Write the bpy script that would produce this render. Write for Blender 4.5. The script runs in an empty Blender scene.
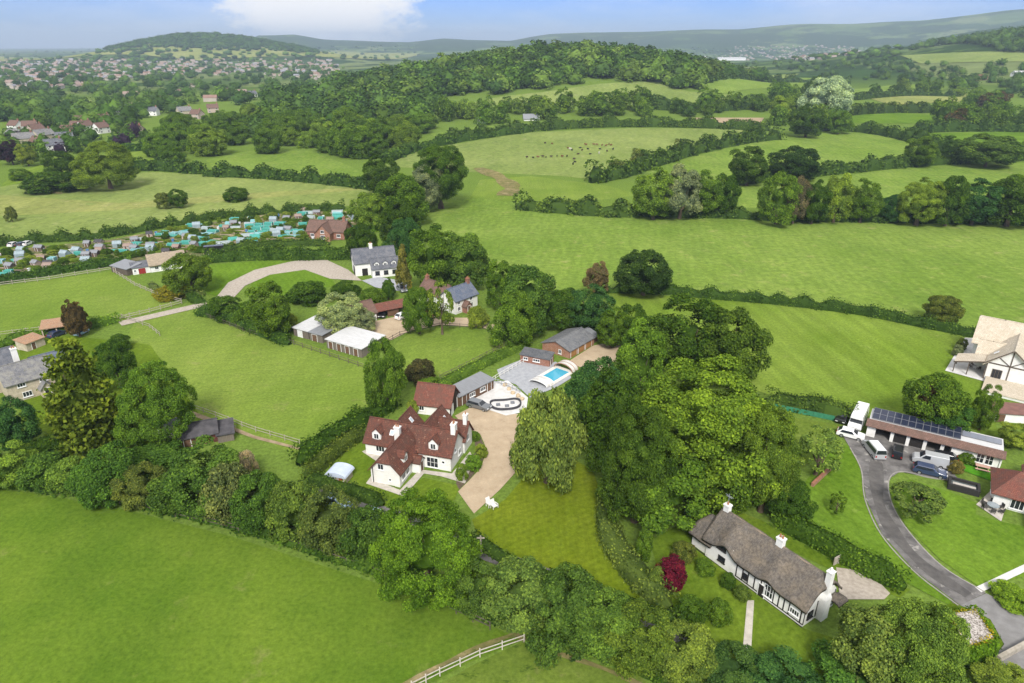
import bpy, bmesh, math, random
import numpy as np
from mathutils import Vector
R = math.radians
scene = bpy.context.scene
COL = scene.collection
EYE = 60.0                                   # metres above the near fields
PITCH = R(23.5)
FPX = 24 / 36 * 1024

# ------------------------------------------------------------------ terrain
def _sm(a, b, x):
    t = np.clip((x - a) / (b - a), 0, 1)
    return t * t * (3 - 2 * t)
def _g(x, y, cx, cy, sx, sy, h):
    return h * np.exp(-((x - cx) / sx) ** 2 / 2 - ((y - cy) / sy) ** 2 / 2)
AZ = lambda px: math.atan((px - 512) / FPX / math.cos(PITCH))
RIDGE_A = [(-900, 0), (60, 0), (230, 20), (285, 72), (300, 122), (330, 128), (352, 96), (390, 90), (425, 84), (455, 108), (485, 92), (510, 84),
           (545, 138), (575, 152), (640, 172), (700, 170), (760, 196), (800, 200), (850, 190), (930, 210), (1100, 220), (1500, 200), (2200, 60)]
RIDGE_B = [(-900, 0), (760, 0), (800, 12), (850, 60), (880, 92), (920, 118), (955, 130), (990, 140), (1040, 145), (1200, 140), (1600, 120), (2200, 40)]
def _ridge(tab, az, r, r0, r1, r2):
    H = np.interp(az, [AZ(p) for p, _ in tab], [h for _, h in tab])
    return H * _sm(r0, r1, r) * (1 - 0.5 * _sm(r1, r2, r))
def hgt(x, y):
    x = np.asarray(x, float); y = np.asarray(y, float)
    r = np.hypot(x, y); az = np.arctan2(x, np.maximum(y, 1e-3))
    az = np.where(y > 0, az, np.sign(x) * 1.5)
    h = _g(x, y, 70, 900, 165, 165, 43)
    h = h + _g(x, y, 1150, 1480, 330, 520, 74) + _g(x, y, 1000, 1180, 170, 190, 30)
    h = h + _g(x, y, -1200, 2800, 185, 260, 58) + _g(x, y, -930, 2850, 210, 280, 50) + _g(x, y, -1450, 2850, 180, 220, 30)
    h = h + _ridge(RIDGE_A, az, r, 4300, 6300, 8500) + _ridge(RIDGE_B, az, r, 2500, 3900, 5200)
    rough = np.sin(x * .0031 + 1.3) * np.sin(y * .0023 + .4) + .5 * np.sin(x * .0083 + y * .004) * np.sin(y * .0071)
    h = h * (1 + .05 * rough) + 2.0 * rough * _sm(600, 1500, r)
    return h * _sm(330, 460, r)
def gz(x, y): return float(hgt(x, y))
def ray(px, py):
    u = (px - 512) / FPX; v = (341.5 - py) / FPX
    return Vector((u, math.cos(PITCH) + v * math.sin(PITCH), -math.sin(PITCH) + v * math.cos(PITCH)))
def at(px, py, z=0.0):
    """a pixel of the survey photograph as a point at height z over flat ground"""
    d = ray(px, py); t = (z - EYE) / d.z
    return Vector((d.x * t, d.y * t, z))
def G(px, py):
    """a pixel as a point on the terrain"""
    d = ray(px, py)
    if d.z < 0:
        t = -EYE / d.z
        if t * math.hypot(d.x, d.y) < 330: return Vector((d.x * t, d.y * t, 0))
    return march(d, 0.0)
_T = 300.0 * 1.003 ** np.arange(1285)
def march(d, lift):
    k = np.nonzero(hgt(d.x * _T, d.y * _T) + lift > EYE + d.z * _T)[0]; k = int(k[0]) if len(k) else len(_T) - 1
    f = np.linspace(_T[max(k - 1, 0)], _T[k], 24); j = np.nonzero(hgt(d.x * f, d.y * f) + lift > EYE + d.z * f)[0]; t = float(f[j[0]]) if len(j) else float(f[-1])
    return Vector((d.x * t, d.y * t, gz(d.x * t, d.y * t)))

# ------------------------------------------------------------------ materials
MATS = {}
def _nt(name):
    m = bpy.data.materials.new(name); m.use_nodes = True
    nt = m.node_tree; nt.nodes.clear()
    out = nt.nodes.new('ShaderNodeOutputMaterial')
    return m, nt, out
def N(nt, t, **kw):
    n = nt.nodes.new(t)
    for k, v in kw.items():
        if k.startswith('i_'): n.inputs[k[2:].replace('_', ' ')].default_value = v
        else: setattr(n, k, v)
    return n
def ramp(nt, src, stops):
    n = nt.nodes.new('ShaderNodeValToRGB'); e = n.color_ramp.elements
    while len(e) < len(stops): e.new(.5)
    for k, (p, c) in enumerate(stops):
        e[k].position = p; e[k].color = (*c, 1) if len(c) == 3 else c
    nt.links.new(src, n.inputs[0]); return n.outputs[0]
def mixc(nt, fac, a, b, mode='MIX'):
    n = nt.nodes.new('ShaderNodeMix'); n.data_type = 'RGBA'; n.blend_type = mode
    for s, v in ((0, fac), (6, a), (7, b)):
        if isinstance(v, bpy.types.NodeSocket): nt.links.new(v, n.inputs[s])
        elif s == 0: n.inputs[0].default_value = v
        else: n.inputs[s].default_value = (*v, 1)
    return n.outputs[2]
def noise(nt, vec, scale, detail=3, rough=.6):
    n = N(nt, 'ShaderNodeTexNoise'); n.inputs['Scale'].default_value = scale
    n.inputs['Detail'].default_value = detail; n.inputs['Roughness'].default_value = rough
    if vec is not None: nt.links.new(vec, n.inputs['Vector'])
    return n.outputs['Fac']
def mapping(nt, vec, rot=0, scale=(1, 1, 1)):
    n = N(nt, 'ShaderNodeMapping'); n.inputs['Rotation'].default_value = (0, 0, rot); n.inputs['Scale'].default_value = scale
    nt.links.new(vec, n.inputs['Vector']); return n.outputs[0]
def math_(nt, op, a, b=0.0):
    n = N(nt, 'ShaderNodeMath', operation=op)
    for k, v in ((0, a), (1, b)):
        if isinstance(v, bpy.types.NodeSocket): nt.links.new(v, n.inputs[k])
        else: n.inputs[k].default_value = v
    return n.outputs[0]
def surf(name, c, c2=None, scale=1.0, rough=.8, spec=.3, bump=0, stretch=None, contrast=(.35, .65), metal=0, coord='Object', spots=None):
    """plain surface: two tones mixed by noise, optional spots of a third colour"""
    if name in MATS: return MATS[name]
    m, nt, out = _nt(name); b = N(nt, 'ShaderNodeBsdfPrincipled')
    tc = N(nt, 'ShaderNodeTexCoord'); v = tc.outputs[coord]
    if stretch: v = mapping(nt, v, 0, stretch)
    c2 = c2 or tuple(x * .75 for x in c)
    f = noise(nt, v, scale, 4, .65)
    colr = ramp(nt, f, [(contrast[0], c2), (contrast[1], c)])
    if spots:
        f2 = noise(nt, tc.outputs[coord], spots[1], 3, .6)
        colr = mixc(nt, ramp(nt, f2, [(spots[2], (0, 0, 0)), (spots[2] + .08, (1, 1, 1))]), colr, spots[0])
    nt.links.new(colr, b.inputs['Base Color'])
    b.inputs['Roughness'].default_value = rough; b.inputs['Specular IOR Level'].default_value = spec; b.inputs['Metallic'].default_value = metal
    if bump:
        bn = N(nt, 'ShaderNodeBump'); bn.inputs['Strength'].default_value = bump; bn.inputs['Distance'].default_value = .05
        nt.links.new(f, bn.inputs['Height']); nt.links.new(bn.outputs[0], b.inputs['Normal'])
    nt.links.new(b.outputs[0], out.inputs[0]); MATS[name] = m; return m
def roofmat(name, c, c2, c3, course=.28, tile=.22, moss=None):
    """tiled roof: courses across the slope, tile-to-tile tone, weathering; uses the UV laid along each slope in metres"""
    if name in MATS: return MATS[name]
    m, nt, out = _nt(name); b = N(nt, 'ShaderNodeBsdfPrincipled')
    uv = N(nt, 'ShaderNodeUVMap', uv_map='slope').outputs[0]
    br = N(nt, 'ShaderNodeTexBrick'); nt.links.new(uv, br.inputs['Vector'])
    br.inputs['Scale'].default_value = 1.0; br.inputs['Brick Width'].default_value = tile; br.inputs['Row Height'].default_value = course
    br.inputs['Mortar Size'].default_value = .012; br.inputs['Bias'].default_value = 0
    br.inputs['Color1'].default_value = (*c, 1); br.inputs['Color2'].default_value = (*c2, 1); br.inputs['Mortar'].default_value = (*[x * .35 for x in c2], 1)
    tc = N(nt, 'ShaderNodeTexCoord').outputs['Object']
    f = noise(nt, tc, .9, 5, .7)
    colr = mixc(nt, ramp(nt, f, [(.42, (0, 0, 0)), (.68, (1, 1, 1))]), br.outputs['Color'], c3)
    if moss:
        f2 = noise(nt, tc, 2.3, 4, .7)
        colr = mixc(nt, ramp(nt, f2, [(.6, (0, 0, 0)), (.7, (1, 1, 1))]), colr, moss)
    nt.links.new(colr, b.inputs['Base Color']); b.inputs['Roughness'].default_value = .85; b.inputs['Specular IOR Level'].default_value = .2
    bn = N(nt, 'ShaderNodeBump'); bn.inputs['Strength'].default_value = .5; bn.inputs['Distance'].default_value = .03
    nt.links.new(br.outputs['Fac'], bn.inputs['Height']); bn.invert = True; nt.links.new(bn.outputs[0], b.inputs['Normal'])
    nt.links.new(b.outputs[0], out.inputs[0]); MATS[name] = m; return m
def brickmat(name, c, c2, mortar, scale=1.0):
    if name in MATS: return MATS[name]
    m, nt, out = _nt(name); b = N(nt, 'ShaderNodeBsdfPrincipled')
    tc = N(nt, 'ShaderNodeTexCoord').outputs['Object']
    sx = N(nt, 'ShaderNodeSeparateXYZ'); nt.links.new(tc, sx.inputs[0])
    cx = N(nt, 'ShaderNodeCombineXYZ'); nt.links.new(math_(nt, 'ADD', sx.outputs[0], sx.outputs[1]), cx.inputs[0]); nt.links.new(sx.outputs[2], cx.inputs[1])
    br = N(nt, 'ShaderNodeTexBrick'); nt.links.new(cx.outputs[0], br.inputs['Vector'])
    br.inputs['Scale'].default_value = 1; br.inputs['Brick Width'].default_value = .23 * scale; br.inputs['Row Height'].default_value = .08 * scale
    br.inputs['Mortar Size'].default_value = .01; br.inputs['Color1'].default_value = (*c, 1); br.inputs['Color2'].default_value = (*c2, 1); br.inputs['Mortar'].default_value = (*mortar, 1)
    f = noise(nt, tc, 1.1, 4, .7)
    colr = mixc(nt, ramp(nt, f, [(.4, (0, 0, 0)), (.75, (1, 1, 1))]), br.outputs['Color'], tuple(x * .6 for x in c))
    nt.links.new(colr, b.inputs['Base Color']); b.inputs['Roughness'].default_value = .9
    nt.links.new(b.outputs[0], out.inputs[0]); MATS[name] = m; return m
def grass(name, c1, c2, c3=(.05, .11, .012), dry=(.2, .2, .06), streak=None, big=.03, dryness=.62, patch=.64, fine=1.7):
    """turf: fine tufts, medium mottling, broad drifts, darker clumps and drier patches; optional mown/drilled lines (angle, spacing, amount)"""
    if name in MATS: return MATS[name]
    m, nt, out = _nt(name); b = N(nt, 'ShaderNodeBsdfDiffuse')
    pos = N(nt, 'ShaderNodeNewGeometry').outputs['Position']
    f1 = noise(nt, pos, big, 4, .65)
    colr = ramp(nt, f1, [(.36, c1), (.64, c2)])
    f2 = noise(nt, pos, .16, 5, .72)
    colr = mixc(nt, ramp(nt, f2, [(dryness, (0, 0, 0)), (dryness + .13, (.75,) * 3)]), colr, dry)
    f3 = noise(nt, mapping(nt, pos, .5, (1, 2.2, 1)), .23, 5, .75)
    colr = mixc(nt, ramp(nt, f3, [(patch, (0, 0, 0)), (patch + .07, (.8,) * 3)]), colr, c3)
    f4 = noise(nt, pos, fine, 6, .82)
    colr = mixc(nt, 1.0, colr, ramp(nt, f4, [(.34, (.68, .71, .64)), (.66, (1.3, 1.27, 1.22))]), 'MULTIPLY')
    f6 = noise(nt, mapping(nt, pos, 1.1, (1, .5, 1)), .055, 6, .78)
    colr = mixc(nt, 1.0, colr, ramp(nt, f6, [(.32, (.84, .86, .83)), (.68, (1.15, 1.1, 1.06))]), 'MULTIPLY')
    if streak:
        ang, sp, amt = streak
        w = N(nt, 'ShaderNodeTexWave', wave_type='BANDS', bands_direction='X')
        w.inputs['Scale'].default_value = .314 / sp; w.inputs['Distortion'].default_value = 3.5; w.inputs['Detail'].default_value = 3; w.inputs['Detail Scale'].default_value = .25
        nt.links.new(mapping(nt, pos, R(ang)), w.inputs['Vector'])
        colr = mixc(nt, 1.0, colr, ramp(nt, w.outputs['Fac'], [(.25, (1 - amt * .45,) * 3), (.75, (1 + amt * .45,) * 3)]), 'MULTIPLY')
        f5 = noise(nt, mapping(nt, pos, R(ang), (1, .06, 1)), 1.1 / sp, 3, .7)
        colr = mixc(nt, 1.0, colr, ramp(nt, f5, [(.35, (1 - amt,) * 3), (.65, (1 + amt,) * 3)]), 'MULTIPLY')
    nt.links.new(colr, b.inputs['Color'])
    nt.links.new(b.outputs[0], out.inputs[0]); MATS[name] = m; return m
def foliage_mat():
    m, nt, out = _nt('foliage')
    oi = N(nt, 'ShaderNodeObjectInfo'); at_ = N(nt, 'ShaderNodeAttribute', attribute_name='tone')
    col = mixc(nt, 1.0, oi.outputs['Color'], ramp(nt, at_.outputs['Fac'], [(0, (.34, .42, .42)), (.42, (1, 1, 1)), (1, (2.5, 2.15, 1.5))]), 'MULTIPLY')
    d = N(nt, 'ShaderNodeBsdfDiffuse'); t = N(nt, 'ShaderNodeBsdfTranslucent'); mx = N(nt, 'ShaderNodeMixShader'); mx.inputs[0].default_value = .3
    nt.links.new(col, d.inputs[0]); nt.links.new(mixc(nt, 1.0, col, (1.2, 1.25, .6), 'MULTIPLY'), t.inputs[0])
    nt.links.new(d.outputs[0], mx.inputs[1]); nt.links.new(t.outputs[0], mx.inputs[2]); nt.links.new(mx.outputs[0], out.inputs[0])
    return m
FOL = foliage_mat()
BARK = surf('bark', (.16, .12, .085), (.07, .05, .035), 6, .95, .1, .4)

# ------------------------------------------------------------------ objects
def tag(o, label=None, cat=None, group=None, kind=None):
    if label: o['label'] = label
    if cat: o['category'] = cat
    if group: o['group'] = group
    if kind: o['kind'] = kind
    return o
def link(name, mesh, parent=None, mat=None):
    o = bpy.data.objects.new(name, mesh); COL.objects.link(o)
    if parent is not None: o.parent = parent
    if mat is not None: mesh.materials.append(mat)
    return o
def empty(name, loc, rz=0, label=None, cat=None, group=None):
    o = bpy.data.objects.new(name, None); COL.objects.link(o)
    o.location = loc; o.rotation_euler = (0, 0, rz); o.empty_display_size = .5
    return tag(o, label, cat, group)
def copy_tree(o, parent=None):
    c = o.copy(); COL.objects.link(c)
    if parent is not None: c.parent = parent
    for ch in list(o.children): copy_tree(ch, c)
    return c

class MB:
    """collects shapes and links them as ONE mesh object"""
    def __init__(s): s.v = []; s.f = []; s.uv = {}
    def poly(s, pts, uv=None):
        b = len(s.v); s.v += [tuple(p) for p in pts]; s.f.append(tuple(range(b, b + len(pts))))
        if uv: s.uv[len(s.f) - 1] = uv
        return s
    def box(s, x0, x1, y0, y1, z0, z1):
        b = len(s.v)
        s.v += [(x0, y0, z0), (x1, y0, z0), (x1, y1, z0), (x0, y1, z0), (x0, y0, z1), (x1, y0, z1), (x1, y1, z1), (x0, y1, z1)]
        s.f += [tuple(b + k for k in q) for q in ((0, 3, 2, 1), (4, 5, 6, 7), (0, 1, 5, 4), (1, 2, 6, 5), (2, 3, 7, 6), (3, 0, 4, 7))]
        return s
    def prism(s, pts, z0, z1):
        """polygon (ccw seen from above) pulled from z0 to z1"""
        n = len(pts); b = len(s.v)
        s.v += [(p[0], p[1], z0) for p in pts] + [(p[0], p[1], z1) for p in pts]
        s.f.append(tuple(b + k for k in reversed(range(n)))); s.f.append(tuple(b + n + k for k in range(n)))
        for k in range(n): s.f.append((b + k, b + (k + 1) % n, b + n + (k + 1) % n, b + n + k))
        return s
    def hull(s, a, c):
        """two equal polygons joined (loft)"""
        n = len(a); b = len(s.v); s.v += [tuple(p) for p in a] + [tuple(p) for p in c]
        s.f.append(tuple(b + k for k in reversed(range(n)))); s.f.append(tuple(b + n + k for k in range(n)))
        for k in range(n): s.f.append((b + k, b + (k + 1) % n, b + n + (k + 1) % n, b + n + k))
        return s
    def tube(s, p0, p1, r0, r1=None, n=8):
        r1 = r0 if r1 is None else r1
        p0 = Vector(p0); p1 = Vector(p1); d = (p1 - p0).normalized()
        a = d.orthogonal().normalized(); c = d.cross(a)
        ring = lambda p, r: [p + (a * math.cos(2 * math.pi * k / n) + c * math.sin(2 * math.pi * k / n)) * r for k in range(n)]
        return s.hull(ring(p0, r0), ring(p1, r1))
    def build(s, name, mat=None, parent=None, loc=None, rot=None, smooth=False, bevel=0):
        me = bpy.data.meshes.new(name); me.from_pydata(s.v, [], s.f)
        if s.uv:
            lay = me.uv_layers.new(name='slope')
            for k, p in enumerate(me.polygons):
                u = s.uv.get(k)
                if u:
                    for j, li in enumerate(p.loop_indices): lay.data[li].uv = u[j]
        if smooth: me.polygons.foreach_set('use_smooth', [True] * len(me.polygons))
        me.update(); o = link(name, me, parent, mat)
        if loc is not None: o.location = loc
        if rot is not None: o.rotation_euler = rot
        if bevel:
            md = o.modifiers.new('edge', 'BEVEL'); md.width = bevel; md.segments = 2; md.limit_method = 'ANGLE'
        return o

LAYER = [0]
def sheet(name, pix, mat, label=None, world=False, lift=None, z=None):
    """a ground surface from its outline, draped over the terrain a little above the layer below"""
    pts = [Vector(p) if world else G(*p) for p in pix]
    LAYER[0] += 1; off = .01 + .002 * LAYER[0] if lift is None else lift
    bm = bmesh.new(); vs = [bm.verts.new((p.x, p.y, 0)) for p in pts]
    f = bm.faces.new(vs)
    if f.normal.z < 0: f.normal_flip()
    bm.normal_update()
    rr = [math.hypot(p.x, p.y) for p in pts]
    if max(rr) > 320:
        step = 14 if max(rr) < 1100 else 40
        for ax in (0, 1):
            lo = min(p[ax] for p in pts); hi = max(p[ax] for p in pts); c = lo + step
            while c < hi:
                no = [0, 0, 0]; no[ax] = 1; co = [0, 0, 0]; co[ax] = c
                bmesh.ops.bisect_plane(bm, geom=bm.verts[:] + bm.edges[:] + bm.faces[:], plane_co=co, plane_no=no); c += step
    bmesh.ops.triangulate(bm, faces=bm.faces[:])
    for v in bm.verts:
        r = math.hypot(v.co.x, v.co.y)
        v.co.z = gz(v.co.x, v.co.y) + off + max(0, r - 330) * .0007
    bm.normal_update()
    for f in bm.faces:
        if f.normal.z < 0: f.normal_flip()
    me = bpy.data.meshes.new(name); bm.to_mesh(me); bm.free()
    o = link(name, me, None, mat); o['kind'] = 'structure'
    if label: o['label'] = label
    return o
def smooth_line(pts, n=6):
    """Catmull-Rom through points"""
    out = []; P = [Vector(p) for p in pts]; P = [P[0] * 2 - P[1]] + P + [P[-1] * 2 - P[-2]]
    for i in range(1, len(P) - 2):
        for k in range(n):
            t = k / n; a, b, c, d = P[i - 1:i + 3]
            out.append(.5 * ((2 * b) + (c - a) * t + (2 * a - 5 * b + 4 * c - d) * t * t + (3 * b - a - 3 * c + d) * t ** 3))
    out.append(P[-2]); return out
def ribbon(line, w):
    """outline of a strip of width w along a line of points"""
    L = []; Rr = []
    for i, p in enumerate(line):
        a = line[max(0, i - 1)]; b = line[min(len(line) - 1, i + 1)]
        d = (b - a); d.z = 0; d.normalize(); n = Vector((-d.y, d.x, 0))
        ww = w(i / (len(line) - 1)) if callable(w) else w
        L.append(p + n * ww / 2); Rr.append(p - n * ww / 2)
    return L + Rr[::-1]
EXPOSURE = .86
SKY_TINT = [(0, (.42, .52, .86)), (.025, (.34, .48, .9)), (.06, (.26, .41, .9)), (.3, (.6, .7, .95)), (.6, (1, 1, 1))]
CLOUD = (6.3, 6.2, 6.2)
HAZE_COL = (.68, .83, 1, 1)
HAZE_D = 1.3e-4
# ------------------------------------------------------------------ camera, sky, sun, air
cam = bpy.data.cameras.new('camera'); co = bpy.data.objects.new('camera', cam); COL.objects.link(co)
cam.lens = 24; cam.sensor_width = 36; cam.clip_start = 1; cam.clip_end = 40000
co.location = (0, 0, EYE); co.rotation_euler = (R(90) - PITCH, 0, 0); scene.camera = co
SUN_EL, SUN_AZ = R(44), R(182)                # azimuth clockwise from straight ahead
sd = Vector((math.sin(SUN_AZ) * math.cos(SUN_EL), math.cos(SUN_AZ) * math.cos(SUN_EL), math.sin(SUN_EL)))
sl = bpy.data.lights.new('sun', 'SUN'); sl.energy = 2.7; sl.angle = R(16); sl.color = (1, .96, .9)
so = bpy.data.objects.new('sun', sl); COL.objects.link(so); so.rotation_euler = sd.to_track_quat('Z', 'Y').to_euler(); so.location = (60, 20, 200)
w = bpy.data.worlds.new('World'); scene.world = w; w.use_nodes = True
nt = w.node_tree; nt.nodes.clear()
wo = nt.nodes.new('ShaderNodeOutputWorld'); bg = nt.nodes.new('ShaderNodeBackground')
sky = N(nt, 'ShaderNodeTexSky', sky_type='NISHITA', sun_disc=False, sun_elevation=SUN_EL, sun_rotation=SUN_AZ, air_density=1.0, dust_density=.6, ozone_density=3.0, altitude=100)
tc = N(nt, 'ShaderNodeTexCoord').outputs['Generated']
sp = N(nt, 'ShaderNodeSeparateXYZ'); nt.links.new(tc, sp.inputs[0])
# thin cloud: soft streaks low down, a brighter bank over the hills, broken cloud overhead
cm = mapping(nt, tc, 0, (1, 1, 4.5))
f = noise(nt, cm, 3.1, 7, .6)
cl = ramp(nt, f, [(.46, (0, 0, 0)), (.72, (1, 1, 1))])
bank = N(nt, 'ShaderNodeVectorMath', operation='DISTANCE'); nt.links.new(mapping(nt, tc, 0, (1, 1, 2.6)), bank.inputs[0])
bd = Vector((ray(318, 10))).normalized(); bank.inputs[1].default_value = (bd.x, bd.y, bd.z * 2.6)
f2 = noise(nt, mapping(nt, tc, 0, (1, 1, 2)), 17, 8, .7)
bk = math_(nt, 'SUBTRACT', math_(nt, 'ADD', math_(nt, 'MULTIPLY', f2, .16), .105), bank.outputs['Value'])
bkc = ramp(nt, bk, [(.055, (0, 0, 0)), (.08, (.8,) * 3), (.105, (1,) * 3)])
over = ramp(nt, sp.outputs[2], [(.1, (0, 0, 0)), (.4, (.9,) * 3)])   # high overcast above the clear strip
cov = math_(nt, 'MAXIMUM', math_(nt, 'MAXIMUM', math_(nt, 'MULTIPLY', cl, .42), over), bkc)
skc = mixc(nt, 1.0, sky.outputs[0], ramp(nt, sp.outputs[2], SKY_TINT), 'MULTIPLY')
colr = mixc(nt, cov, skc, CLOUD)
nt.links.new(colr, bg.inputs[0]); bg.inputs[1].default_value = .1
nt.links.new(bg.outputs[0], wo.inputs[0])
vs = scene.view_settings; vs.view_transform = 'Standard'; vs.look = 'None'; vs.gamma = 1; vs.exposure = EXPOSURE; vs.use_curve_mapping = False
cy = scene.cycles; cy.max_bounces = 4; cy.diffuse_bounces = 3; cy.glossy_bounces = 2; cy.transmission_bounces = 3; cy.transparent_max_bounces = 4; cy.volume_bounces = 0
cy.use_denoising = True; cy.denoiser = 'OPENIMAGEDENOISE'; cy.use_adaptive_sampling = True; cy.adaptive_threshold = .02
cy.caustics_reflective = False; cy.caustics_refractive = False; cy.sample_clamp_indirect = 6

def build_haze():
    hb = MB().box(-14500, 14500, -2500, 14500, -6, 262).build('haze')
    m, nt, out = _nt('haze'); pv = N(nt, 'ShaderNodeVolumePrincipled')
    pv.inputs['Color'].default_value = HAZE_COL; pv.inputs['Density'].default_value = HAZE_D; pv.inputs['Anisotropy'].default_value = .2
    nt.links.new(pv.outputs[0], out.inputs['Volume']); hb.data.materials.append(m)
    tag(hb, 'pale blue haze thickening towards the distant hills', 'haze', kind='stuff')

# ------------------------------------------------------------------ ground, one sheet to the horizon
def build_ground():
    rs = [0, 25, 60, 110, 170, 240, 330]
    while rs[-1] < 13900: rs.append(rs[-1] * 1.022 + 1)
    az = list(np.radians(np.concatenate([np.arange(-180, -46, 6), np.arange(-46, 46.01, .3), np.arange(52, 180, 6)])))
    n = len(az); V = [(0, 0, 0)]
    rr, aa = np.meshgrid(rs[1:], az, indexing='ij'); X = rr * np.sin(aa); Y = rr * np.cos(aa); Z = hgt(X, Y)
    V += list(zip(X.ravel(), Y.ravel(), Z.ravel())); F = []
    for j in range(n): F.append((0, 1 + (j + 1) % n, 1 + j))
    for i in range(len(rs) - 2):
        a = 1 + i * n
        for j in range(n): F.append((a + j, a + (j + 1) % n, a + n + (j + 1) % n, a + n + j))
    me = bpy.data.meshes.new('ground'); me.from_pydata(V, [], F)
    me.polygons.foreach_set('use_smooth', [True] * len(me.polygons)); me.update()
    # countryside: a patchwork of pasture, hay and woodland cells far off, plain turf near
    m, nt, out = _nt('countryside'); b = N(nt, 'ShaderNodeBsdfDiffuse')
    pos = N(nt, 'ShaderNodeNewGeometry').outputs['Position']
    wv = N(nt, 'ShaderNodeTexNoise'); wv.inputs['Scale'].default_value = .002; nt.links.new(pos, wv.inputs['Vector'])
    add = N(nt, 'ShaderNodeVectorMath', operation='MULTIPLY_ADD'); nt.links.new(wv.outputs['Color'], add.inputs[0]); add.inputs[1].default_value = (160, 160, 0); nt.links.new(pos, add.inputs[2])
    flat = mapping(nt, add.outputs[0], .35, (1, .62, 0))
    vo = N(nt, 'ShaderNodeTexVoronoi', feature='F1', distance='CHEBYCHEV'); vo.inputs['Scale'].default_value = .0048; nt.links.new(flat, vo.inputs['Vector'])
    sc = N(nt, 'ShaderNodeSeparateColor'); nt.links.new(vo.outputs['Color'], sc.inputs[0])
    fld = ramp(nt, sc.outputs[0], [(0, (.04, .085, .02)), (.25, (.09, .15, .035)), (.5, (.13, .19, .055)), (.7, (.17, .215, .075)), (.85, (.05, .095, .025)), (1, (.22, .22, .1))])
    for n_ in nt.nodes:
        if n_.bl_idname == 'ShaderNodeValToRGB': n_.color_ramp.interpolation = 'CONSTANT'
    f1 = noise(nt, pos, .02, 5, .7)
    fld = mixc(nt, 1.0, fld, ramp(nt, f1, [(.3, (.55,) * 3), (.7, (1.0,) * 3)]), 'MULTIPLY')
    wd = noise(nt, pos, .0035, 6, .72)
    sz = N(nt, 'ShaderNodeSeparateXYZ'); nt.links.new(pos, sz.inputs[0])
    wood = mixc(nt, noise(nt, pos, .05, 3), (.012, .03, .008), (.04, .075, .018))
    up = math_(nt, 'MULTIPLY', math_(nt, 'SUBTRACT', math_(nt, 'MINIMUM', sz.outputs[2], 75), math_(nt, 'MULTIPLY', math_(nt, 'MAXIMUM', math_(nt, 'SUBTRACT', sz.outputs[2], 90), 0), .75)), .0014)
    wdf = math_(nt, 'ADD', wd, up)
    fld = mixc(nt, ramp(nt, wdf, [(.535, (0, 0, 0)), (.56, (1, 1, 1))]), fld, wood)
    turf = mixc(nt, noise(nt, pos, .09, 5, .7), (.1, .16, .024), (.145, .215, .04))
    turf = mixc(nt, 1.0, turf, ramp(nt, noise(nt, pos, 1.5, 3, .8), [(.3, (.6,) * 3), (.7, (1.3,) * 3)]), 'MULTIPLY')
    ln = N(nt, 'ShaderNodeVectorMath', operation='LENGTH'); nt.links.new(pos, ln.inputs[0])
    colr = mixc(nt, ramp(nt, math_(nt, 'MULTIPLY', ln.outputs['Value'], 1 / 2400), [(.4, (0, 0, 0)), (.55, (1, 1, 1))]), turf, fld)
    nt.links.new(colr, b.inputs[0]); nt.links.new(b.outputs[0], out.inputs[0])
    o = link('ground', me, None, m); o['kind'] = 'structure'; o['label'] = 'countryside of pasture and woods rolling to the hills'
build_ground()
build_haze()
# ------------------------------------------------------------------ plants
rng = np.random.default_rng(11)
def _unit(n, r=rng):
    v = r.normal(size=(n, 3)); return v / np.linalg.norm(v, axis=1, keepdims=True)
def leaf_mesh(name, C, Nn, size, tone, r=rng, core=None, aspect=1.0, up=None):
    """one quad per leaf spray at C facing Nn; core = (verts, faces) of the dark inner mass"""
    n = len(C); size = np.broadcast_to(size, (n,))[:, None]
    t = _unit(n, r) if up is None else np.tile(np.array(up, float), (n, 1)) + _unit(n, r) * .55
    a = np.cross(Nn, t); a /= np.linalg.norm(a, axis=1, keepdims=True) + 1e-9
    b = np.cross(a, Nn); b /= np.linalg.norm(b, axis=1, keepdims=True) + 1e-9
    k = r.uniform(.6, 1.25, (n, 4)) * .5
    q = np.stack([C + (a * k[:, :1] * 1.1) * size, C + (b * k[:, 1:2] * aspect) * size, C - (a * k[:, 2:3] * 1.1) * size, C - (b * k[:, 3:] * aspect) * size], 1).reshape(-1, 3)
    F = np.arange(4 * n).reshape(-1, 4); tn = np.asarray(tone, float)
    V = q; loops = F.ravel(); ls = np.arange(n) * 4; lt = np.full(n, 4)
    if core is not None:
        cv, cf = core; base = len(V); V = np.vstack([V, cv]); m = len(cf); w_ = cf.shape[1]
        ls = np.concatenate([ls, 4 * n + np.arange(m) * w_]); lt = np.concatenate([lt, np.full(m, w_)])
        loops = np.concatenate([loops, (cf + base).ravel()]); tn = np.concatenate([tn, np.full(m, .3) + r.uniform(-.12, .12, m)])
    me = bpy.data.meshes.new(name); me.vertices.add(len(V)); me.vertices.foreach_set('co', V.astype(np.float32).ravel())
    me.loops.add(len(loops)); me.loops.foreach_set('vertex_index', loops.astype(np.int32))
    me.polygons.add(len(ls)); me.polygons.foreach_set('loop_start', ls.astype(np.int32)); me.polygons.foreach_set('loop_total', lt.astype(np.int32))
    at_ = me.attributes.new('tone', 'FLOAT', 'FACE'); at_.data.foreach_set('value', tn.astype(np.float32))
    me.update(calc_edges=True); me.materials.append(FOL); return me
def _ico(sub):
    bm = bmesh.new(); bmesh.ops.create_icosphere(bm, subdivisions=sub, radius=1)
    v = np.array([x.co[:] for x in bm.verts]); f = np.array([[x.index for x in p.verts] for p in bm.faces]); bm.free(); return v, f
ICO1, ICO2, ICO3 = _ico(1), _ico(2), _ico(3)
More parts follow.
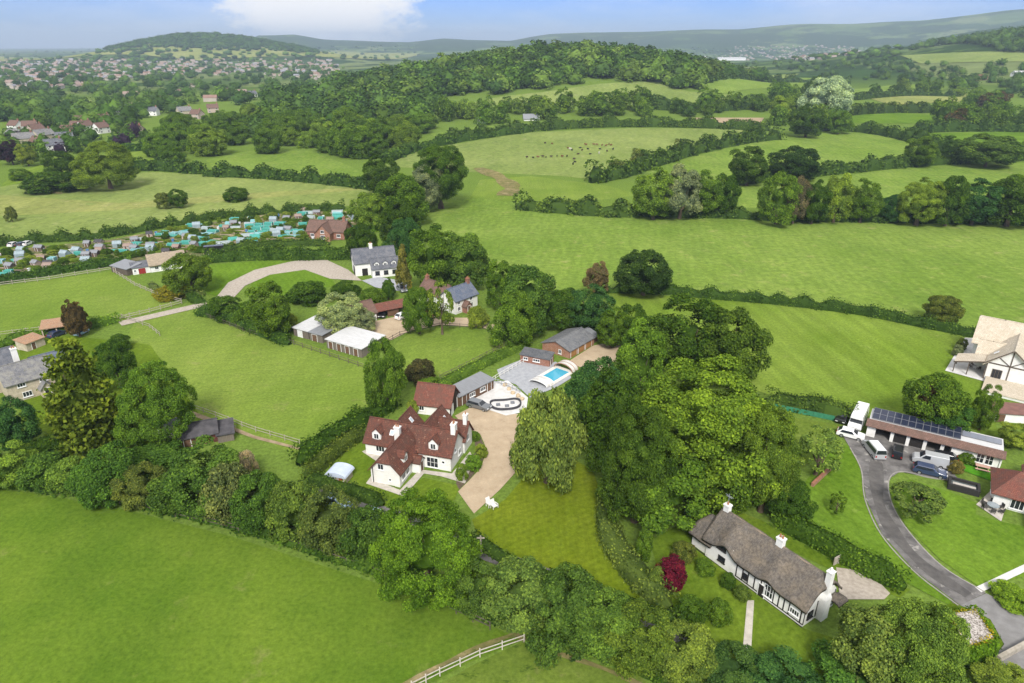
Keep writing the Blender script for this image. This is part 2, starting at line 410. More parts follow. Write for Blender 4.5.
ENV = {  # half-width of the crown at height t in 0..1
    'round': lambda t: np.sqrt(np.clip(1 - ((t - .5) / .52) ** 2, 0, 1)),
    'dome': lambda t: np.sqrt(np.clip(1 - ((t - .22) / .8) ** 2, 0, 1)) * np.where(t < .22, .75 + t, 1),
    'oval': lambda t: np.sqrt(np.clip(1 - ((t - .42) / .6) ** 2, 0, 1)),
    'cone': lambda t: np.clip(1.02 - t, 0.03, 1) ** .8 * np.where(t < .1, .7 + 3 * t, 1),
    'column': lambda t: np.clip(1 - ((t - .4) / .62) ** 2, 0, 1) ** .6,
    'spread': lambda t: np.sqrt(np.clip(1 - ((t - .35) / .67) ** 2, 0, 1)),
}
def crown(name, seed, env='round', clumps=46, leaves=6000, leaf=.05, clump=.2, rough=.16, core=.7, drop=.0, droop=0):
    """foliage of a tree: sprays gathered on many clumps over an uneven envelope; spans z 0..1, half width .5"""
    r = np.random.default_rng(seed); e = ENV[env]
    lob = _unit(9, r); amp = r.uniform(-rough, rough * .8, 9)
    def env_r(d): return 1 + (np.exp(-(1 - d @ lob.T) * 5) * amp).sum(1)
    def place(d, k):
        t = np.clip(.5 + .5 * d[:, 2], 0.0, 1); rr = e(t)[:, None]; h = d[:, :2] / (np.linalg.norm(d[:, :2], axis=1, keepdims=True) + 1e-6)
        p = np.concatenate([h * rr * .5, t[:, None]], 1); c = np.array([[0, 0, .45]])
        return c + (p - c) * (k * env_r(d))[:, None]
    i = np.arange(clumps) + .5; z = 1 - 2 * i / clumps; ph = np.pi * (1 + 5 ** .5) * i + r.uniform(0, 6)
    d = np.stack([np.cos(ph) * np.sqrt(1 - z * z), np.sin(ph) * np.sqrt(1 - z * z), z], 1) + r.normal(size=(clumps, 3)) * .16
    d /= np.linalg.norm(d, axis=1, keepdims=True)
    P = place(d, r.uniform(.64, .95, clumps)); cr = clump * r.uniform(.6, 1.25, clumps); ct = np.clip(r.normal(.45, .2, clumps), 0, 1)
    if drop: keep = r.random(clumps) > drop; P, cr, ct, d = P[keep], cr[keep], ct[keep], d[keep]
    w_ = cr ** 2; ix = r.choice(len(P), leaves, p=w_ / w_.sum())
    ld = _unit(leaves, r) + d[ix] * .75 + np.array([0, 0, .35]); ld /= np.linalg.norm(ld, axis=1, keepdims=True)
    L = P[ix] + ld * (cr[ix] * r.uniform(.6, 1.08, leaves))[:, None] * np.array([.9, .9, .8])
    nn = ld * .8 + _unit(leaves, r) * .7 + np.array([0, 0, .42]); nn /= np.linalg.norm(nn, axis=1, keepdims=True)
    tone = np.clip(ct[ix] * .55 + r.normal(.22, .2, leaves), 0, 1)
    if droop: L[:, 2] -= r.random(leaves) ** 2 * droop; L[:, :2] += r.normal(0, .008, (leaves, 2)); nn[:, 2] *= .35; nn /= np.linalg.norm(nn, axis=1, keepdims=True)
    L[:, 2] = np.maximum(L[:, 2], .005)
    cm = None
    if core:
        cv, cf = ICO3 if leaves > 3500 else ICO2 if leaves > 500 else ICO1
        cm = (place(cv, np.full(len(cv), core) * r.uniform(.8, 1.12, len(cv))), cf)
    if droop: return leaf_mesh(name, L, nn, leaf * r.uniform(.7, 1.3, leaves), tone, r, cm, aspect=1.9, up=(0, 0, 1))
    return leaf_mesh(name, L, nn, leaf * r.uniform(.7, 1.3, leaves), tone, r, cm)
def cedar_crown(name, seed, leaves=9000, leaf=.045):
    r = np.random.default_rng(seed); P = []; 
    for k in range(17):
        t = .05 + .9 * k / 16; rad = .5 * (1 - t) ** .65 * r.uniform(.8, 1.05) + .03
        for j in range(int(4 + 9 * (1 - t))):
            a = r.uniform(0, 6.28); q = rad * r.uniform(.35, 1); P.append((q * math.cos(a), q * math.sin(a), t + r.normal(0, .012) - q * .12, .06 + .07 * (1 - t)))
    P = np.array(P); ct = np.clip(r.normal(.5, .22, len(P)), 0, 1); ix = r.choice(len(P), leaves)
    o = r.normal(size=(leaves, 3)) * np.array([.62, .62, .2]); L = P[ix, :3] + o * P[ix, 3:]
    nn = np.array([0, 0, 1.]) + _unit(leaves, r) * .8; nn /= np.linalg.norm(nn, axis=1, keepdims=True)
    cv, cf = ICO2; cc = cv * np.array([.2, .2, .42]) + np.array([0, 0, .43])
    return leaf_mesh(name, L, nn, leaf * r.uniform(.7, 1.3, leaves), np.clip(ct[ix] * .6 + r.normal(.2, .18, leaves), 0, 1), r, (cc, cf))
def weeping_crown(name, seed, strands=900, per=18, leaf=.034):
    r = np.random.default_rng(seed); C = []; Nn = []; T = []
    for k in range(strands):
        a = r.uniform(0, 6.283); q = .5 * math.sqrt(r.uniform(.02, 1)); top = r.uniform(.2, .5) + .5 * math.sqrt(max(0, 1 - (q / .53) ** 2)) * r.uniform(.75, 1)
        ln = r.uniform(.12, .5) * (.35 + q * 1.5); tn = r.normal(.45, .2); bend = r.normal(0, .03, 2)
        s = np.linspace(0, 1, per); x = q * math.cos(a) * (1 + .12 * s) + bend[0] * s; y = q * math.sin(a) * (1 + .12 * s) + bend[1] * s; z = np.maximum(top - ln * s, .01)
        C.append(np.stack([x, y, z], 1) + r.normal(0, .012, (per, 3))); o = np.array([math.cos(a), math.sin(a), .35]) + _unit(per, r) * .7
        Nn.append(o / np.linalg.norm(o, axis=1, keepdims=True)); T.append(np.clip(tn * .6 + r.normal(.2, .18, per), 0, 1))
    cv, cf = ICO3; cc = cv * np.array([.33, .33, .36]) * np.random.default_rng(seed).uniform(.85, 1.1, (len(cv), 1)) + np.array([0, 0, .5])
    return leaf_mesh(name, np.vstack(C), np.vstack(Nn), leaf * r.uniform(.6, 1.1, strands * per), np.concatenate(T), r, (cc, cf), aspect=1.9, up=(0, 0, 1))
def trunk_mesh(seed, limbs=5):
    r = np.random.default_rng(seed); m = MB()
    p = Vector((0, 0, -.02)); rad = .055
    pts = [p] + [Vector((r.normal(0, .012), r.normal(0, .012), z)) for z in (.2, .42, .62)]
    for i in range(3): m.tube(pts[i], pts[i + 1], rad * (1 - .22 * i) * (1.35 if i == 0 else 1), rad * (1 - .22 * (i + 1)), 9)
    for k in range(limbs):
        a = k * 2.4 + r.uniform(0, 1); s = pts[1].lerp(pts[3], k / limbs); d = Vector((math.cos(a) * .26, math.sin(a) * .26, .22))
        m.tube(s, s + d * .6, .028, .018, 6); m.tube(s + d * .6, s + d + Vector((0, 0, .1)), .018, .008, 6)
    me = bpy.data.meshes.new('trunk'); me.from_pydata(m.v, [], m.f); me.materials.append(BARK); me.update(); return me
TRUNKS = [trunk_mesh(k) for k in range(4)]
CROWNS = {
    'big': [crown('crown', 100 + k, 'round' if k % 2 else 'spread', 150, 60000, .0158, .105, .22, .4) for k in range(4)],
    'mid': [crown('crown', 200 + k, ('round', 'oval', 'spread', 'dome')[k % 4], 68, 20000, .0285, .16, .22, .4) for k in range(6)],
    'bush': [crown('foliage', 300 + k, 'dome', 48, 9000, .042, .2, .2, .42) for k in range(4)],
    'far': [crown('crown', 400 + k, ('round', 'oval', 'spread', 'dome', 'oval')[k % 5], 30, 2000, .07, .23, .24, .68) for k in range(6)],
    'airy': [crown('crown', 500 + k, 'oval', 40, 4200, .045, .14, .25, 0, .1) for k in range(3)],
    'cone': [crown('crown', 600 + k, 'cone', 70, 6500, .045, .13, .1, .72) for k in range(2)],
    'column': [crown('crown', 620 + k, 'column', 60, 6500, .04, .13, .06, .86) for k in range(2)],
    'cedar': [cedar_crown('crown', 640)], 'weeping': [crown('crown', 650, 'oval', 80, 20000, .022, .13, .34, .45, .1, .14)],
}
TREE_N = [0]
def tree(name, p, W, H, style='mid', tint=(.05, .085, .02), label='', clear=.14, cat='tree', group=None, single=False):
    """a tree at point p: W wide, H tall, `clear` share of bare trunk under the crown"""
    TREE_N[0] += 1; k = TREE_N[0]; r = random.Random(k * 7 + 1); lib = CROWNS[style]; me = lib[k % len(lib)]
    z0 = H * clear
    b = r.uniform(.88, 1.14); tint = (tint[0] * b * r.uniform(.96, 1.05), tint[1] * b, tint[2] * b, 1)
    if single:
        o = link(name, me); o.location = (p.x, p.y, p.z - .05); o.scale = (W, W * r.uniform(.9, 1.1), H); o.rotation_euler.z = r.uniform(0, 6.28); o.color = tint
        return tag(o, label, cat, group)
    root = empty(name, p, r.uniform(0, 6.28), label, cat, group)
    c = link('crown', me, root); c.location = (0, 0, z0); c.scale = (W, W * r.uniform(.92, 1.08), H - z0); c.color = tint
    t = link('trunk', TRUNKS[k % 4], root); s = min(W, H) ; t.scale = (s * .75, s * .75, max(z0 + (H - z0) * .55, 1) / .62 * .9)
    return root
def bush(name, p, W, H, tint, label, cat='shrub', group=None, style='bush'):
    TREE_N[0] += 1; k = TREE_N[0]; r = random.Random(k * 5 + 2); lib = CROWNS[style]
    o = link(name, lib[k % len(lib)]); o.location = (p.x, p.y, p.z - .03); o.scale = (W, W * r.uniform(.85, 1.15), H); o.rotation_euler.z = r.uniform(0, 6.28)
    o.color = (*tint, 1); return tag(o, label, cat, group)
def hedge(pts, w, h, tint, label, wild=.15, density=9, leaf=.34, cat='hedge', name='hedge', group=None, hs=None):
    """hedge along a line of points: an inner mass and leaf sprays over its top and sides; hs = heights along it"""
    line = [Vector(p) for p in pts]; r = np.random.default_rng(len(line) * 31 + int(abs(line[0].x) * 7) % 999)
    seg = [(line[i + 1] - line[i]).length for i in range(len(line) - 1)]; L = sum(seg); cum = np.concatenate([[0], np.cumsum(seg)])
    P = np.array([p[:] for p in line])
    n = int(L * (w * .9 + 2 * h) * density) + 30
    def frame(s):
        i = np.clip(np.searchsorted(cum, s, 'right') - 1, 0, len(seg) - 1); t = (s - cum[i]) / np.maximum(np.array(seg)[i], 1e-6)
        d = P[i + 1] - P[i]; d = d / np.linalg.norm(d[:, :2], axis=1, keepdims=True)
        return P[i] + (P[i + 1] - P[i]) * t[:, None], np.stack([-d[:, 1], d[:, 0], np.zeros(len(d))], 1)
    ph = r.uniform(0, 6.28, 6); fr = r.uniform(.25, 1.3, 6) / max(1, h / 2.2)
    def lump(s): return 1 + wild * sum(np.sin(s * fr[k] + ph[k]) for k in range(6)) / 2.2
    hh = lambda s: (h if hs is None else np.interp(s / L, np.linspace(0, 1, len(hs)), hs)) * lump(s)
    s = r.uniform(0, L, n); a = r.uniform(-1, 1, n)                 # around the section: -1 left foot .. 1 right foot
    c, nl = frame(s); H_ = hh(s); W_ = w * (1 + (lump(s + 50) - 1) * .8)
    k = h / (2 * h + w); ab = np.abs(a)
    side = ab > (1 - 2 * k) if 2 * k < 1 else ab > .3
    ss = np.sign(a); f = (1 - ab) / max(2 * k, 1e-6) if 2 * k < 1 else (1 - ab) / .7
    lat = np.where(side, ss * W_ / 2 * (1 - .12 * f), a / max(1 - 2 * k, .3) * W_ / 2 * .9); z = np.where(side, f * H_, H_)
    off = r.normal(0, .06 + wild * .5, n) * min(h, 1.5)
    C = c + nl * (lat + np.where(side, ss * off, 0))[:, None]; C[:, 2] += np.maximum(z + np.where(side, 0, off), .03)
    nn = np.where(side[:, None], nl * ss[:, None] + np.array([0, 0, .5]), np.array([0, 0, 1.])) + _unit(n, r) * .75; nn /= np.linalg.norm(nn, axis=1, keepdims=True)
    tone = np.clip(.42 + .25 * np.sin(s * .9 + ph[0]) * np.sin(s * .37 + ph[1]) + r.normal(0, .22, n), 0, 1)
    m = max(2, int(L / max(1.2, w * .7))); sc = np.linspace(0, L, m + 1); sc[-1] -= 1e-4; cc, cn = frame(sc); ch = hh(sc) * .9; cw = w * .43
    V = []; Fc = []
    for i in range(m + 1):
        for lx, lz in ((-1, -.1), (-.95, .93), (0, 1), (.95, .93), (1, -.1)): V.append(cc[i] + cn[i] * cw * lx * (.35 if i in (0, m) else 1) + np.array([0, 0, ch[i] * lz * (.3 if i in (0, m) else 1)]))
    for i in range(m):
        for q in range(4): Fc.append((i * 5 + q, i * 5 + q + 1, i * 5 + q + 6, i * 5 + q + 5))
    Fc += [(0, 1, 3, 4), (m * 5, m * 5 + 4, m * 5 + 3, m * 5 + 1)]
    o0 = P[0].copy(); me = leaf_mesh(name, C - o0, nn, leaf * r.uniform(.7, 1.3, n), tone, r, (np.array(V) - o0, np.array(Fc)))
    o = link(name, me); o.location = o0; o.color = (*tint, 1); return tag(o, label, cat, group)
def woodland(name, pts, W, Hh, tints, label, leaves=200):
    """a far wood nobody could count: many crowns in one object"""
    V = []; LS = []; T = []; off = 0
    r = np.random.default_rng(len(pts)); protos = []
    for k in range(5):
        e = crown('x', 800 + k, ('round', 'oval', 'dome', 'spread', 'cone')[k] if k < 4 else 'oval', 20, leaves, .1, .22, .26, .9)
        v = np.empty(len(e.vertices) * 3, np.float32); e.vertices.foreach_get('co', v); lv = np.empty(len(e.loops), np.int32); e.loops.foreach_get('vertex_index', lv)
        lt = np.empty(len(e.polygons), np.int32); e.polygons.foreach_get('loop_total', lt); tn = np.empty(len(e.polygons), np.float32); e.attributes['tone'].data.foreach_get('value', tn)
        protos.append((v.reshape(-1, 3), lv, lt, tn)); bpy.data.meshes.remove(e)
    LT = []; ci = []
    for p in pts:
        v, lv, lt, tn = protos[r.integers(5)]; a = r.uniform(0, 6.28); s = r.uniform(.75, 1.3); ww = W * s; hh_ = Hh * s * r.uniform(.85, 1.15)
        q = np.stack([(v[:, 0] * math.cos(a) - v[:, 1] * math.sin(a)) * ww + p[0], (v[:, 0] * math.sin(a) + v[:, 1] * math.cos(a)) * ww + p[1], v[:, 2] * hh_ + p[2] - .3], 1)
        V.append(q); LS.append(lv + off); LT.append(lt); off += len(v); c = tints[r.integers(len(tints))]; T.append(tn); ci.append(np.tile(np.array(c) * r.uniform(.62, 1.3), (len(lt), 1)))
    V = np.vstack(V); L = np.concatenate(LS); LT = np.concatenate(LT); T = np.concatenate(T); ci = np.vstack(ci)
    me = bpy.data.meshes.new(name); me.vertices.add(len(V)); me.vertices.foreach_set('co', V.astype(np.float32).ravel()); me.loops.add(len(L)); me.loops.foreach_set('vertex_index', L.astype(np.int32))
    me.polygons.add(len(LT)); st = np.concatenate([[0], np.cumsum(LT)[:-1]]); me.polygons.foreach_set('loop_start', st.astype(np.int32)); me.polygons.foreach_set('loop_total', LT.astype(np.int32))
    # one kind of tree per crown: its own leaf colour
    ca = me.attributes.new('leaf_colour', 'FLOAT_COLOR', 'FACE'); ca.data.foreach_set('color', np.concatenate([ci, np.ones((len(ci), 1))], 1).astype(np.float32).ravel())
    ta = me.attributes.new('tone', 'FLOAT', 'FACE'); ta.data.foreach_set('value', T); me.update(calc_edges=True); me.materials.append(WOODMAT)
    o = link(name, me); o['kind'] = 'stuff'; o['label'] = label; return o
def wood_mat():
    m, nt, out = _nt('woodland'); a = N(nt, 'ShaderNodeAttribute', attribute_name='leaf_colour'); t = N(nt, 'ShaderNodeAttribute', attribute_name='tone')
    d = N(nt, 'ShaderNodeBsdfDiffuse'); nt.links.new(mixc(nt, 1.0, a.outputs['Color'], ramp(nt, t.outputs['Fac'], [(0, (.62, .66, .66)), (.5, (1, 1, 1)), (1, (1.45, 1.38, 1.2))]), 'MULTIPLY'), d.inputs[0])
    nt.links.new(d.outputs[0], out.inputs[0]); return m
WOODMAT = wood_mat()
# leaf colours by kind
DK = (.05, .1, .014); MD = (.085, .155, .019); LT_ = (.13, .205, .028); YG = (.17, .23, .035); OL = (.115, .15, .036); GY = (.16, .2, .1); BR = (.085, .066, .028); SV = (.3, .33, .28); PU = (.03, .018, .03); BL = (.042, .105, .028)
TN = {'d': DK, 'm': MD, 'l': LT_, 'y': YG, 'o': OL, 'g': GY, 'b': BR, 's': SV, 'p': PU, 'e': BL}
# ------------------------------------------------------------------ fields, lawns, drives
A_ = math.radians
g_fore = grass('turf_foreground', (.074, .138, .014), (.116, .18, .022), (.04, .085, .007), (.17, .19, .06), None, .045, .6, .66)
g_mid = grass('turf_pasture', (.125, .2, .034), (.165, .238, .05), (.075, .14, .02), (.25, .26, .1), (12, 2.6, .06), .02, .58, .66, .5)
g_left = grass('turf_paddock', (.12, .19, .028), (.165, .23, .046), (.07, .13, .018), (.22, .23, .09), (70, 3.0, .05), .02, .6, .64)
g_mown = grass('turf_mown', (.115, .185, .022), (.165, .235, .042), (.075, .15, .012), (.22, .25, .09), (-8, 4.2, .1), .03, .62, .68)
g_far = grass('turf_far', (.15, .205, .055), (.2, .25, .08), (.09, .15, .035), (.29, .29, .15), (20, 6, .04), .012, .58, .66, .4)
g_lawn = grass('lawn', (.105, .15, .01), (.145, .185, .016), (.075, .12, .012), (.2, .19, .06), (58, 1.1, .1), .06, .62, .68, 1.6)
g_gard = grass('garden_lawn', (.08, .135, .012), (.12, .18, .02), (.055, .1, .012), (.18, .19, .06), (40, .9, .07), .08, .62, .64, 1.6)
g_vivid = grass('vivid_lawn', (.085, .16, .014), (.12, .205, .024), (.06, .12, .012), (.2, .22, .08), (-30, 1.6, .08), .06, .64, .68, 1.4)
g_rough = grass('rough_grass', (.09, .14, .02), (.13, .18, .035), (.04, .075, .012), (.19, .18, .08), None, .1, .56, .58)
g_hay = grass('hay_field', (.185, .22, .065), (.235, .255, .09), (.13, .18, .04), (.33, .31, .16), (15, 7, .06), .012, .56, .7, .35)
dirt = surf('dry_earth', (.32, .25, .16), (.2, .15, .09), .6, .95, .1)
bare = surf('ploughed_earth', (.36, .28, .18), (.28, .21, .13), .3, .95, .1)
gravel = surf('gravel', (.47, .37, .255), (.33, .25, .165), .5, .95, .15, .3, None, (.3, .7), spots=((.4, .32, .22), 3, .5))
gravel_grey = surf('grey_gravel', (.42, .37, .31), (.3, .26, .215), 1.8, .95, .15, .2)
asphalt = surf('asphalt', (.2, .19, .18), (.075, .07, .068), .45, .9, .25, 0, (1, 1, 1), (.32, .7), spots=((.3, .285, .26), .7, .6))
asphalt_road = surf('road_asphalt', (.22, .215, .21), (.17, .165, .16), .8, .9, .25)
paving = surf('pale_paving', (.5, .46, .4), (.38, .35, .3), 1.5, .85, .25)
slab = surf('grey_slabs', (.36, .37, .39), (.28, .29, .31), 1.2, .8, .3)
white_stone = surf('white_stone', (.62, .61, .59), (.5, .49, .47), .9, .8, .3)
fields = [
 ('field', [(-160, 470), (0, 488), (110, 506), (230, 536), (345, 573), (430, 600), (500, 630), (524, 640), (470, 662), (418, 690), (360, 720), (-160, 740)], g_fore, 'bright green field in the foreground below the thick hedgerow'),
 ('field', [(524, 641), (565, 655), (640, 676), (700, 740), (380, 725), (430, 690), (475, 664)], g_rough, 'corner of rough grass behind the white rail fence'),
 ('field', [(204, 307), (290, 338), (372, 366), (392, 398), (372, 418), (330, 448), (296, 455), (240, 430), (190, 412), (186, 390), (150, 362), (128, 335), (135, 322)], g_left, 'paddock between the cedar and the white roofed sheds'),
 ('field', [(-90, 300), (0, 286), (115, 271), (140, 284), (178, 304), (118, 322), (70, 334), (0, 341), (-90, 352)], g_left, 'small paddock below the allotment hedge'),
 ('field', [(-60, 178), (0, 186), (70, 180), (150, 172), (240, 176), (372, 184), (386, 190), (360, 205), (250, 214), (120, 232), (0, 247), (-80, 256)], g_far, 'wide pale meadow beyond the allotments'),
 ('field', [(-60, 198), (0, 207), (120, 203), (250, 193), (365, 187), (372, 189), (250, 199), (120, 210), (0, 216), (-60, 216)], g_hay, 'drier strip of grass across the meadow'),
 ('field', [(205, 160), (250, 151), (310, 151), (350, 166), (368, 176), (330, 183), (250, 176), (215, 170)], g_mid, 'small field under the belt of trees'),
 ('field', [(40, 172), (160, 165), (130, 158), (100, 166)], g_left, 'green strip beside the village gardens'),
 ('field', [(0, 187), (18, 170), (90, 156), (150, 150), (165, 158), (60, 176)], g_mown, 'green below the village houses'),
 ('field', [(424, 210), (445, 201), (480, 198), (560, 209), (650, 217), (760, 219), (900, 223), (1090, 226), (1090, 336), (1000, 334), (930, 322), (860, 308), (760, 298), (680, 292), (610, 290), (540, 290), (480, 290), (470, 260), (440, 232)], g_mid, 'large middle field with faint grazing lines'),
 ('field', [(608, 293), (690, 297), (790, 303), (860, 312), (920, 324), (985, 333), (985, 385), (950, 400), (900, 420), (850, 408), (790, 402), (740, 385), (680, 345), (620, 325)], g_mown, 'mown strip field behind the tall trees'),
 ('field', [(382, 166), (420, 150), (520, 133), (640, 128), (770, 130), (748, 140), (690, 150), (652, 165), (600, 180), (560, 176), (470, 172)], g_far, 'cattle pasture on the rise'),
 ('field', [(640, 172), (700, 155), (770, 138), (830, 133), (900, 135), (925, 150), (870, 168), (800, 172), (735, 182), (690, 180)], g_mid, 'sloping field right of the cattle pasture'),
 ('field', [(735, 186), (830, 178), (900, 168), (1090, 160), (1090, 208), (900, 206), (740, 208)], g_mid, 'hedged field above the middle field'),
 ('field', [(470, 198), (480, 180), (530, 176), (610, 186), (640, 195), (600, 200), (560, 205)], g_left, 'rough corner below the cattle pasture'),
 ('field', [(424, 112), (500, 97), (545, 92), (600, 84), (652, 82), (690, 92), (740, 96), (725, 106), (640, 108), (560, 104), (480, 106)], g_far, 'bright clearing on the wooded hill'),
 ('field', [(430, 134), (470, 128), (560, 123), (575, 127), (500, 132), (440, 140)], g_mid, 'narrow field above the cattle pasture'),
 ('field', [(690, 118), (764, 118), (760, 124), (690, 125)], bare, 'bare brown plot between the hedges'),
 ('field', [(700, 70), (760, 76), (800, 74), (760, 82), (705, 80)], g_far, 'pale field right of the hill wood'),
 ('field', [(700, 84), (800, 78), (850, 80), (840, 88), (720, 94)], g_mid, 'green field right of the hill wood'),
 ('field', [(830, 90), (900, 84), (960, 88), (905, 94), (850, 97)], g_mid, 'green field left of the round tree'),
 ('field', [(860, 96), (905, 92), (990, 95), (975, 101), (890, 105)], g_hay, 'pale field below the round tree'),
 ('field', [(820, 117), (880, 111), (950, 117), (935, 124), (840, 123)], g_vivid, 'bright field between two hedgerows'),
 ('field', [(920, 134), (1000, 132), (1090, 136), (1090, 156), (1000, 152), (940, 146)], g_vivid, 'bright field at the right edge'),
 ('field', [(900, 56), (1030, 52), (1090, 56), (1030, 62), (920, 64)], g_far, 'pale field under the right hill'),
 ('field', [(28, 99), (92, 100), (92, 106), (30, 105)], g_far, 'small green in the village trees'),
 ('field', [(0, 57), (120, 54), (330, 52), (420, 54), (390, 60), (200, 61), (0, 62)], g_hay, 'pale farmland beyond the town'),
]
for f in fields: sheet(f[0], f[1], f[2], f[3])
near = [
 ('lawn', [(481, 545), (472, 520), (505, 500), (530, 470), (560, 452), (592, 470), (604, 500), (612, 540), (634, 578), (664, 608), (640, 606), (600, 592), (560, 574), (520, 560)], g_lawn, 'striped front lawn of the white tiled house'),
 ('lawn', [(395, 345), (410, 333), (440, 328), (480, 330), (512, 340), (510, 350), (480, 365), (440, 376), (400, 375), (392, 360)], g_left, 'oval paddock lawn beside the gravel yard'),
 ('lawn', [(324, 462), (360, 440), (380, 452), (372, 470), (400, 490), (424, 478), (460, 486), (455, 500), (420, 512), (350, 500)], g_gard, 'garden lawn wrapped round the white tiled house'),
 ('lawn', [(180, 290), (210, 265), (280, 259), (320, 262), (300, 268), (255, 275), (235, 285), (222, 297)], g_vivid, 'lawn outside the drive bend'),
 ('lawn', [(250, 296), (252, 280), (280, 272), (308, 270), (330, 277), (336, 285), (300, 296)], g_vivid, 'lawn inside the drive bend'),
 ('lawn', [(650, 540), (680, 525), (706, 522), (760, 590), (800, 628), (840, 640), (830, 690), (730, 690), (690, 620), (665, 600)], g_gard, 'thatched cottage front lawn'),
 ('lawn', [(790, 500), (830, 452), (848, 444), (862, 462), (864, 490), (880, 520), (920, 560), (958, 590), (950, 606), (900, 580), (840, 545), (790, 522)], g_vivid, 'lawn left of the asphalt drive'),
 ('lawn', [(888, 488), (910, 480), (950, 492), (976, 503), (976, 515), (1000, 522), (1090, 540), (1090, 560), (980, 588), (940, 560), (905, 525)], g_vivid, 'lawn right of the asphalt drive'),
 ('lawn', [(720, 505), (760, 520), (840, 565), (910, 590), (900, 598), (850, 580), (770, 540)], g_gard, 'grass strip behind the thatched cottage'),
 ('lawn', [(940, 372), (985, 385), (1000, 440), (950, 420), (905, 405)], g_mown, 'grass between the barn house and the garages'),
 ('lawn', [(775, 415), (840, 425), (836, 446), (800, 470), (780, 455)], g_rough, 'wild garden left of the parked motorhome'),
 ('lawn', [(20, 345), (60, 335), (150, 345), (190, 400), (215, 440), (150, 450), (60, 440), (20, 420)], g_gard, 'garden of the old stone house'),
 ('lawn', [(944, 606), (980, 598), (1010, 625), (1000, 650), (960, 650)], g_gard, 'grass around the hedge topped garage'),
 ('gravel_yard', [(455, 416), (470, 408), (500, 403), (514, 414), (526, 416), (516, 428), (519, 445), (522, 458), (518, 470), (500, 490), (474, 514), (468, 506), (458, 492), (470, 480), (481, 468), (487, 450), (480, 434), (466, 428)], gravel, 'sandy gravel forecourt curving past the white house'),
 ('flower_bed', [(459, 490), (470, 479), (481, 466), (486, 450), (480, 436), (474, 438), (476, 452), (468, 464), (458, 474), (456, 484)], surf('bed_earth', (.13, .1, .065), (.08, .06, .04), 3, .95), 'curved flower bed between house and forecourt'),
 ('gravel_yard', [(352, 335), (372, 322), (400, 316), (430, 318), (470, 318), (505, 328), (512, 336), (480, 327), (440, 325), (410, 331), (392, 340), (376, 345)], gravel, 'sandy yard in front of the red roofed carport'),
 ('gravel_yard', [(568, 362), (593, 346), (618, 341), (626, 358), (612, 376), (590, 372)], gravel, 'gravel apron by the brick garages'),
 ('drive', [(216, 298), (228, 283), (255, 270), (290, 262), (320, 257), (348, 270), (362, 281), (330, 279), (305, 270), (270, 275), (245, 286), (232, 300)], gravel_grey, 'pale drive curving up to the white slate house'),
 ('drive', [(118, 322), (206, 302), (208, 306), (122, 326)], gravel_grey, 'narrow gravel track between the paddocks'),
 ('path', [(191, 411), (215, 420), (255, 436), (300, 448), (300, 450.5), (254, 439), (213, 424), (190, 415)], dirt, 'worn earth path across the paddock'),
 ('patio', [(497, 370), (526, 358), (548, 364), (556, 362), (572, 378), (556, 388), (530, 398), (516, 385), (500, 379)], slab, 'grey slab patio beside the pool'),
 ('terrace', [(470, 402), (493, 382), (508, 381), (528, 398), (526, 412), (506, 416), (488, 410)], white_stone, 'white stone terrace with a sunken seating pit'),
 ('patio', [(362, 452), (368, 449), (390, 462), (374, 480), (400, 490.5), (420, 470), (452, 474), (470, 452), (474, 460), (465, 484), (442, 477), (424, 474), (404, 497), (366, 484), (380, 464)], paving, 'pale flagstone edging round the white house'),
 ('lawn', [(957, 469), (963, 459), (1001, 468), (998, 484)], grass('artificial_grass', (.06, .2, .012), (.07, .22, .016), (.05, .17, .01), (.07, .2, .02), None, .06, .8, .9), 'bright artificial grass strip by the garages'),
 ('patio', [(965, 338), (983, 339), (1000, 384), (985, 382), (945, 371)], white_stone, 'pale stone terrace of the barn house'),
 ('patio', [(976, 505), (998, 484), (1008, 500), (1001, 522)], paving, 'paved terrace with a round dining table'),
 ('parking', [(836, 568), (868, 572), (890, 594), (884, 600), (840, 600)], gravel_grey, 'gravel parking patch behind the cottage'),
 ('drive', [(838, 428), (866, 436), (955, 458), (950, 470), (962, 484), (930, 478), (900, 472), (888, 480), (890, 502), (906, 530), (940, 566), (985, 594), (960, 606), (915, 572), (882, 535), (866, 500), (862, 472), (852, 452)], asphalt, 'dark asphalt drive sweeping down from the garages'),
 ('road', [(960, 606), (986, 594), (1010, 606), (1050, 640), (1060, 720), (985, 720), (980, 675), (1004, 645), (990, 620)], asphalt_road, 'grey road corner at the bottom right'),
 ('path', [(975, 588), (1026, 564), (1034, 568), (981, 593)], white_stone, 'white path across the lawn to the road'),
 ('path', [(747, 601), (754, 601), (750, 668), (741, 668)], paving, 'narrow stone path to the cottage door'),
 ('lane', [(296, 484), (340, 492), (400, 512), (470, 540), (540, 566), (600, 588), (660, 615), (720, 650), (720, 665), (650, 630), (590, 602), (530, 578), (460, 552), (390, 522), (330, 500), (294, 492)], asphalt, 'dark lane hidden between the hedges'),
 ('allotment_soil', [(-60, 300), (-60, 258), (0, 250), (60, 245), (110, 240), (165, 230), (240, 218), (300, 211), (358, 212), (360, 222), (345, 240), (260, 246), (190, 258), (120, 262), (60, 274), (0, 284), (-60, 296)], grass('plots', (.1, .12, .05), (.2, .16, .1), (.05, .1, .02), (.36, .3, .21), None, .3, .5, .5, .5), 'patchwork of allotment beds'),
 ('forecourt', [(362, 281), (378, 277), (395, 280), (408, 285), (404, 292), (376, 288)], slab, 'grey paved forecourt with a parked car'),
]
for f in near: sheet(f[0], f[1], f[2], f[3])
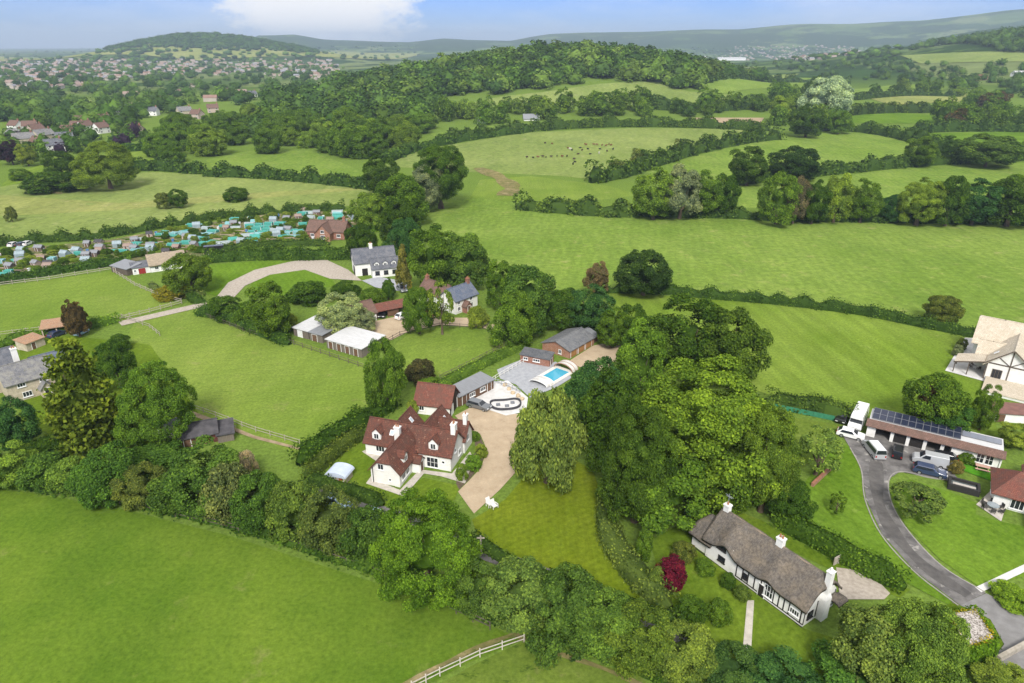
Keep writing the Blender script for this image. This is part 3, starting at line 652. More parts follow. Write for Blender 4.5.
# kerbs of the asphalt drive
kerb = surf('kerb_stone', (.3, .28, .25), (.22, .21, .19), 1.5, .9, .2)
for ln in ([(850, 448), (861, 470), (865, 500), (881, 535), (914, 572), (958, 606)], [(962, 482), (930, 478), (901, 472), (889, 480), (891, 502), (907, 530), (941, 566), (985, 593)]):
    L = ribbon(smooth_line([at(*p) for p in ln]), .18); n = len(L) // 2; m = MB()
    for i in range(n - 1):
        a, b, c, d = L[i], L[i + 1], L[2 * n - 2 - i], L[2 * n - 1 - i]
        m.hull([(q.x, q.y, -.05) for q in (d, c, b, a)], [(q.x, q.y, .13) for q in (d, c, b, a)])
    o = m.build('kerb', kerb); o['kind'] = 'structure'

# worn ground: bare strip along the rail fence, feet of the hedgerow, gateways, wheel marks on the drive
worn = grass('worn_turf', (.14, .14, .05), (.2, .17, .085), (.07, .1, .02), (.3, .24, .15), None, .2, .5, .55, .9)
for pix, w_, lab in (([(380, 700), (430, 672), (475, 650), (512, 636), (530, 634)], .7, 'worn earth strip along the rail fence'), ([(512, 634), (545, 650), (600, 668), (650, 690)], .6, 'worn earth strip below the hedgerow'),
                     ([(28, 186), (45, 191), (62, 197)], 2.2, 'thin pale path across the meadow corner'), ([(0, 244), (90, 238), (170, 226)], 0, ''), ([(640, 205), (600, 203), (560, 207)], 0, ''),
                     ([(478, 168), (500, 178), (512, 188), (505, 196)], 9, 'bare sandy track beside the dark trees'), ([(196, 405), (214, 396), (236, 388)], 0, 'trodden line across the paddock')):
    if w_: sheet('path', ribbon(smooth_line([G(*q) for q in pix]), lambda t, w_=w_: w_ * (.6 + .5 * abs(math.sin(t * 9)))), worn, lab, world=True)
wheel = surf('wheel_marks', (.12, .112, .105), (.07, .066, .063), .6, .85, .25)
for off in (0,):
    L = smooth_line([at(*q) for q in ((876, 462), (878, 500), (894, 534), (926, 568), (968, 596))])
    L2 = [p + Vector((-(L[min(i + 1, len(L) - 1)] - L[max(i - 1, 0)]).normalized().y, (L[min(i + 1, len(L) - 1)] - L[max(i - 1, 0)]).normalized().x, 0)) * off for i, p in enumerate(L)]
    sheet('wheel_track', ribbon(L2, lambda t: 1.7 + .35 * math.sin(t * 17)), wheel, 'darker worn band on the asphalt drive', world=True)
# ------------------------------------------------------------------ trees and hedges of the near and middle ground
def GL(px, py, lift):
    """where the line of sight through a pixel is `lift` metres above the terrain"""
    d = ray(px, py)
    if d.z < -1e-4:
        t = (lift - EYE) / d.z
        if t * math.hypot(d.x, d.y) < 330: return Vector((d.x * t, d.y * t, 0))
    return march(d, lift)
def fit(cx, top, bot, w, low=.1):
    """stand, width and height of a tree whose crown spans that box in the survey photograph"""
    H = 8.0; mid = (top + bot) / 2; c = (1 + low) / 2
    for _ in range(8):
        p = GL(cx, mid, c * H); D = p.y * math.cos(PITCH) + (EYE - p.z - c * H) * math.sin(PITCH); mpp = D / FPX
        W = w * mpp; a = math.atan2(EYE - p.z - c * H, math.hypot(p.x, p.y))
        hh = (bot - top) / 2 * mpp; q = hh * hh - (W / 2 * math.sin(a)) ** 2
        H = max(math.sqrt(max(q, 0)) / math.cos(a) / ((1 - low) / 2), .4 * W)
    return p, W, H
def grn(c):
    return (c[0] * 1.2, c[1] * 1.36, c[2] * .95) if c[1] > c[0] and c[2] < c[0] else c
def TT(rows, name='broadleaf_tree', group=None):
    for r_ in rows:
        cx, top, bot, w, style, t, lab = r_[:7]; nm = r_[7] if len(r_) > 7 else name
        p, W, H = fit(cx, top, bot, w); tint = TN[t] if isinstance(t, str) else grn(t)
        tree(nm, p, W, H, style, tint, lab, .1 if style not in ('airy',) else .22, group=group)
def SS(rows):
    for cx, top, bot, w, t, lab in rows:
        p, W, H = fit(cx, top, bot, w * .8, 0); bush('shrub', p, W, H * .92, TN[t] if isinstance(t, str) else grn(t), lab)
TT([
 (76, 335, 446, 80, 'cedar', (.088, .115, .02), 'tall yellow green cedar with layered boughs beside the old stone house', 'cedar_tree'),
 (155, 360, 440, 74, 'big', 'm', 'round oak beside the cedar, standing over the dark roofed stable'),
 (114, 338, 385, 34, 'mid', 'd', 'dark tree rising behind the cedar at the paddock edge'),
 (10, 401, 449, 46, 'mid', 'e', 'dark bluish tree in front of the old stone house'),
 (75, 301, 334, 22, 'column', BR, 'bronze brown egg shaped conifer beside the tiled carport', 'conifer_tree'),
 (424, 487, 594, 100, 'big', (.08, .138, .02), 'large round bright green tree standing highest in the foreground hedgerow'),
 (386, 337, 406, 38, 'mid', 'm', 'tall narrow green tree behind the white house at the paddock corner'),
 (548, 384, 478, 74, 'weeping', (.135, .17, .052), 'weeping birch with trailing grey green branches beside the gravel forecourt', 'weeping_birch_tree'),
 (594, 358, 420, 52, 'mid', 'e', 'bluish green tree just right of the swimming pool'),
 (612, 378, 466, 58, 'mid', 'd', 'dark green tree filling the gap between birch and giant oak'),
 (642, 326, 392, 50, 'mid', 'm', 'mid green tree left of the dark pair by the mown field'),
 (692, 302, 374, 72, 'mid', 'd', 'dark round tree with the highest crown beside the mown strip field'),
 (735, 308, 384, 66, 'mid', (.055, .085, .018), 'broad dark tree at the edge of the mown strip field'),
 (706, 353, 486, 154, 'big', (.106, .15, .024), 'giant spreading oak with olive crown behind the thatched cottage'),
 (770, 404, 506, 62, 'big', (.08, .12, .024), 'broad tree on the right flank of the giant olive oak'),
 (640, 398, 516, 86, 'big', (.05, .085, .018), 'darker tree on the left flank of the giant oak over the lawn'),
 (668, 446, 522, 86, 'mid', 'm', 'lower green tree below the giant oak, left of the cottage'),
 (726, 452, 512, 70, 'mid', 'm', 'green tree directly behind the cottage chimney with the aerial'),
 (820, 428, 474, 46, 'airy', (.12, .16, .045), 'loose old fruit tree in the wild garden by the motorhome', 'fruit_tree'),
 (790, 474, 518, 44, 'mid', 'd', 'dark tree at the lower corner of the wild garden'),
 (937, 371, 428, 58, 'mid', 'm', 'round tree on the mown grass behind the solar panels'),
 (950, 402, 436, 38, 'mid', (.04, .085, .022), 'smaller green tree touching the solar panel roof'),
 (925, 386, 428, 18, 'mid', BR, 'brownish leafed tree against the round tree behind the garages'),
 (986, 388, 428, 24, 'mid', 'm', 'upright green tree left of the red roofed shed'),
 (919, 482, 519, 56, 'airy', (.085, .12, .04), 'low spreading apple tree on the lawn inside the drive', 'apple_tree'),
 (838, 492, 513, 16, 'airy', 'm', 'thin young tree alone on the lawn left of the drive'),
 (880, 604, 690, 80, 'mid', (.12, .155, .05), 'pale feathery tree at the bottom beside the cottage parking', 'ash_tree'),
 (918, 592, 700, 104, 'big', (.1, .14, .034), 'big leafy tree at the bottom right below the cottage gable'),
 (862, 652, 716, 96, 'mid', (.06, .115, .028), 'leafy tree in front of the pale feathery one, cut by the frame', ),
 (785, 662, 716, 80, 'mid', 'e', 'dark leafy tree at the bottom edge below the cottage path'),
 (1008, 664, 705, 60, 'mid', 'y', 'yellow green tree top in the bottom right corner'),
 (370, 192, 226, 34, 'mid', 'l', 'light green round tree at the right end of the allotments'),
 (402, 172, 220, 46, 'mid', 'm', 'mid green tree nearest the light round one by the allotments'),
 (382, 158, 192, 36, 'mid', 'd', 'dark tree at the right tip of the pale meadow'),
 (440, 143, 202, 62, 'big', 'd', 'great dark tree at the left end of the middle field'),
 (425, 170, 208, 34, 'mid', 'g', 'grey green tree in the clump beside the middle field'),
 (402, 198, 242, 38, 'mid', 'd', 'dark tree between the great dark clump and the white slate house'),
 (404, 217, 256, 36, 'mid', 'e', 'blue green tree just behind the golden conifer'),
 (361, 222, 256, 30, 'mid', 'd', 'dark tree beside the red brick house near the allotments'),
 (435, 228, 284, 48, 'mid', 'm', 'left one of the two big round trees behind the tiled farmhouse'),
 (465, 235, 286, 46, 'mid', (.06, .095, .024), 'right one of the two big round trees behind the tiled farmhouse'),
 (403, 246, 288, 20, 'cone', (.13, .13, .03), 'golden conifer beside the white slate roofed house', 'conifer_tree'),
 (388, 279, 298, 14, 'column', 'd', 'small dark yew in front of the golden conifer', 'yew_tree'),
 (418, 285, 330, 29, 'mid', 'm', 'round green tree standing on the gravel yard before the farmhouse'),
 (441, 280, 330, 26, 'airy', 'l', 'thin airy tree on the gravel yard before the farmhouse'),
 (341, 294, 330, 42, 'mid', (.19, .215, .13), 'silvery grey willow over the white bungalow', 'willow_tree'),
 (365, 310, 330, 24, 'mid', 'g', 'small grey green willow by the sandy yard', 'willow_tree'),
 (270, 286, 334, 42, 'mid', 'm', 'green garden tree left of the white roofed sheds'),
 (527, 261, 328, 50, 'mid', (.06, .1, .026), 'tall tree in the copse above the brick garages'),
 (514, 290, 342, 42, 'mid', 'm', 'round tree in the copse at the end of the oval lawn'),
 (561, 288, 326, 42, 'mid', 'd', 'dark tree in the middle of the copse above the brick garages'),
 (590, 288, 330, 46, 'mid', 'e', 'dark blue green tree right behind the brick garage roof'),
 (598, 264, 292, 24, 'mid', (.14, .115, .06), 'brownish tree at the edge of the large middle field'),
 (612, 312, 346, 32, 'mid', 'm', 'green tree at the gravel apron right of the brick garages'),
 (634, 304, 344, 36, 'mid', 'd', 'dark tree between the copse and the mown strip field'),
 (645, 248, 292, 50, 'mid', (.033, .055, .018), 'dark dense round tree standing alone on the middle field hedge'),
 (944, 294, 322, 32, 'mid', (.09, .1, .03), 'bushy olive tree in the hedge left of the barn house'),
 (655, 172, 215, 42, 'mid', 'l', 'pale round tree on the far edge of the middle field'),
 (682, 169, 214, 40, 'mid', 'g', 'grey green tree beside the pale round one beyond the middle field'),
 (705, 176, 213, 36, 'mid', 'm', 'mid green tree right of the grey green pair beyond the middle field'),
 (726, 174, 213, 28, 'mid', 'd', 'dark tree ending the clump beyond the middle field'),
 (780, 172, 219, 38, 'mid', 'm', 'first tree of the right hand row beyond the middle field'),
 (797, 176, 219, 24, 'mid', (.12, .11, .06), 'brownish thin crowned tree in the row beyond the middle field'),
 (815, 183, 220, 26, 'mid', 'd', 'dark small tree right of the brownish one in the far row'),
 (838, 176, 218, 30, 'mid', 'l', 'light upright tree in the row beyond the middle field'),
 (864, 184, 219, 32, 'mid', 'm', 'round tree between the light upright one and the low gap in the far row'),
 (890, 194, 220, 20, 'mid', 'e', 'small dark tree at the low gap in the far row'),
 (922, 178, 221, 48, 'big', 'l', 'broad light tree right of the low gap in the far row'),
 (952, 174, 221, 32, 'mid', 'd', 'dark tall tree against the broad light one in the far row'),
 (977, 183, 221, 46, 'mid', 'e', 'bluish dark tree near the right end of the far row'),
 (1014, 177, 222, 52, 'mid', 'd', 'last dark tree of the far row, cut by the frame'),
 (749, 150, 182, 36, 'mid', 'd', 'dark round tree left of its twin on the hedged slope'),
 (796, 147, 178, 50, 'mid', (.03, .055, .018), 'very dark broad tree on the hedged slope'),
 (827, 76, 112, 46, 'mid', (.27, .3, .26), 'silvery white poplar standing out in the far trees', 'poplar_tree'),
 (840, 110, 131, 24, 'mid', 'm', 'round tree below the silvery poplar'),
 (808, 107, 134, 32, 'mid', 'd', 'dark tree left of the round one below the silvery poplar'),
 (783, 98, 120, 26, 'mid', 'l', 'light tree left of the silvery poplar'),
 (922, 139, 164, 30, 'mid', 'm', 'round tree at the crossing of the right hand hedges'),
 (990, 135, 164, 60, 'mid', (.07, .105, .028), 'wide low tree in the hedge at the right edge'),
 (875, 85, 95, 11, 'far', 'd', 'small dark round tree alone between two narrow fields'),
 (59, 150, 175, 26, 'mid', 'd', 'dark round tree by the green below the village'),
 (105, 141, 184, 54, 'big', 'l', 'large light green tree by the green below the village'),
 (10, 142, 162, 20, 'mid', PU, 'purple leaved tree at the left edge of the village'),
 (26, 146, 164, 18, 'mid', 'y', 'yellow green tree beside the purple one'),
 (189, 252, 290, 46, 'mid', (.075, .115, .02), 'yellow topped green tree beside the small thatched house'),
 (10, 206, 220, 10, 'mid', 'o', 'small lone tree on the pale meadow'),
 (163, 192, 207, 15, 'mid', 'o', 'olive bush of a tree left of its darker twin on the meadow'),
 (178, 190, 206, 17, 'mid', 'd', 'darker one of the two bushy trees on the meadow'),
 (500, 262, 305, 30, 'mid', 'm', 'slim tree on the right of the tiled farmhouse'),
 (1017, 424, 447, 30, 'mid', 'y', 'yellow green tree between the red shed and the tiled house'),
])
SS([
 (42, 436, 460, 54, 'd', 'dark clipped shrub below the cedar'),
 (150, 442, 470, 66, (.055, .1, .022), 'dense green thicket in front of the dark roofed stable'),
 (420, 356, 384, 38, (.06, .06, .025), 'bronze green shrub behind the white tiled house'),
 (429, 376, 392, 26, 'm', 'rounded shrub at the paddock gate behind the tiled barn'),
 (412, 398, 414, 14, 'y', 'small bright shrub between the house wings'),
 (461, 462, 480, 14, 'l', 'lowest green shrub in the bed by the forecourt'),
 (473, 455, 470, 20, (.09, .15, .025), 'largest bright shrub in the bed by the forecourt'),
 (481, 443, 458, 14, 'y', 'yellow green shrub in the bed by the forecourt'),
 (475, 430, 441, 10, 'm', 'small shrub at the house corner by the forecourt'),
 (606, 480, 503, 24, 'm', 'rounded shrub at the top end of the curved hedge'),
 (669, 556, 590, 38, (.1, .012, .026), 'crimson red acer bush on the cottage lawn'),
 (691, 594, 624, 38, 'd', 'dark round bush below the crimson acer'),
 (718, 597, 623, 28, 'm', 'loose green bush near the cottage path'),
 (684, 540, 562, 26, (.09, .1, .03), 'olive shrub above the crimson acer'),
 (706, 558, 575, 22, 'm', 'leafy plant at the upper end of the cottage front wall'),
 (728, 572, 588, 20, 'd', 'dark plant in the middle of the cottage front wall'),
 (742, 584, 600, 18, (.08, .11, .03), 'greyish plant beside the cottage doorway'),
 (690, 543, 553, 12, (.16, .13, .06), 'straw coloured low plant left of the cottage corner'),
 (644, 528, 562, 24, 'm', 'shrub growing inside the curved hedge'),
 (656, 566, 592, 22, (.08, .11, .03), 'shrub at the bend of the curved hedge'),
 (370, 286, 308, 30, 'm', 'rounded garden shrub right of the grey willow'),
 (346, 280, 298, 32, 'd', 'dark shrub below the white slate roofed house'),
 (306, 279, 304, 48, 'd', 'wide dark shrubbery mass above the white bungalow'),
 (290, 313, 330, 18, 'y', 'bright yellow green shrub by the white roofed sheds'),
 (478, 304, 327, 26, 'y', 'bright yellow green bush before the tiled farmhouse'),
 (172, 284, 299, 36, (.2, .19, .02), 'golden yellow shrub below the small thatched house'),
 (235, 187, 201, 27, 'd', 'dark rounded bush on the pale meadow'),
 (225, 294, 320, 40, 'd', 'dark shrub where the drive leaves the track'),
 (247, 299, 326, 32, 'm', 'green shrub right of the dark one on the drive'),
 (48, 173, 189, 62, 'd', 'long dark bush clump on the meadow edge'),
 (20, 168, 180, 24, 'm', 'bush clump left of the long dark one'),
 (957, 460, 474, 16, (.14, .13, .04), 'yellowish shrub by the artificial grass strip'),
 (968, 452, 464, 16, 'm', 'green shrub beside the garage pillar'),
 (962, 337, 350, 12, 'o', 'low olive shrub on the barn house terrace corner'),
 (958, 344, 356, 11, 'g', 'pale shrub at the barn house terrace edge'),
 (966, 408, 424, 18, 'y', 'light shrub on the grass behind the garages'),
 (1014, 586, 606, 44, (.13, .19, .025), 'bright clipped hedge bush at the right edge by the road'),
 (118, 333, 350, 24, 'd', 'dark shrub at the top of the stone house garden'),
 (18, 366, 392, 20, 'd', 'clipped dark bush against the stone house wall'),
 (508, 318, 340, 26, 'd', 'dark shrub at the fence end of the oval lawn'),
 (960, 424, 436, 14, 'm', 'leafy climber low on the red shed side'),
])
# the thick foreground hedgerow: every big bush in it is a plant of its own
fore = [(8, 444, 494, 52, (.1, .14, .03), 'yellowish'), (40, 452, 494, 46, (.06, .1, .024), 'mid green'), (68, 458, 498, 40, (.085, .125, .03), 'light green'),
 (105, 444, 506, 64, (.06, .115, .026), 'fresh green'), (142, 462, 512, 54, (.095, .11, .035), 'olive'), (172, 470, 516, 44, (.06, .095, .024), 'mid green'),
 (202, 446, 520, 74, (.055, .09, .022), 'dark green'), (232, 462, 526, 50, (.09, .1, .045), 'greyish'), (262, 468, 536, 62, (.05, .085, .02), 'dark green'),
 (296, 476, 545, 60, (.07, .1, .026), 'mid green'), (330, 490, 556, 60, (.08, .1, .035), 'olive'), (364, 506, 566, 50, (.05, .085, .022), 'dark green'),
 (476, 560, 622, 56, (.06, .095, .026), 'mid green'), (522, 556, 636, 84, (.095, .135, .04), 'light green'), (566, 566, 650, 80, (.055, .09, .024), 'dark green'),
 (604, 588, 660, 74, (.07, .11, .026), 'mid green'), (640, 606, 676, 72, (.085, .12, .026), 'yellowish'), (684, 622, 690, 74, (.09, .115, .03), 'olive'), (728, 640, 700, 72, (.05, .085, .03), 'bluish')]
where = ['at the left edge', 'second from the left edge', 'third from the left edge', 'below the cedar', 'in front of the red stable', 'just left of the widest dark bush', 'below the dark roofed stable', 'beside the pale tall grass',
 'above the left fence posts', 'below the corner of the paddock hedge', 'below the blue parked car', 'left of the tallest round tree', 'right of the tallest round tree', 'below the front lawn', 'above the white rail fence end',
 'below the curved hedge', 'below the tip of the striped lawn', 'left of the cottage path', 'at the bottom of the cottage path']
for (cx, a, b, w_, t, nm), wh in zip(fore, where):
    p, W, H = fit(cx, a, b - 5, w_, 0)
    tree('hedgerow_bush', p, W * .9, H, 'mid' if w_ > 50 else 'bush', grn(t), f'{nm} bush of the foreground hedgerow {wh}', .0, 'bush', 'bushes of the foreground hedgerow', True)
def HH(rows):
    for pix, w_, h_, t, lab, kw in rows:
        hedge(smooth_line([G(*p) for p in pix], 5) if len(pix) > 2 else [G(*p) for p in pix], w_, h_, TN[t] if isinstance(t, str) else grn(t), lab, **kw)
HH([
 ([(-60, 474), (0, 483), (60, 489), (120, 498), (190, 514), (256, 530), (345, 559), (430, 586), (510, 620), (600, 650), (700, 694)], 2.6, 1.2, (.05, .085, .018), 'long undergrowth hedge along the foot of the foreground hedgerow', dict(wild=.3, density=10, leaf=.4)),
 ([(298, 466), (330, 445), (362, 424), (396, 404)], 3.2, 2.6, 'd', 'wild dark hedge on the paddock side of the white tiled house', dict(wild=.25, density=11)),
 ([(306, 480), (322, 466), (345, 447), (368, 434)], 2.6, 1.9, (.075, .095, .024), 'clipped olive hedge along the left side of the house garden', dict(wild=.06, density=14, leaf=.26)),
 ([(306, 481), (340, 492), (384, 506)], 1.8, 1.8, (.05, .08, .02), 'clipped dark hedge along the front of the house garden', dict(wild=.06, density=14, leaf=.26)),
 ([(434, 392), (470, 372), (512, 352), (528, 342)], 2.4, 1.5, (.1, .15, .03), 'clipped bright hedge beside the oval lawn fence', dict(wild=.05, density=12, leaf=.26)),
 ([(606, 508), (610, 540), (626, 568), (648, 592), (670, 610)], 3.2, 2.2, (.095, .12, .035), 'curved clipped hedge between the striped lawn and the cottage', dict(wild=.12, density=14, leaf=.28)),
 ([(470, 540), (520, 570), (580, 592), (620, 606), (680, 626)], 1.6, 1.3, (.05, .08, .02), 'low dark hedge along the bottom of the striped lawn', dict(wild=.14, density=12, leaf=.28)),
 ([(772, 520), (810, 540), (850, 562), (905, 590)], 3.0, 2.2, (.06, .1, .018), 'thick clipped hedge behind the thatched cottage', dict(wild=.07, density=14, leaf=.28)),
 ([(764, 404), (800, 409), (856, 422)], 3.4, 3.0, (.06, .09, .024), 'hedge between the mown field and the wild garden', dict(wild=.2, density=10)),
 ([(600, 292), (660, 293), (700, 297), (780, 304), (860, 314), (915, 325), (990, 340)], 2.4, 2.3, (.045, .075, .02), 'long low hedge dividing the large middle field from the mown field', dict(wild=.28, density=9)),
 ([(205, 262), (256, 259), (310, 259), (352, 258)], 4, 3.4, (.05, .085, .02), 'tall dark hedge in front of the red brick house', dict(wild=.15, density=7, leaf=.5)),
 ([(362, 231), (386, 230)], 4, 3, (.09, .15, .02), 'short bright hedge beside the brick house', dict(wild=.08, density=7, leaf=.5)),
 ([(-60, 290), (0, 283), (70, 271), (132, 263)], 3.2, 2.1, (.045, .08, .02), 'hedge along the lower side of the allotments', dict(wild=.12, density=8, leaf=.45)),
 ([(205, 252), (262, 246), (330, 245)], 3.2, 1.7, (.055, .085, .024), 'wild hedge along the back of the allotment plots', dict(wild=.3, density=6, leaf=.5)),
 ([(-60, 256), (0, 246), (40, 242), (100, 238), (165, 227), (240, 216), (345, 209)], 3.2, 2.6, (.05, .08, .022), 'hedge between the allotments and the pale meadow', dict(wild=.35, density=7, leaf=.5)),
 ([(180, 286), (195, 302), (206, 302)], 2.4, 1.8, (.05, .085, .02), 'low hedge corner where track meets drive', dict(wild=.1)),
 ([(0, 348), (30, 338), (72, 332)], 2.5, 1.6, (.08, .13, .024), 'light green hedge at the top of the stone house garden', dict(wild=.2)),
 ([(84, 330), (104, 325), (120, 321)], 2.6, 2.2, (.1, .16, .03), 'bright hedge right of the bronze conifer', dict(wild=.15)),
 ([(196, 314), (222, 318), (252, 330), (290, 345)], 3, 2.6, (.05, .085, .022), 'garden hedge along the top of the paddock', dict(wild=.25, density=8)),
 ([(205, 296), (170, 296), (150, 286)], 1.6, 1.2, (.1, .12, .05), 'low garden hedge below the small thatched house', dict(wild=.2)),
 ([(516, 208), (560, 212), (600, 215), (640, 216)], 7, 4.5, (.06, .09, .026), 'wild hedge along the far edge of the middle field', dict(wild=.4, density=2.6, leaf=.9)),
 ([(640, 216), (740, 218), (770, 220), (900, 222), (1040, 225)], 4, 3.2, (.05, .08, .024), 'hedge under the row of trees beyond the middle field', dict(wild=.3, density=3, leaf=.8)),
 ([(590, 183), (625, 176), (660, 164), (700, 152), (745, 143), (780, 139)], 7, 6, (.05, .08, .022), 'thick hedge climbing beside the cattle pasture', dict(wild=.35, density=1.6, leaf=1.2)),
 ([(384, 163), (420, 150), (470, 140), (530, 132)], 5, 4, (.05, .085, .022), 'hedge on the left rim of the cattle pasture', dict(wild=.4, density=1.8, leaf=1.1)),
 ([(530, 131), (600, 127), (680, 127), (770, 131)], 7, 6, (.055, .085, .022), 'hedge along the top of the cattle pasture', dict(wild=.35, density=1.5, leaf=1.2)),
 ([(735, 184), (790, 178), (850, 172), (915, 166), (990, 161), (1040, 160)], 6, 5, (.05, .08, .022), 'hedge across the slope above the far row of trees', dict(wild=.35, density=1.8, leaf=1.1)),
 ([(790, 131), (850, 131), (890, 137), (925, 146), (960, 158)], 7, 6, (.05, .08, .022), 'hedge running down towards the wide low tree', dict(wild=.4, density=1.5, leaf=1.2)),
 ([(910, 133), (960, 131), (1040, 132)], 8, 6, (.045, .075, .022), 'hedge above the bright field at the right edge', dict(wild=.4, density=1.3, leaf=1.3)),
 ([(800, 118), (830, 117), (880, 113), (960, 112)], 9, 7, (.05, .075, .024), 'hedge above the bright field between two hedgerows', dict(wild=.4, density=1.2, leaf=1.4)),
 ([(640, 108), (700, 111), (760, 108), (800, 106)], 10, 8, (.05, .08, .024), 'hedge below the clearing on the wooded hill', dict(wild=.4, density=1.1, leaf=1.5)),
 ([(440, 141), (490, 134), (560, 128)], 6, 5, (.055, .085, .024), 'hedge between the narrow field and the cattle pasture', dict(wild=.4, density=1.5, leaf=1.2)),
 ([(205, 176), (260, 178), (330, 184), (375, 190)], 5, 4.5, (.045, .075, .022), 'hedge along the top of the pale meadow', dict(wild=.35, density=2.2, leaf=1)),
 ([(90, 176), (150, 170), (205, 174)], 6, 5, (.045, .075, .022), 'dark hedge at the upper left of the pale meadow', dict(wild=.35, density=2, leaf=1)),
 ([(120, 152), (165, 149)], 6, 4.5, (.045, .08, .022), 'clipped hedge across the village green', dict(wild=.1, density=2, leaf=1)),
 ([(700, 84), (780, 83), (850, 84)], 10, 7, (.05, .08, .028), 'hedge right of the hill wood between two fields', dict(wild=.4, density=.9, leaf=1.7)),
 ([(850, 100), (905, 96), (960, 97)], 8, 5, (.05, .08, .028), 'hedge between the narrow fields near the round tree', dict(wild=.3, density=.9, leaf=1.6)),
])
# ---- belts and rows of middle distance trees
rg = random.Random(5)
def inpoly(x, y, P):
    c = False; n = len(P)
    for i in range(n):
        (x0, y0), (x1, y1) = P[i], P[i - 1]
        if (y0 > y) != (y1 > y) and x < (x1 - x0) * (y - y0) / (y1 - y0) + x0: c = not c
    return c
WORD = {'d': 'dark green', 'm': 'mid green', 'l': 'light green', 'o': 'olive green', 'e': 'bluish green', 'y': 'yellow green', 'b': 'brownish', 'g': 'greyish'}
def scatter(P, n, rmin, seed):
    """pixels inside an outline, kept apart by rmin metres on the ground"""
    r = random.Random(seed); out = []; xs = [p[0] for p in P]; ys = [p[1] for p in P]
    for _ in range(n * 60):
        if len(out) >= n: break
        x, y = r.uniform(min(xs), max(xs)), r.uniform(min(ys), max(ys))
        if not inpoly(x, y, P): continue
        g = G(x, y)
        if all((g - q).length > rmin for q in out): out.append(g)
    return out
def belt(P, n, W, H, kinds, place, seed, rmin=6.0, style='far'):
    for g in scatter(P, n, rmin, seed):
        k = rg.choice(kinds); s = rg.uniform(.75, 1.3)
        tree('hedgerow_tree' if 'hedge' in place else 'broadleaf_tree', g, W * s, H * s * rg.uniform(.85, 1.15), style, TN[k], f'{WORD[k]} tree {place}', 0.02, 'tree', f'{WORD[k]} trees {place}', True)
belt([(262, 158), (300, 150), (350, 160), (378, 158), (400, 140), (372, 128), (300, 128), (256, 140)], 24, 16, 14, 'mmlml', 'of the belt above the small field', 3, 9, 'mid')
belt([(372, 160), (430, 142), (436, 126), (380, 128), (360, 140)], 9, 15, 13, 'mlmd', 'where the belt meets the cattle pasture', 4, 9, 'mid')
belt([(150, 166), (205, 160), (256, 145), (256, 125), (180, 130), (140, 150)], 18, 15, 13, 'mmlml', 'left of the small field under the belt', 5, 9, 'mid')
belt([(580, 118), (660, 117), (655, 106), (585, 106)], 8, 14, 14, 'dmm', 'in the clump below the hill clearing', 6, 9, 'far')
belt([(512, 122), (585, 119), (580, 106), (500, 110), (440, 118), (450, 128)], 14, 12, 12, 'mmlm', 'along the hedge below the hill clearing', 7, 8, 'far')
belt([(665, 117), (765, 115), (770, 104), (670, 106)], 12, 11, 11, 'dm', 'on the hedge right of the hill clearing', 8, 8, 'far')
belt([(765, 128), (860, 128), (860, 112), (780, 108)], 12, 12, 12, 'dmlm', 'on the slope below the silvery poplar', 9, 8, 'far')
belt([(925, 130), (1030, 131), (1040, 104), (950, 100), (930, 112)], 16, 14, 13, 'dmbm', 'in the copse above the bright right hand field', 10, 9, 'far')
belt([(890, 97), (960, 97), (960, 84), (900, 82)], 10, 13, 12, 'dml', 'right of the small round tree', 11, 8, 'far')
belt([(770, 100), (850, 98), (850, 86), (776, 84)], 9, 13, 13, 'dmm', 'around the silvery poplar', 12, 8, 'far')
belt([(600, 182), (700, 152), (776, 139), (772, 136), (690, 148), (590, 178)], 8, 8, 7.5, 'dmo', 'on the hedge beside the cattle pasture', 13, 8, 'far')
belt([(940, 160), (1030, 162), (1030, 158), (940, 156)], 5, 9, 8, 'dm', 'on the hedge at the right edge', 14, 6, 'far')
belt([(470, 176), (530, 172), (520, 166), (474, 168)], 0, 8, 7, 'dm', 'x', 15)
# ------------------------------------------------------------------ building kit
WHITE = surf('white_render', (.78, .77, .74), (.66, .65, .62), .7, .85, .2, spots=((.5, .48, .43), .9, .68))
CREAM = surf('cream_stone', (.52, .45, .34), (.36, .31, .23), 1.6, .9, .2, .2)
FRAME_W = surf('white_frame', (.78, .78, .77), (.7, .7, .69), 3, .5, .4)
TIMB = surf('black_timber', (.03, .027, .025), (.018, .016, .015), 4, .8, .2)
OAKW = surf('grey_oak', (.14, .11, .09), (.08, .065, .05), 3, .85, .2)
BOARD = surf('dark_boarding', (.06, .045, .035), (.035, .028, .022), 1, .85, .2, .3, (.3, .3, 9))
BRWN = surf('brown_boarding', (.17, .1, .06), (.1, .055, .035), 1, .85, .2, .3, (.4, .4, 7))
LEAD = surf('lead_grey', (.3, .32, .35), (.22, .235, .26), .8, .6, .4)
BRICK = brickmat('red_brick', (.33, .12, .07), (.24, .08, .05), (.3, .26, .22))
BRICK2 = brickmat('orange_brick', (.38, .16, .085), (.29, .11, .06), (.32, .28, .23))
POT = surf('clay_pot', (.38, .19, .1), (.28, .13, .07), 4, .85, .2)
RED_T = roofmat('red_clay_tiles', (.17, .064, .042), (.1, .042, .032), (.09, .05, .038), moss=(.26, .16, .11))
RED_T2 = roofmat('bright_clay_tiles', (.22, .08, .055), (.155, .058, .044), (.12, .065, .05), moss=(.24, .14, .1))
BRN_T = roofmat('brown_tiles', (.2, .12, .095), (.15, .09, .07), (.11, .075, .06), .3, .3)
SLATE = roofmat('slate', (.13, .14, .16), (.095, .1, .12), (.17, .17, .18), .25, .3)
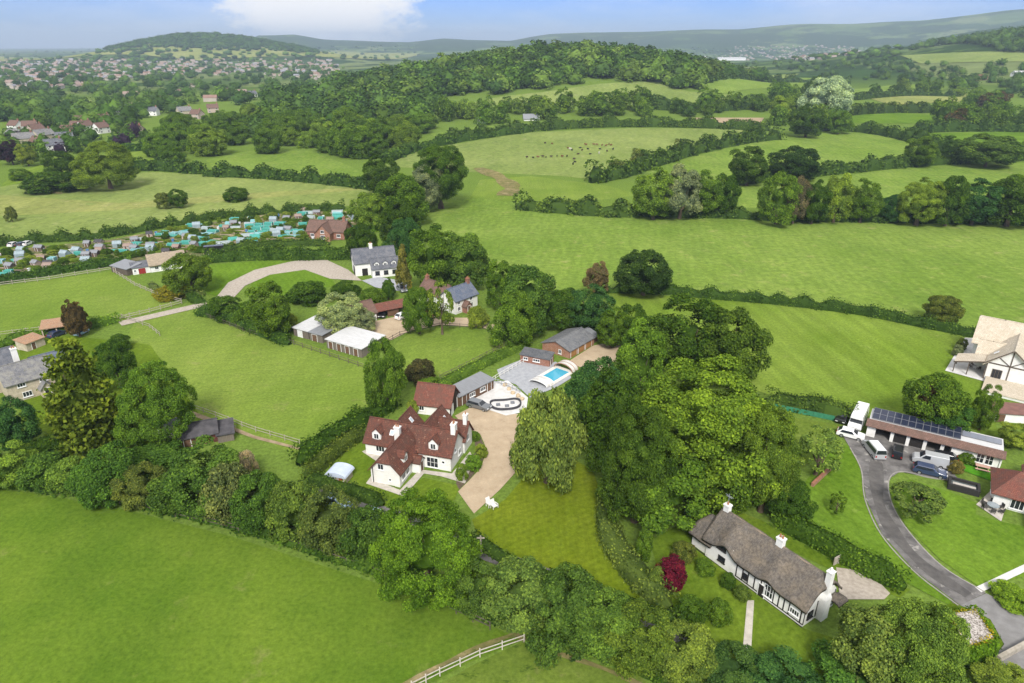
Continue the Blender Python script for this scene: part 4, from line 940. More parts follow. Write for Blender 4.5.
OLD_SLATE = roofmat('old_slate', (.2, .2, .21), (.14, .14, .15), (.26, .25, .22), .25, .3, moss=(.17, .17, .1))
SLATE_BL = roofmat('blue_slate', (.13, .16, .22), (.1, .12, .17), (.16, .17, .2), .25, .3)
BEIGE_T = roofmat('beige_tiles', (.6, .53, .42), (.5, .43, .335), (.42, .36, .27), .3, .3)
ORG_T = roofmat('pale_clay_tiles', (.42, .25, .15), (.34, .19, .11), (.3, .22, .15), .3, .3)
SHEET_G = surf('grey_sheet_roof', (.24, .25, .265), (.17, .175, .185), .9, .6, .4, .2, (12, .6, 1))
SHEET_W = surf('white_sheet_roof', (.56, .56, .56), (.45, .45, .45), .6, .6, .3, .2, (1.2, 9, 1))
FELT = surf('dark_felt', (.09, .085, .09), (.05, .048, .052), .9, .9, .2, .1)
def glass_mat():
    m, nt, out = _nt('window_glass'); b = N(nt, 'ShaderNodeBsdfPrincipled')
    b.inputs['Base Color'].default_value = (.018, .022, .028, 1); b.inputs['Roughness'].default_value = .08; b.inputs['Specular IOR Level'].default_value = .6
    nt.links.new(b.outputs[0], out.inputs[0]); return m
GLASS = glass_mat()
def thatch_mat():
    m, nt, out = _nt('thatch'); b = N(nt, 'ShaderNodeBsdfDiffuse'); uv = N(nt, 'ShaderNodeUVMap', uv_map='slope').outputs[0]
    tc = N(nt, 'ShaderNodeTexCoord').outputs['Object']
    f = noise(nt, mapping(nt, uv, 0, (5, .5, 1)), 2.2, 6, .75); g = noise(nt, tc, .55, 5, .7); h = noise(nt, tc, 3.5, 4, .75)
    c = ramp(nt, f, [(.3, (.06, .054, .048)), (.7, (.185, .165, .145))])
    c = mixc(nt, ramp(nt, g, [(.4, (0, 0, 0)), (.65, (1, 1, 1))]), c, (.18, .15, .115)); c = mixc(nt, 1.0, c, ramp(nt, h, [(.3, (.6,) * 3), (.7, (1.35,) * 3)]), 'MULTIPLY')
    nt.links.new(c, b.inputs[0]); bn = N(nt, 'ShaderNodeBump'); bn.inputs['Strength'].default_value = .7; bn.inputs['Distance'].default_value = .12
    nt.links.new(f, bn.inputs['Height']); nt.links.new(bn.outputs[0], b.inputs['Normal']); nt.links.new(b.outputs[0], out.inputs[0]); return m
THATCH = thatch_mat()

class House:
    """one building: an Empty at its front left corner; x along the front, y away from it"""
    def __init__(s, name, label, cat, a, b=None, yaw=None, group=None):
        a = Vector((a[0], a[1], 0)) if len(a) == 3 and False else a
        s.o = a; s.yaw = yaw if yaw is not None else math.atan2(b.y - a.y, b.x - a.x); s.len = (b - a).length if b is not None else 0
        s.root = empty(name, a, s.yaw, label, cat, group); s.walls = {}
    def wing(s, x0, x1, y0, y1, eave, ridge, axis='x', hip=((0, 0), (0, 0)), ov=.35, wall=None, roof=None, gable=None, t=.16, roofname='roof', base=0):
        """walls to the eaves and gables plus a pitched roof; hip = (run-in of the ridge, height its foot stands above the eaves) at both ends"""
        wall = wall or WHITE; roof = roof or RED_T
        T = (lambda x, y, z: (x, y, z)) if axis == 'x' else (lambda x, y, z: (y, x, z))
        if axis != 'x': x0, x1, y0, y1 = y0, y1, x0, x1
        ym = (y0 + y1) / 2; sl = (ridge - eave) / (ym - y0); flip = axis != 'x'
        m = s.walls.setdefault(wall.name, (MB(), wall))[0]
        gz_ = [ridge if h[0] == 0 else eave + h[1] for h in hip]
        def end(x, zt, sg):
            dy = (zt - eave) / sl
            pts = [(x, y0, base), (x, y1, base), (x, y1, eave), (x, y1 - dy, zt), (x, y0 + dy, zt), (x, y0, eave)]
            if zt >= ridge - 1e-6: pts = pts[:3] + [(x, ym, ridge)] + [pts[5]]
            if zt <= eave + 1e-6: pts = [pts[0], pts[1], (x, y1, eave), (x, y0, eave)]
            return pts if sg > 0 else pts[::-1]
        for x, zt, sg in ((x0, gz_[0], -1), (x1, gz_[1], 1)):
            p = [T(*q) for q in end(x, zt, sg)]; tgt = m if gable is None else s.walls.setdefault(gable.name, (MB(), gable))[0]
            tgt.poly(p[::-1] if flip else p)
        for y, sg in ((y0, 1), (y1, -1)):
            p = [T(*q) for q in ((x0, y, base), (x1, y, base), (x1, y, eave), (x0, y, eave))]
            if sg < 0: p = p[::-1]
            m.poly(p[::-1] if flip else p)
        rm = MB(); ez = eave - sl * ov + .04; rz = ridge + .04
        rx0 = x0 - ov if hip[0][0] == 0 else x0 + hip[0][0]; rx1 = x1 + ov if hip[1][0] == 0 else x1 - hip[1][0]
        def slab(pts, ud, vd, o):
            uv = [((Vector(p) - Vector(o)).dot(Vector(ud)), (Vector(p) - Vector(o)).dot(Vector(vd))) for p in pts]
            pts = [T(*q) for q in pts]
            if flip: pts = pts[::-1]; uv = uv[::-1]
            k = len(rm.f); rm.hull([(q[0], q[1], q[2] - t) for q in pts], pts); rm.uv[k + 1] = uv
        hyp = math.hypot(1, sl)
        for sg, ye, yw in ((1, y0 - ov, y0), (-1, y1 + ov, y1)):
            pts = [(x0 - ov, ye, ez), (x1 + ov, ye, ez)]
            if hip[1][0]:
                if hip[1][1] > 0: zt = eave + hip[1][1] - .02; pts.append((x1 + ov, yw + sg * (zt - eave) / sl, zt + .04))
            pts.append((rx1, ym, rz)); pts.append((rx0, ym, rz))
            if hip[0][0] and hip[0][1] > 0: zt = eave + hip[0][1] - .02; pts.append((x0 - ov, yw + sg * (zt - eave) / sl, zt + .04))
            if sg < 0: pts = pts[::-1]
            slab(pts, (1, 0, 0), (0, sg / hyp, sl / hyp), (x0, ye, ez))
        for h, x, rx, sg in ((hip[0], x0 - ov, rx0, -1), (hip[1], x1 + ov, rx1, 1)):
            if h[0]:
                zt = eave + h[1] - .02 if h[1] > 0 else ez - .04; dy = (zt - eave) / sl
                pts = [(x, y0 + dy, zt + .04), (x, y1 - dy, zt + .04), (rx, ym, rz)]
                if sg < 0: pts = [pts[1], pts[0], pts[2]]
                sd = Vector((rx - x, 0, rz - zt)).normalized(); slab(pts, (0, 1, 0), sd[:], (x, y0, zt))
        rm.tube(T(rx0, ym, rz + .02), T(rx1, ym, rz + .02), .11, .11, 6)
        return rm.build(roofname, roof, s.root)
    def flat(s, x0, x1, y0, y1, h, wall, roof, h2=None, ov=.25, t=.14, axis='y', roofname='roof'):
        """walls with a flat or single pitch roof: h at y0 (or x0), h2 at the far side"""
        h2 = h if h2 is None else h2; m = s.walls.setdefault(wall.name, (MB(), wall))[0]
        hz = (lambda x, y: h + (h2 - h) * ((y - y0) / (y1 - y0) if axis == 'y' else (x - x0) / (x1 - x0)))
        c = [(x0, y0), (x1, y0), (x1, y1), (x0, y1)]
        for i in range(4):
            (ax, ay), (bx, by) = c[i], c[(i + 1) % 4]; m.poly([(ax, ay, 0), (bx, by, 0), (bx, by, hz(bx, by)), (ax, ay, hz(ax, ay))])
        e = [(x0 - ov, y0 - ov), (x1 + ov, y0 - ov), (x1 + ov, y1 + ov), (x0 - ov, y1 + ov)]
        rm = MB(); rm.hull([(x, y, hz(x, y) + .005) for x, y in e], [(x, y, hz(x, y) + t) for x, y in e]); rm.uv[1] = [(x, y) for x, y in e]
        return rm.build(roofname, roof, s.root)
    def window(s, x, y, z, w, h, face='-y', bars=1, fm=None, parent=None, name='window', sill=True, rows=0):
        """glass, a frame with glazing bars and a sill; z is the foot of the window"""
        rz = {'-y': 0, '+x': R(90), '+y': R(180), '-x': R(-90)}[face]; fm = fm or FRAME_W
        g = MB().box(-w / 2, w / 2, -.03, .05, 0, h).build(name, GLASS, parent or s.root, (x, y, z), (0, 0, rz))
        f = MB(); b = .07
        f.box(-w / 2 - .02, -w / 2 + b, -.07, .04, -.02, h + .02).box(w / 2 - b, w / 2 + .02, -.07, .04, -.02, h + .02).box(-w / 2 + b, w / 2 - b, -.07, .04, h - b, h + .02).box(-w / 2 + b, w / 2 - b, -.07, .04, -.02, b)
        for k in range(1, bars + 1): xx = -w / 2 + w * k / (bars + 1); f.box(xx - .03, xx + .03, -.06, .04, b, h - b)
        for k in range(1, rows + 1): zz = h * k / (rows + 1); f.box(-w / 2 + b, w / 2 - b, -.055, .04, zz - .02, zz + .02)
        if parent is None:
            f.build('frame', fm, g)
            if sill: MB().box(-w / 2 - .1, w / 2 + .1, -.16, .02, -.1, -.025).build('sill', fm, g)
        return g
    def door(s, x, y, w, h, face='-y', mat=None, handle=True, z=0, name='door'):
        rz = {'-y': 0, '+x': R(90), '+y': R(180), '-x': R(-90)}[face]
        d = MB().box(-w / 2, w / 2, -.05, .05, .02, h).build(name, mat or BRWN, s.root, (x, y, z), (0, 0, rz))
        MB().box(-w / 2 - .09, -w / 2 - .002, -.07, .05, 0, h + .09).box(w / 2 + .002, w / 2 + .09, -.07, .05, 0, h + .09).box(-w / 2, w / 2, -.07, .05, h + .002, h + .09).build('frame', FRAME_W, d)
        if handle: MB().box(w / 2 - .16, w / 2 - .1, -.1, -.055, h * .47, h * .53).build('handle', LEAD, d)
        return d
    def chimney(s, x, y, z0, z1, w=.7, d=.6, mat=None, pots=2, axis='x'):
        m = MB().box(x - w / 2, x + w / 2, y - d / 2, y + d / 2, z0, z1 - .2).box(x - w / 2 - .07, x + w / 2 + .07, y - d / 2 - .07, y + d / 2 + .07, z1 - .198, z1)
        c = m.build('chimney', mat or WHITE, s.root)
        for k in range(pots):
            q = (k - (pots - 1) / 2) * .34; px_, py_ = (x + q, y) if axis == 'x' else (x, y + q)
            MB().tube((px_, py_, z1 + .002), (px_, py_, z1 + .42), .13, .1, 10).build('chimney_pot', POT, c)
        return c
    def dormer(s, x, y, z, w, h, rh, back, face='-y', wall=None, roof=None, ww=.8):
        """gabled dormer standing on the slope; (x, y, z) = middle of its front foot"""
        rz = {'-y': 0, '+x': R(90), '+y': R(180), '-x': R(-90)}[face]
        m = MB(); P_ = [(-w / 2, 0, 0), (w / 2, 0, 0), (w / 2, 0, h), (0, 0, h + rh), (-w / 2, 0, h)]
        m.hull(P_[::-1], [(a, back, c) for a, b, c in P_][::-1]); d = m.build('dormer', wall or WHITE, s.root, (x, y, z), (0, 0, rz))
        r_ = MB(); o = .18; dz = rh / (w / 2) * o
        for sg in (-1, 1):
            a = [(sg * (w / 2 + o), -o, h - dz + .03), (0, -o, h + rh + .03), (0, back, h + rh + .03), (sg * (w / 2 + o), back, h - dz + .03)]
            if sg > 0: a = [a[0], a[3], a[2], a[1]][::-1] if False else a[::-1]
            k = len(r_.f); r_.hull([(p[0], p[1], p[2]) for p in a], [(p[0], p[1], p[2] + .1) for p in a]); r_.uv[k + 1] = [(p[1], (1 - abs(p[0]) / w) * w) for p in a]
        r_.build('dormer_roof', roof or RED_T, d)
        g = MB().box(-ww / 2, ww / 2, -.03, .02, h * .15, h * .92); g.build('window', GLASS, d)
        f = MB()
        for a, b in ((-ww / 2 - .05, -ww / 2 + .04), (-.035, .035), (ww / 2 - .04, ww / 2 + .05)): f.box(a, b, -.06, .02, h * .12, h * .95)
        f.box(-ww / 2, ww / 2, -.055, .02, h * .12, h * .2).box(-ww / 2, ww / 2, -.055, .02, h * .88, h * .95).build('window_frame', FRAME_W, d)
        return d
    def part(s, name, mat, fn, parent=None):
        m = MB(); fn(m); return m.build(name, mat, parent or s.root)
    def skylight(s, x, y, ze, eave, w=.7, l=.9, slope=1, face='-y', parent=None):
        """roof window lying on a slope: (x, y) on plan, ze = height of the slope there"""
        rz = {'-y': 0, '+x': R(90), '+y': R(180), '-x': R(-90)}[face]; a = math.atan(slope)
        o = MB().box(-w / 2, w / 2, -l / 2, l / 2, .0, .09).build('skylight', FRAME_W, s.root, (x, y, ze + .06), (a, 0, rz))
        o.rotation_mode = 'XYZ'
        MB().box(-w / 2 + .08, w / 2 - .08, -l / 2 + .08, l / 2 - .08, .085, .105).build('pane', PANE, o); return o
    def done(s):
        for k, (m, mat) in s.walls.items():
            if m.f: m.build('wall', mat, s.root)
        return s.root
PANE = surf('sky_glass', (.45, .5, .55), (.36, .42, .48), 1, .15, .6)
# ------------------------------------------------------------------ the buildings
def V2(x, y): return Vector((x, y, 0))
# white tiled house
h = House('tiled_house', 'large white rendered house with several steep red tiled roofs beside the gravel forecourt', 'house', V2(-14.5, 90.3), yaw=R(-17))
h.wing(-9.2, .2, 0, 5.4, 2.5, 5.2)
h.wing(-4.7, -.05, -6.7, 1.2, 2.6, 5.15, 'y', ((1.2, 1.35), (0, 0)))
h.wing(.05, 5.6, -.7, 4.6, 2.95, 5.65)
h.wing(-2.3, 2.25, 3.2, 9.4, 2.62, 5.3, 'y')
h.wing(-7.1, -3.2, 4.6, 8.4, 2.4, 4.7, 'y')
h.wing(1.2, 5.8, 4.7, 8.1, 2.7, 4.9)
h.wing(.0, 1.3, -2.6, -1.1, 2.0, 2.7, 'x', ov=.2, roofname='porch_roof')
h.dormer(-7.3, .35, 2.7, 1.5, 1.25, .75, 1.9)
h.dormer(2.7, -.4, 3.1, 1.5, 1.25, .75, 1.9)
h.dormer(-.3, -3.9, 2.7, 1.4, 1.1, .7, 1.7, '+x')
h.window(-6.6, 0, .9, 1.5, 1.0, bars=2); h.window(-3.0, -6.7, 2.55, .95, 1.0, bars=1); h.window(-1.6, -6.7, .8, .4, .5, bars=0)
h.window(-.05, -5.4, .7, 1.1, 1.0, '+x', 1); h.window(-.05, -4.0, .7, 1.1, 1.0, '+x', 1)
h.window(2.6, -.7, .25, 1.9, 1.75, bars=2, rows=1); h.window(4.4, -.7, 1.2, .5, .5, bars=0)
h.window(5.6, 1.2, 2.3, .6, .7, '+x', 0); h.window(5.8, 6.2, 1.6, .9, 1.1, '+x', 1); h.window(5.6, 3, .9, 1.0, 1.0, '+x', 1)
h.door(1.3, -1.85, .85, 1.75, '+x', BRWN)
h.chimney(-3.4, .1, 3, 5.95, .9, .7, WHITE, 2); h.chimney(5.25, 1.95, 4.2, 7.0, .7, 1.0, WHITE, 2, 'y'); h.chimney(5.45, 6.4, 3.4, 6.2, .6, .8, WHITE, 1, 'y')
h.skylight(-5.0, 1.3, 3.8, 2.5); h.skylight(1.25, 6.2, 3.83, 2.6, face='+x', slope=1.19); h.skylight(1.25, 7.9, 3.83, 2.6, face='+x', slope=1.19); h.skylight(-4.1, 6.4, 3.5, 2.6, face='+x', slope=1.2)
h.part('downpipe', TIMB, lambda m: m.tube((-4.35, -6.78, 0), (-4.35, -6.78, 2.9), .06).tube((.1, -1.0, 0), (.1, -1.0, 2.9), .06))
h.done()
# tiled barn garage
h = House('barn_garage', 'barn with red tiled roof and dark boarded gable behind the white tiled house', 'barn', V2(-17.1, 106.0), yaw=R(-13))
h.wing(0, 6.4, 0, 5.2, 2.3, 4.9, roof=RED_T2)
h.part('boarding', BOARD, lambda m: m.hull([(6.41, 0, 0), (6.41, 5.2, 0), (6.41, 5.2, 2.28), (6.41, 2.6, 4.86), (6.41, 0, 2.28)], [(6.46, 0, 0), (6.46, 5.2, 0), (6.46, 5.2, 2.28), (6.46, 2.6, 4.86), (6.46, 0, 2.28)]))
h.door(6.47, 1.2, .9, 1.9, '+x', FRAME_W, False); h.door(6.47, 4.4, .9, 1.9, '+x', FRAME_W, False); h.window(1.2, 0, .8, .9, .9); h.done()
# long timber outbuilding
h = House('outbuilding', 'long low timber outbuilding with grey sheet roof beside the white terrace', 'outbuilding', V2(-9.5, 108.4), V2(-3.5, 115.4))
h.flat(0, h.len, 0, 3.3, 2.0, BRWN, SHEET_G, 2.35); h.door(1.3, 0, 1, 1.8); h.window(3.4, 0, .8, 1.4, .8, bars=2); h.window(6.2, 0, .8, 1.4, .8, bars=2); h.door(8, 0, 1, 1.8)
h.flat(-2.6, -.05, 1.2, 3.2, 1.7, BOARD, FELT, 1.9); h.done()
# brick garages
h = House('brick_garage_block', 'orange brick garage block with grey roof and wooden doors above the pool', 'garage', V2(6.5, 133.4), yaw=R(-39))
h.wing(0, 7, 0, 9.4, 1.85, 3.1, 'y', wall=BRICK2, roof=roofmat('grey_tiles', (.16, .165, .175), (.125, .13, .14), (.19, .19, .19), .3, .3), ov=.3)
for y in (1.6, 4.4, 7.2):
    d = h.door(7, y, 2.2, 1.65, '+x', surf('oak_doors', (.36, .19, .07), (.27, .13, .05), .9, .7, .3, .1, (9, 9, .5)), True)
h.window(4.6, 0, .5, .7, .9); h.wing(1.2, 6.6, 9.45, 11.6, 1.6, 2.5, 'y', wall=BRWN, roof=SHEET_G); h.done()
h = House('pool_hut', 'small red brown pool hut with dark roof at the end of the patio', 'hut', V2(1.7, 127.5), V2(6.8, 125.2))
h.flat(0, h.len + .8, 0, 2.5, 1.65, BRICK, roofmat('dark_shingle', (.11, .115, .125), (.085, .09, .1), (.14, .14, .14), .3, .3), 2.15, ov=.18); h.window(1.2, 0, .7, 1, .6, bars=1); h.window(3.6, 0, .7, 1.5, .6, bars=2); h.door(h.len + .8, 1.2, .8, 1.5, '+x'); h.done()
# thatched cottage
def thatch_roof(root, x0, x1, ym, half, eave, ridge, hip0, hip1, brows, name='roof', ov=.42, mat=None, th=.34):
    """thick rounded thatch: ridge along x; hipN = height left at that end's edge (None: cut gable); brows = (x, side, width, lift) eyebrow waves in the eave"""
    nx, ny = max(24, int((x1 - x0) * 4)), 26; k = (ridge - eave) / half
    def top(x, y):
        d = math.sqrt((y - ym) ** 2 + .12); z = ridge + .3 - k * (d - .1)
        for h_, xe, sg in ((hip0, x0 - ov, 1), (hip1, x1 + ov, -1)):
            if h_ is not None: zh = h_ + sg * (x - xe) * 1.25; e_ = .5; q = max(e_ - abs(z - zh), 0) / e_; z = min(z, zh) - q * q * e_ * .25
        for bx, sd, bw, bl in brows:
            if (y - ym) * sd > 0: f_ = math.exp(-((x - bx) / bw) ** 2) * min(1, abs(y - ym) / (half * .8)); z += bl * f_
        return z + .05 * math.sin(x * 2.1 + y) * math.sin(y * 3)
    V = []; F = []; UV = []
    for s in (0, 1):
        for i in range(nx + 1):
            x = x0 - ov + (x1 - x0 + 2 * ov) * i / nx
            for j in range(ny + 1):
                y = ym + (half + ov) * (2 * j / ny - 1); z = top(x, y); V.append((x, y, z - (th if s == 0 else 0)))
    n = (nx + 1) * (ny + 1); id_ = lambda i, j, s: s * n + i * (ny + 1) + j
    for i in range(nx):
        for j in range(ny):
            F.append((id_(i, j, 1), id_(i + 1, j, 1), id_(i + 1, j + 1, 1), id_(i, j + 1, 1))); F.append((id_(i, j, 0), id_(i, j + 1, 0), id_(i + 1, j + 1, 0), id_(i + 1, j, 0)))
    for i in range(nx):
        for j, fl in ((0, 0), (ny, 1)): q = (id_(i, j, 0), id_(i + 1, j, 0), id_(i + 1, j, 1), id_(i, j, 1)); F.append(q[::-1] if fl else q)
    for j in range(ny):
        for i, fl in ((0, 1), (nx, 0)): q = (id_(i, j, 0), id_(i, j + 1, 0), id_(i, j + 1, 1), id_(i, j, 1)); F.append(q[::-1] if fl else q)
    m = MB(); m.v = V; m.f = F
    for fi, f in enumerate(F): m.uv[fi] = [(V[v][0], V[v][1] * 1.4 + V[v][2] * .2) for v in f]
    return m.build(name, mat or THATCH, root, smooth=True)
h = House('thatched_cottage', 'long thatched white cottage with black timbers and three white chimneys', 'cottage', V2(23.8, 70.5), V2(32.5, 57.5))
L_ = h.len; rt = h.root
def wall(m):
    m.poly([(1.6, 0, 0), (L_, 0, 0), (L_, 0, 2.5), (6.2, 0, 2.5), (5.6, 0, 3.7), (3.2, 0, 3.7), (2.6, 0, 2.5), (1.6, 0, 2.5)])
    m.poly([(L_, 0, 0), (L_, 5.9, 0), (L_, 5.9, 2.6), (L_, 4.4, 4.3), (L_, 1.5, 4.3), (L_, 0, 2.6)]); m.poly([(L_, 5.9, 0), (0, 5.9, 0), (0, 5.9, 2.1), (L_, 5.9, 2.1)])
    m.poly([(1.6, 0, 0), (1.6, 0, 3), (1.6, 5.8, 3), (1.6, 5.8, 0)])
h.part('wall', WHITE, wall); h.part('side_wall', WHITE, lambda m: m.box(-.9, 1.55, .25, 4.6, 0, 2.3))
thatch_roof(rt, 1.5, L_, 2.95, 2.95, 2.85, 6.0, None, 4.7, [(4.4, -1, 1.15, 1.15), (10.7, -1, .8, .55)])
thatch_roof(rt, -.7, 1.9, 2.4, 2.2, 2.25, 4.35, 3.2, None, [], 'side_roof', .5)
h.part('ridge_capping', surf('ridge_thatch', (.3, .235, .165), (.2, .155, .11), 3, .95, .1, .5), lambda m: [m.hull([(x, 2.95 - .55, 5.6), (x, 2.95, 6.06), (x, 2.95 + .55, 5.6), (x, 2.95, 5.6)][::-1], [(x + .64, 2.95 - .55, 5.6), (x + .64, 2.95, 6.06), (x + .64, 2.95 + .55, 5.6), (x + .64, 2.95, 5.6)][::-1]) for x in [1.3 + .65 * i for i in range(20)]])
def studs(m):
    for x in (6.4, 7.3, 8.1, 9.0, 9.9, 11.7, 12.4, 13.1, 13.8, 15.3): m.box(x - .07, x + .07, -.035, .02, .35, 2.45)
    m.box(6.3, L_, -.04, .02, .36, .5).box(6.3, L_, -.045, .02, 2.35, 2.48)
h.part('timber_frame', TIMB, studs)
for y in (.1, 2.35, 5.7): h.part('corner_post', TIMB, lambda m, y=y: m.box(L_ - .02, L_ + .035, y - .08, y + .08, .3, 2.6))
h.part('plinth', TIMB, lambda m: m.box(-.95, L_ + .03, -.05, .1, 0, .13))
h.window(3.9, 0, 2.65, 1.3, .85, bars=2, fm=TIMB); h.window(4.1, 0, .95, 1.0, .75, bars=1, fm=TIMB); h.window(7.7, 0, .95, .6, .75, bars=1, fm=TIMB)
h.window(11.0, 0, .7, 1.2, 1.7, bars=2, rows=1); h.window(14.5, 0, .95, 1.2, .75, bars=3); h.window(L_, 1.2, .8, 1.0, .9, '+x', 1, TIMB); h.window(L_, 4.6, .7, 1.1, 1.2, '+x', 1, TIMB); h.door(10.1, 0, .8, 1.8, mat=TIMB)
c = h.chimney(1.75, 2.95, 5.0, 6.9, .75, .65, WHITE, 1); h.part('aerial', LEAD, lambda m: [m.tube((1.75, 2.95, 6.9), (1.75, 2.95, 8.5), .03)] + [m.tube((1.75 - .45 + .08 * i, 2.95, 8.0 + .05 * (i % 2)), (1.75 + .45 - .08 * i, 2.95 + .02, 8.0 + .05 * (i % 2)), .02) for i in range(2)] + [m.tube((1.2, 2.95, 8.2), (2.4, 2.95, 8.2), .025)])
h.chimney(9.6, 2.95, 5.2, 7.05, .85, .65, WHITE, 2)
st = h.part('chimney_stack', WHITE, lambda m: m.box(L_ + .002, L_ + .75, 2.5, 3.7, 0, 3.0).hull([(L_ + .002, 2.5, 3.0), (L_ + .75, 2.5, 3.0), (L_ + .75, 3.7, 3.0), (L_ + .002, 3.7, 3.0)], [(L_ + .002, 2.75, 3.7), (L_ + .6, 2.75, 3.7), (L_ + .6, 3.45, 3.7), (L_ + .002, 3.45, 3.7)]).box(L_ + .004, L_ + .6, 2.75, 3.45, 3.7, 6.6).box(L_ - .06, L_ + .67, 2.68, 3.52, 6.6, 6.75))
MB().tube((L_ + .3, 3.1, 6.75), (L_ + .3, 3.1, 7.2), .14, .11, 10).build('chimney_pot', WHITE, st)
thatch_roof(rt, L_ + .4, L_ + 1.3, 5.2, .7, 1.9, 2.3, None, 1.9, [], 'porch_roof', .2, th=.25)
h.done()
# open fronted garages with solar panels
h = House('garage_row', 'long open fronted garage row with solar panels and a brown tiled front slope', 'garage', V2(58.9, 98.1), V2(74.8, 88.2))
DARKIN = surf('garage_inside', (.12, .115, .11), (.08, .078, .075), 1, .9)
h.part('wall', WHITE, lambda m: m.box(0, h.len, 5.0, 5.2, 0, 2.55).box(0, .2, .3, 5.0, 0, 2.5).box(h.len - .2, h.len, .3, 5.0, 0, 2.5).box(12.1, 12.3, .3, 5, 0, 2.5).box(12.3, 15.4, .3, .5, 0, 2.5))
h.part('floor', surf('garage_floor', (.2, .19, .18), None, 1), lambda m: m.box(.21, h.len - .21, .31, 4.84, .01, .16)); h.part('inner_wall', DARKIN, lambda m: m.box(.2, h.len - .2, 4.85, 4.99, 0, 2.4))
for x in (.2, 3.5, 5.8, 8.2, 10.6): h.part('pier', WHITE, lambda m, x=x: m.box(x, x + (1.1 if x < 1 else .5), .3, .55, 0, 2.3))
for x in (6.35, 3.98): h.part('garage_door', TIMB, lambda m, x=x: m.box(x, x + 1.8, .5, .55, .02, 2.15))
h.part('roof', SHEET_W, lambda m: m.hull([(0, .9, 2.56), (h.len, .9, 2.56), (h.len, 5.5, 2.62), (0, 5.5, 2.62)], [(0, .9, 2.72), (h.len, .9, 2.72), (h.len, 5.5, 2.8), (0, 5.5, 2.8)]))
def fas(m):
    k = len(m.f); L2 = h.len + .3; m.hull([(-.3, -.25, 2.15), (L2, -.25, 2.15), (L2, 1.1, 2.85), (-.3, 1.1, 2.85)], [(-.3, -.25, 2.28), (L2, -.25, 2.28), (L2, 1.1, 2.98), (-.3, 1.1, 2.98)]); m.uv[k + 1] = [(0, 0), (L2, 0), (L2, 1.5), (0, 1.5)]
h.part('front_roof', BRN_T, fas)
SOL = surf('solar_glass', (.022, .028, .055), (.014, .018, .036), 1, .32, .5); SOLF = surf('solar_frame', (.2, .205, .22), (.15, .155, .17), 2, .4, .5)
SG = surf('grey_solar', (.2, .215, .26), (.16, .175, .21), 1, .3, .5)
def panel(x, y, z, w, l, mat, tilt):
    p_ = MB().box(0, w, 0, l, 0, .05).build('solar_panel', mat, h.root, (x, y, z), (tilt, 0, 0)); f = MB()
    f.box(-.03, .005, -.03, l + .03, -.01, .065).box(w - .005, w + .03, -.03, l + .03, -.01, .065).box(.005, w - .005, -.03, .01, -.01, .065).box(.005, w - .005, l - .01, l + .03, -.01, .065).build('frame', SOLF, p_)
for i in range(12):
    for j in range(2): panel(.35 + i * 1.06, 1.75 + j * 1.66, 2.86 + j * .22, .98, 1.6, SOL, R(7.5))
for i in range(5): panel(13.2 + i * 1.06, 3.2, 2.86, 1.0, 1.5, SG, R(4))
for x in (16, 17.2): h.window(x, .5, .3, 1.05, 1.7, bars=1, rows=1)
h.part('link_wall', WHITE, lambda m: m.box(15.4, h.len - .2, .5, .7, 0, 2.4)); h.done()
# tiled house at the right edge
h = House('edge_house', 'white house with brown red tiled roof at the right edge below the garages', 'house', at(998, 509), yaw=R(-32))
h.wing(-.8, 14, .6, 7.2, 2.5, 4.7, roof=RED_T2, hip=((2.6, 0), (0, 0)), ov=.5); h.wing(4.2, 9.5, -5.0, .8, 2.5, 4.4, 'y', roof=RED_T2, ov=.4)
h.window(-.8, 3.5, .4, 1.6, 1.6, '-x', 2); h.window(2, .6, .4, 1.6, 1.7, '-y', 2); h.window(4.2, -3, .8, 1.3, 1.1, '-x', 2); h.window(6.9, -5, .8, 1.4, 1.1, bars=2)
h.wing(3, 6.5, 6.6, 10.5, 2.5, 4.3, 'y', roof=RED_T2); h.done()
# barn house, upper right
h = House('barn_house', 'large beige roofed house with white gable and dark timber bracing at the right edge', 'house', at(982, 378.5), at(1028.4, 389.5))
w_ = h.len; h.wing(0, w_, 0, 10, 3.7, 7.0, 'y', roof=BEIGE_T, ov=.6); h.wing(-3.2, w_ + 3, 9.0, 18, 4.2, 8.2, 'x', roof=BEIGE_T, ov=.5); h.wing(-2.0, 5, 4.2, 9.2, 3.2, 5.6, 'x', roof=BEIGE_T, ov=.4)
def brace(m):
    m.box(-.1, w_ + .1, -.08, .02, 3.5, 3.72).box(w_ / 2 - .1, w_ / 2 + .1, -.085, .02, 0, 6.9)
    for s_ in (-1, 1):
        m.tube((w_ / 2, -.04, 3.6), (w_ / 2 + s_ * 2.2, -.04, 5.15), .09, .09, 6); m.tube((w_ / 2 + s_ * (w_ / 2 + .35), -.5, 3.5), (w_ / 2, -.5, 7.0), .14, .14, 6); m.box(w_ / 2 + s_ * (w_ / 2 - .12) - .12, w_ / 2 + s_ * (w_ / 2 - .12) + .12, -.082, .02, 0, 3.5)
h.part('timber_frame', OAKW, brace)
ver = h.part('veranda_roof', BEIGE_T, lambda m: (m.hull([(-5.2, -.3, 2.2), (-.4, -.3, 3.5), (-.4, 4.6, 3.5), (-5.2, 4.6, 2.2)], [(-5.2, -.3, 2.34), (-.4, -.3, 3.64), (-.4, 4.6, 3.64), (-5.2, 4.6, 2.34)]), m.uv.__setitem__(1, [(0, 0), (0, 5), (5, 5), (5, 0)])))
for x, y in ((-5, -.1), (-2.7, -.1), (-5, 4.4)): h.part('post', OAKW, lambda m, x=x, y=y: m.box(x - .09, x + .09, y - .09, y + .09, 0, 2.3 + (x + 5) * .25))
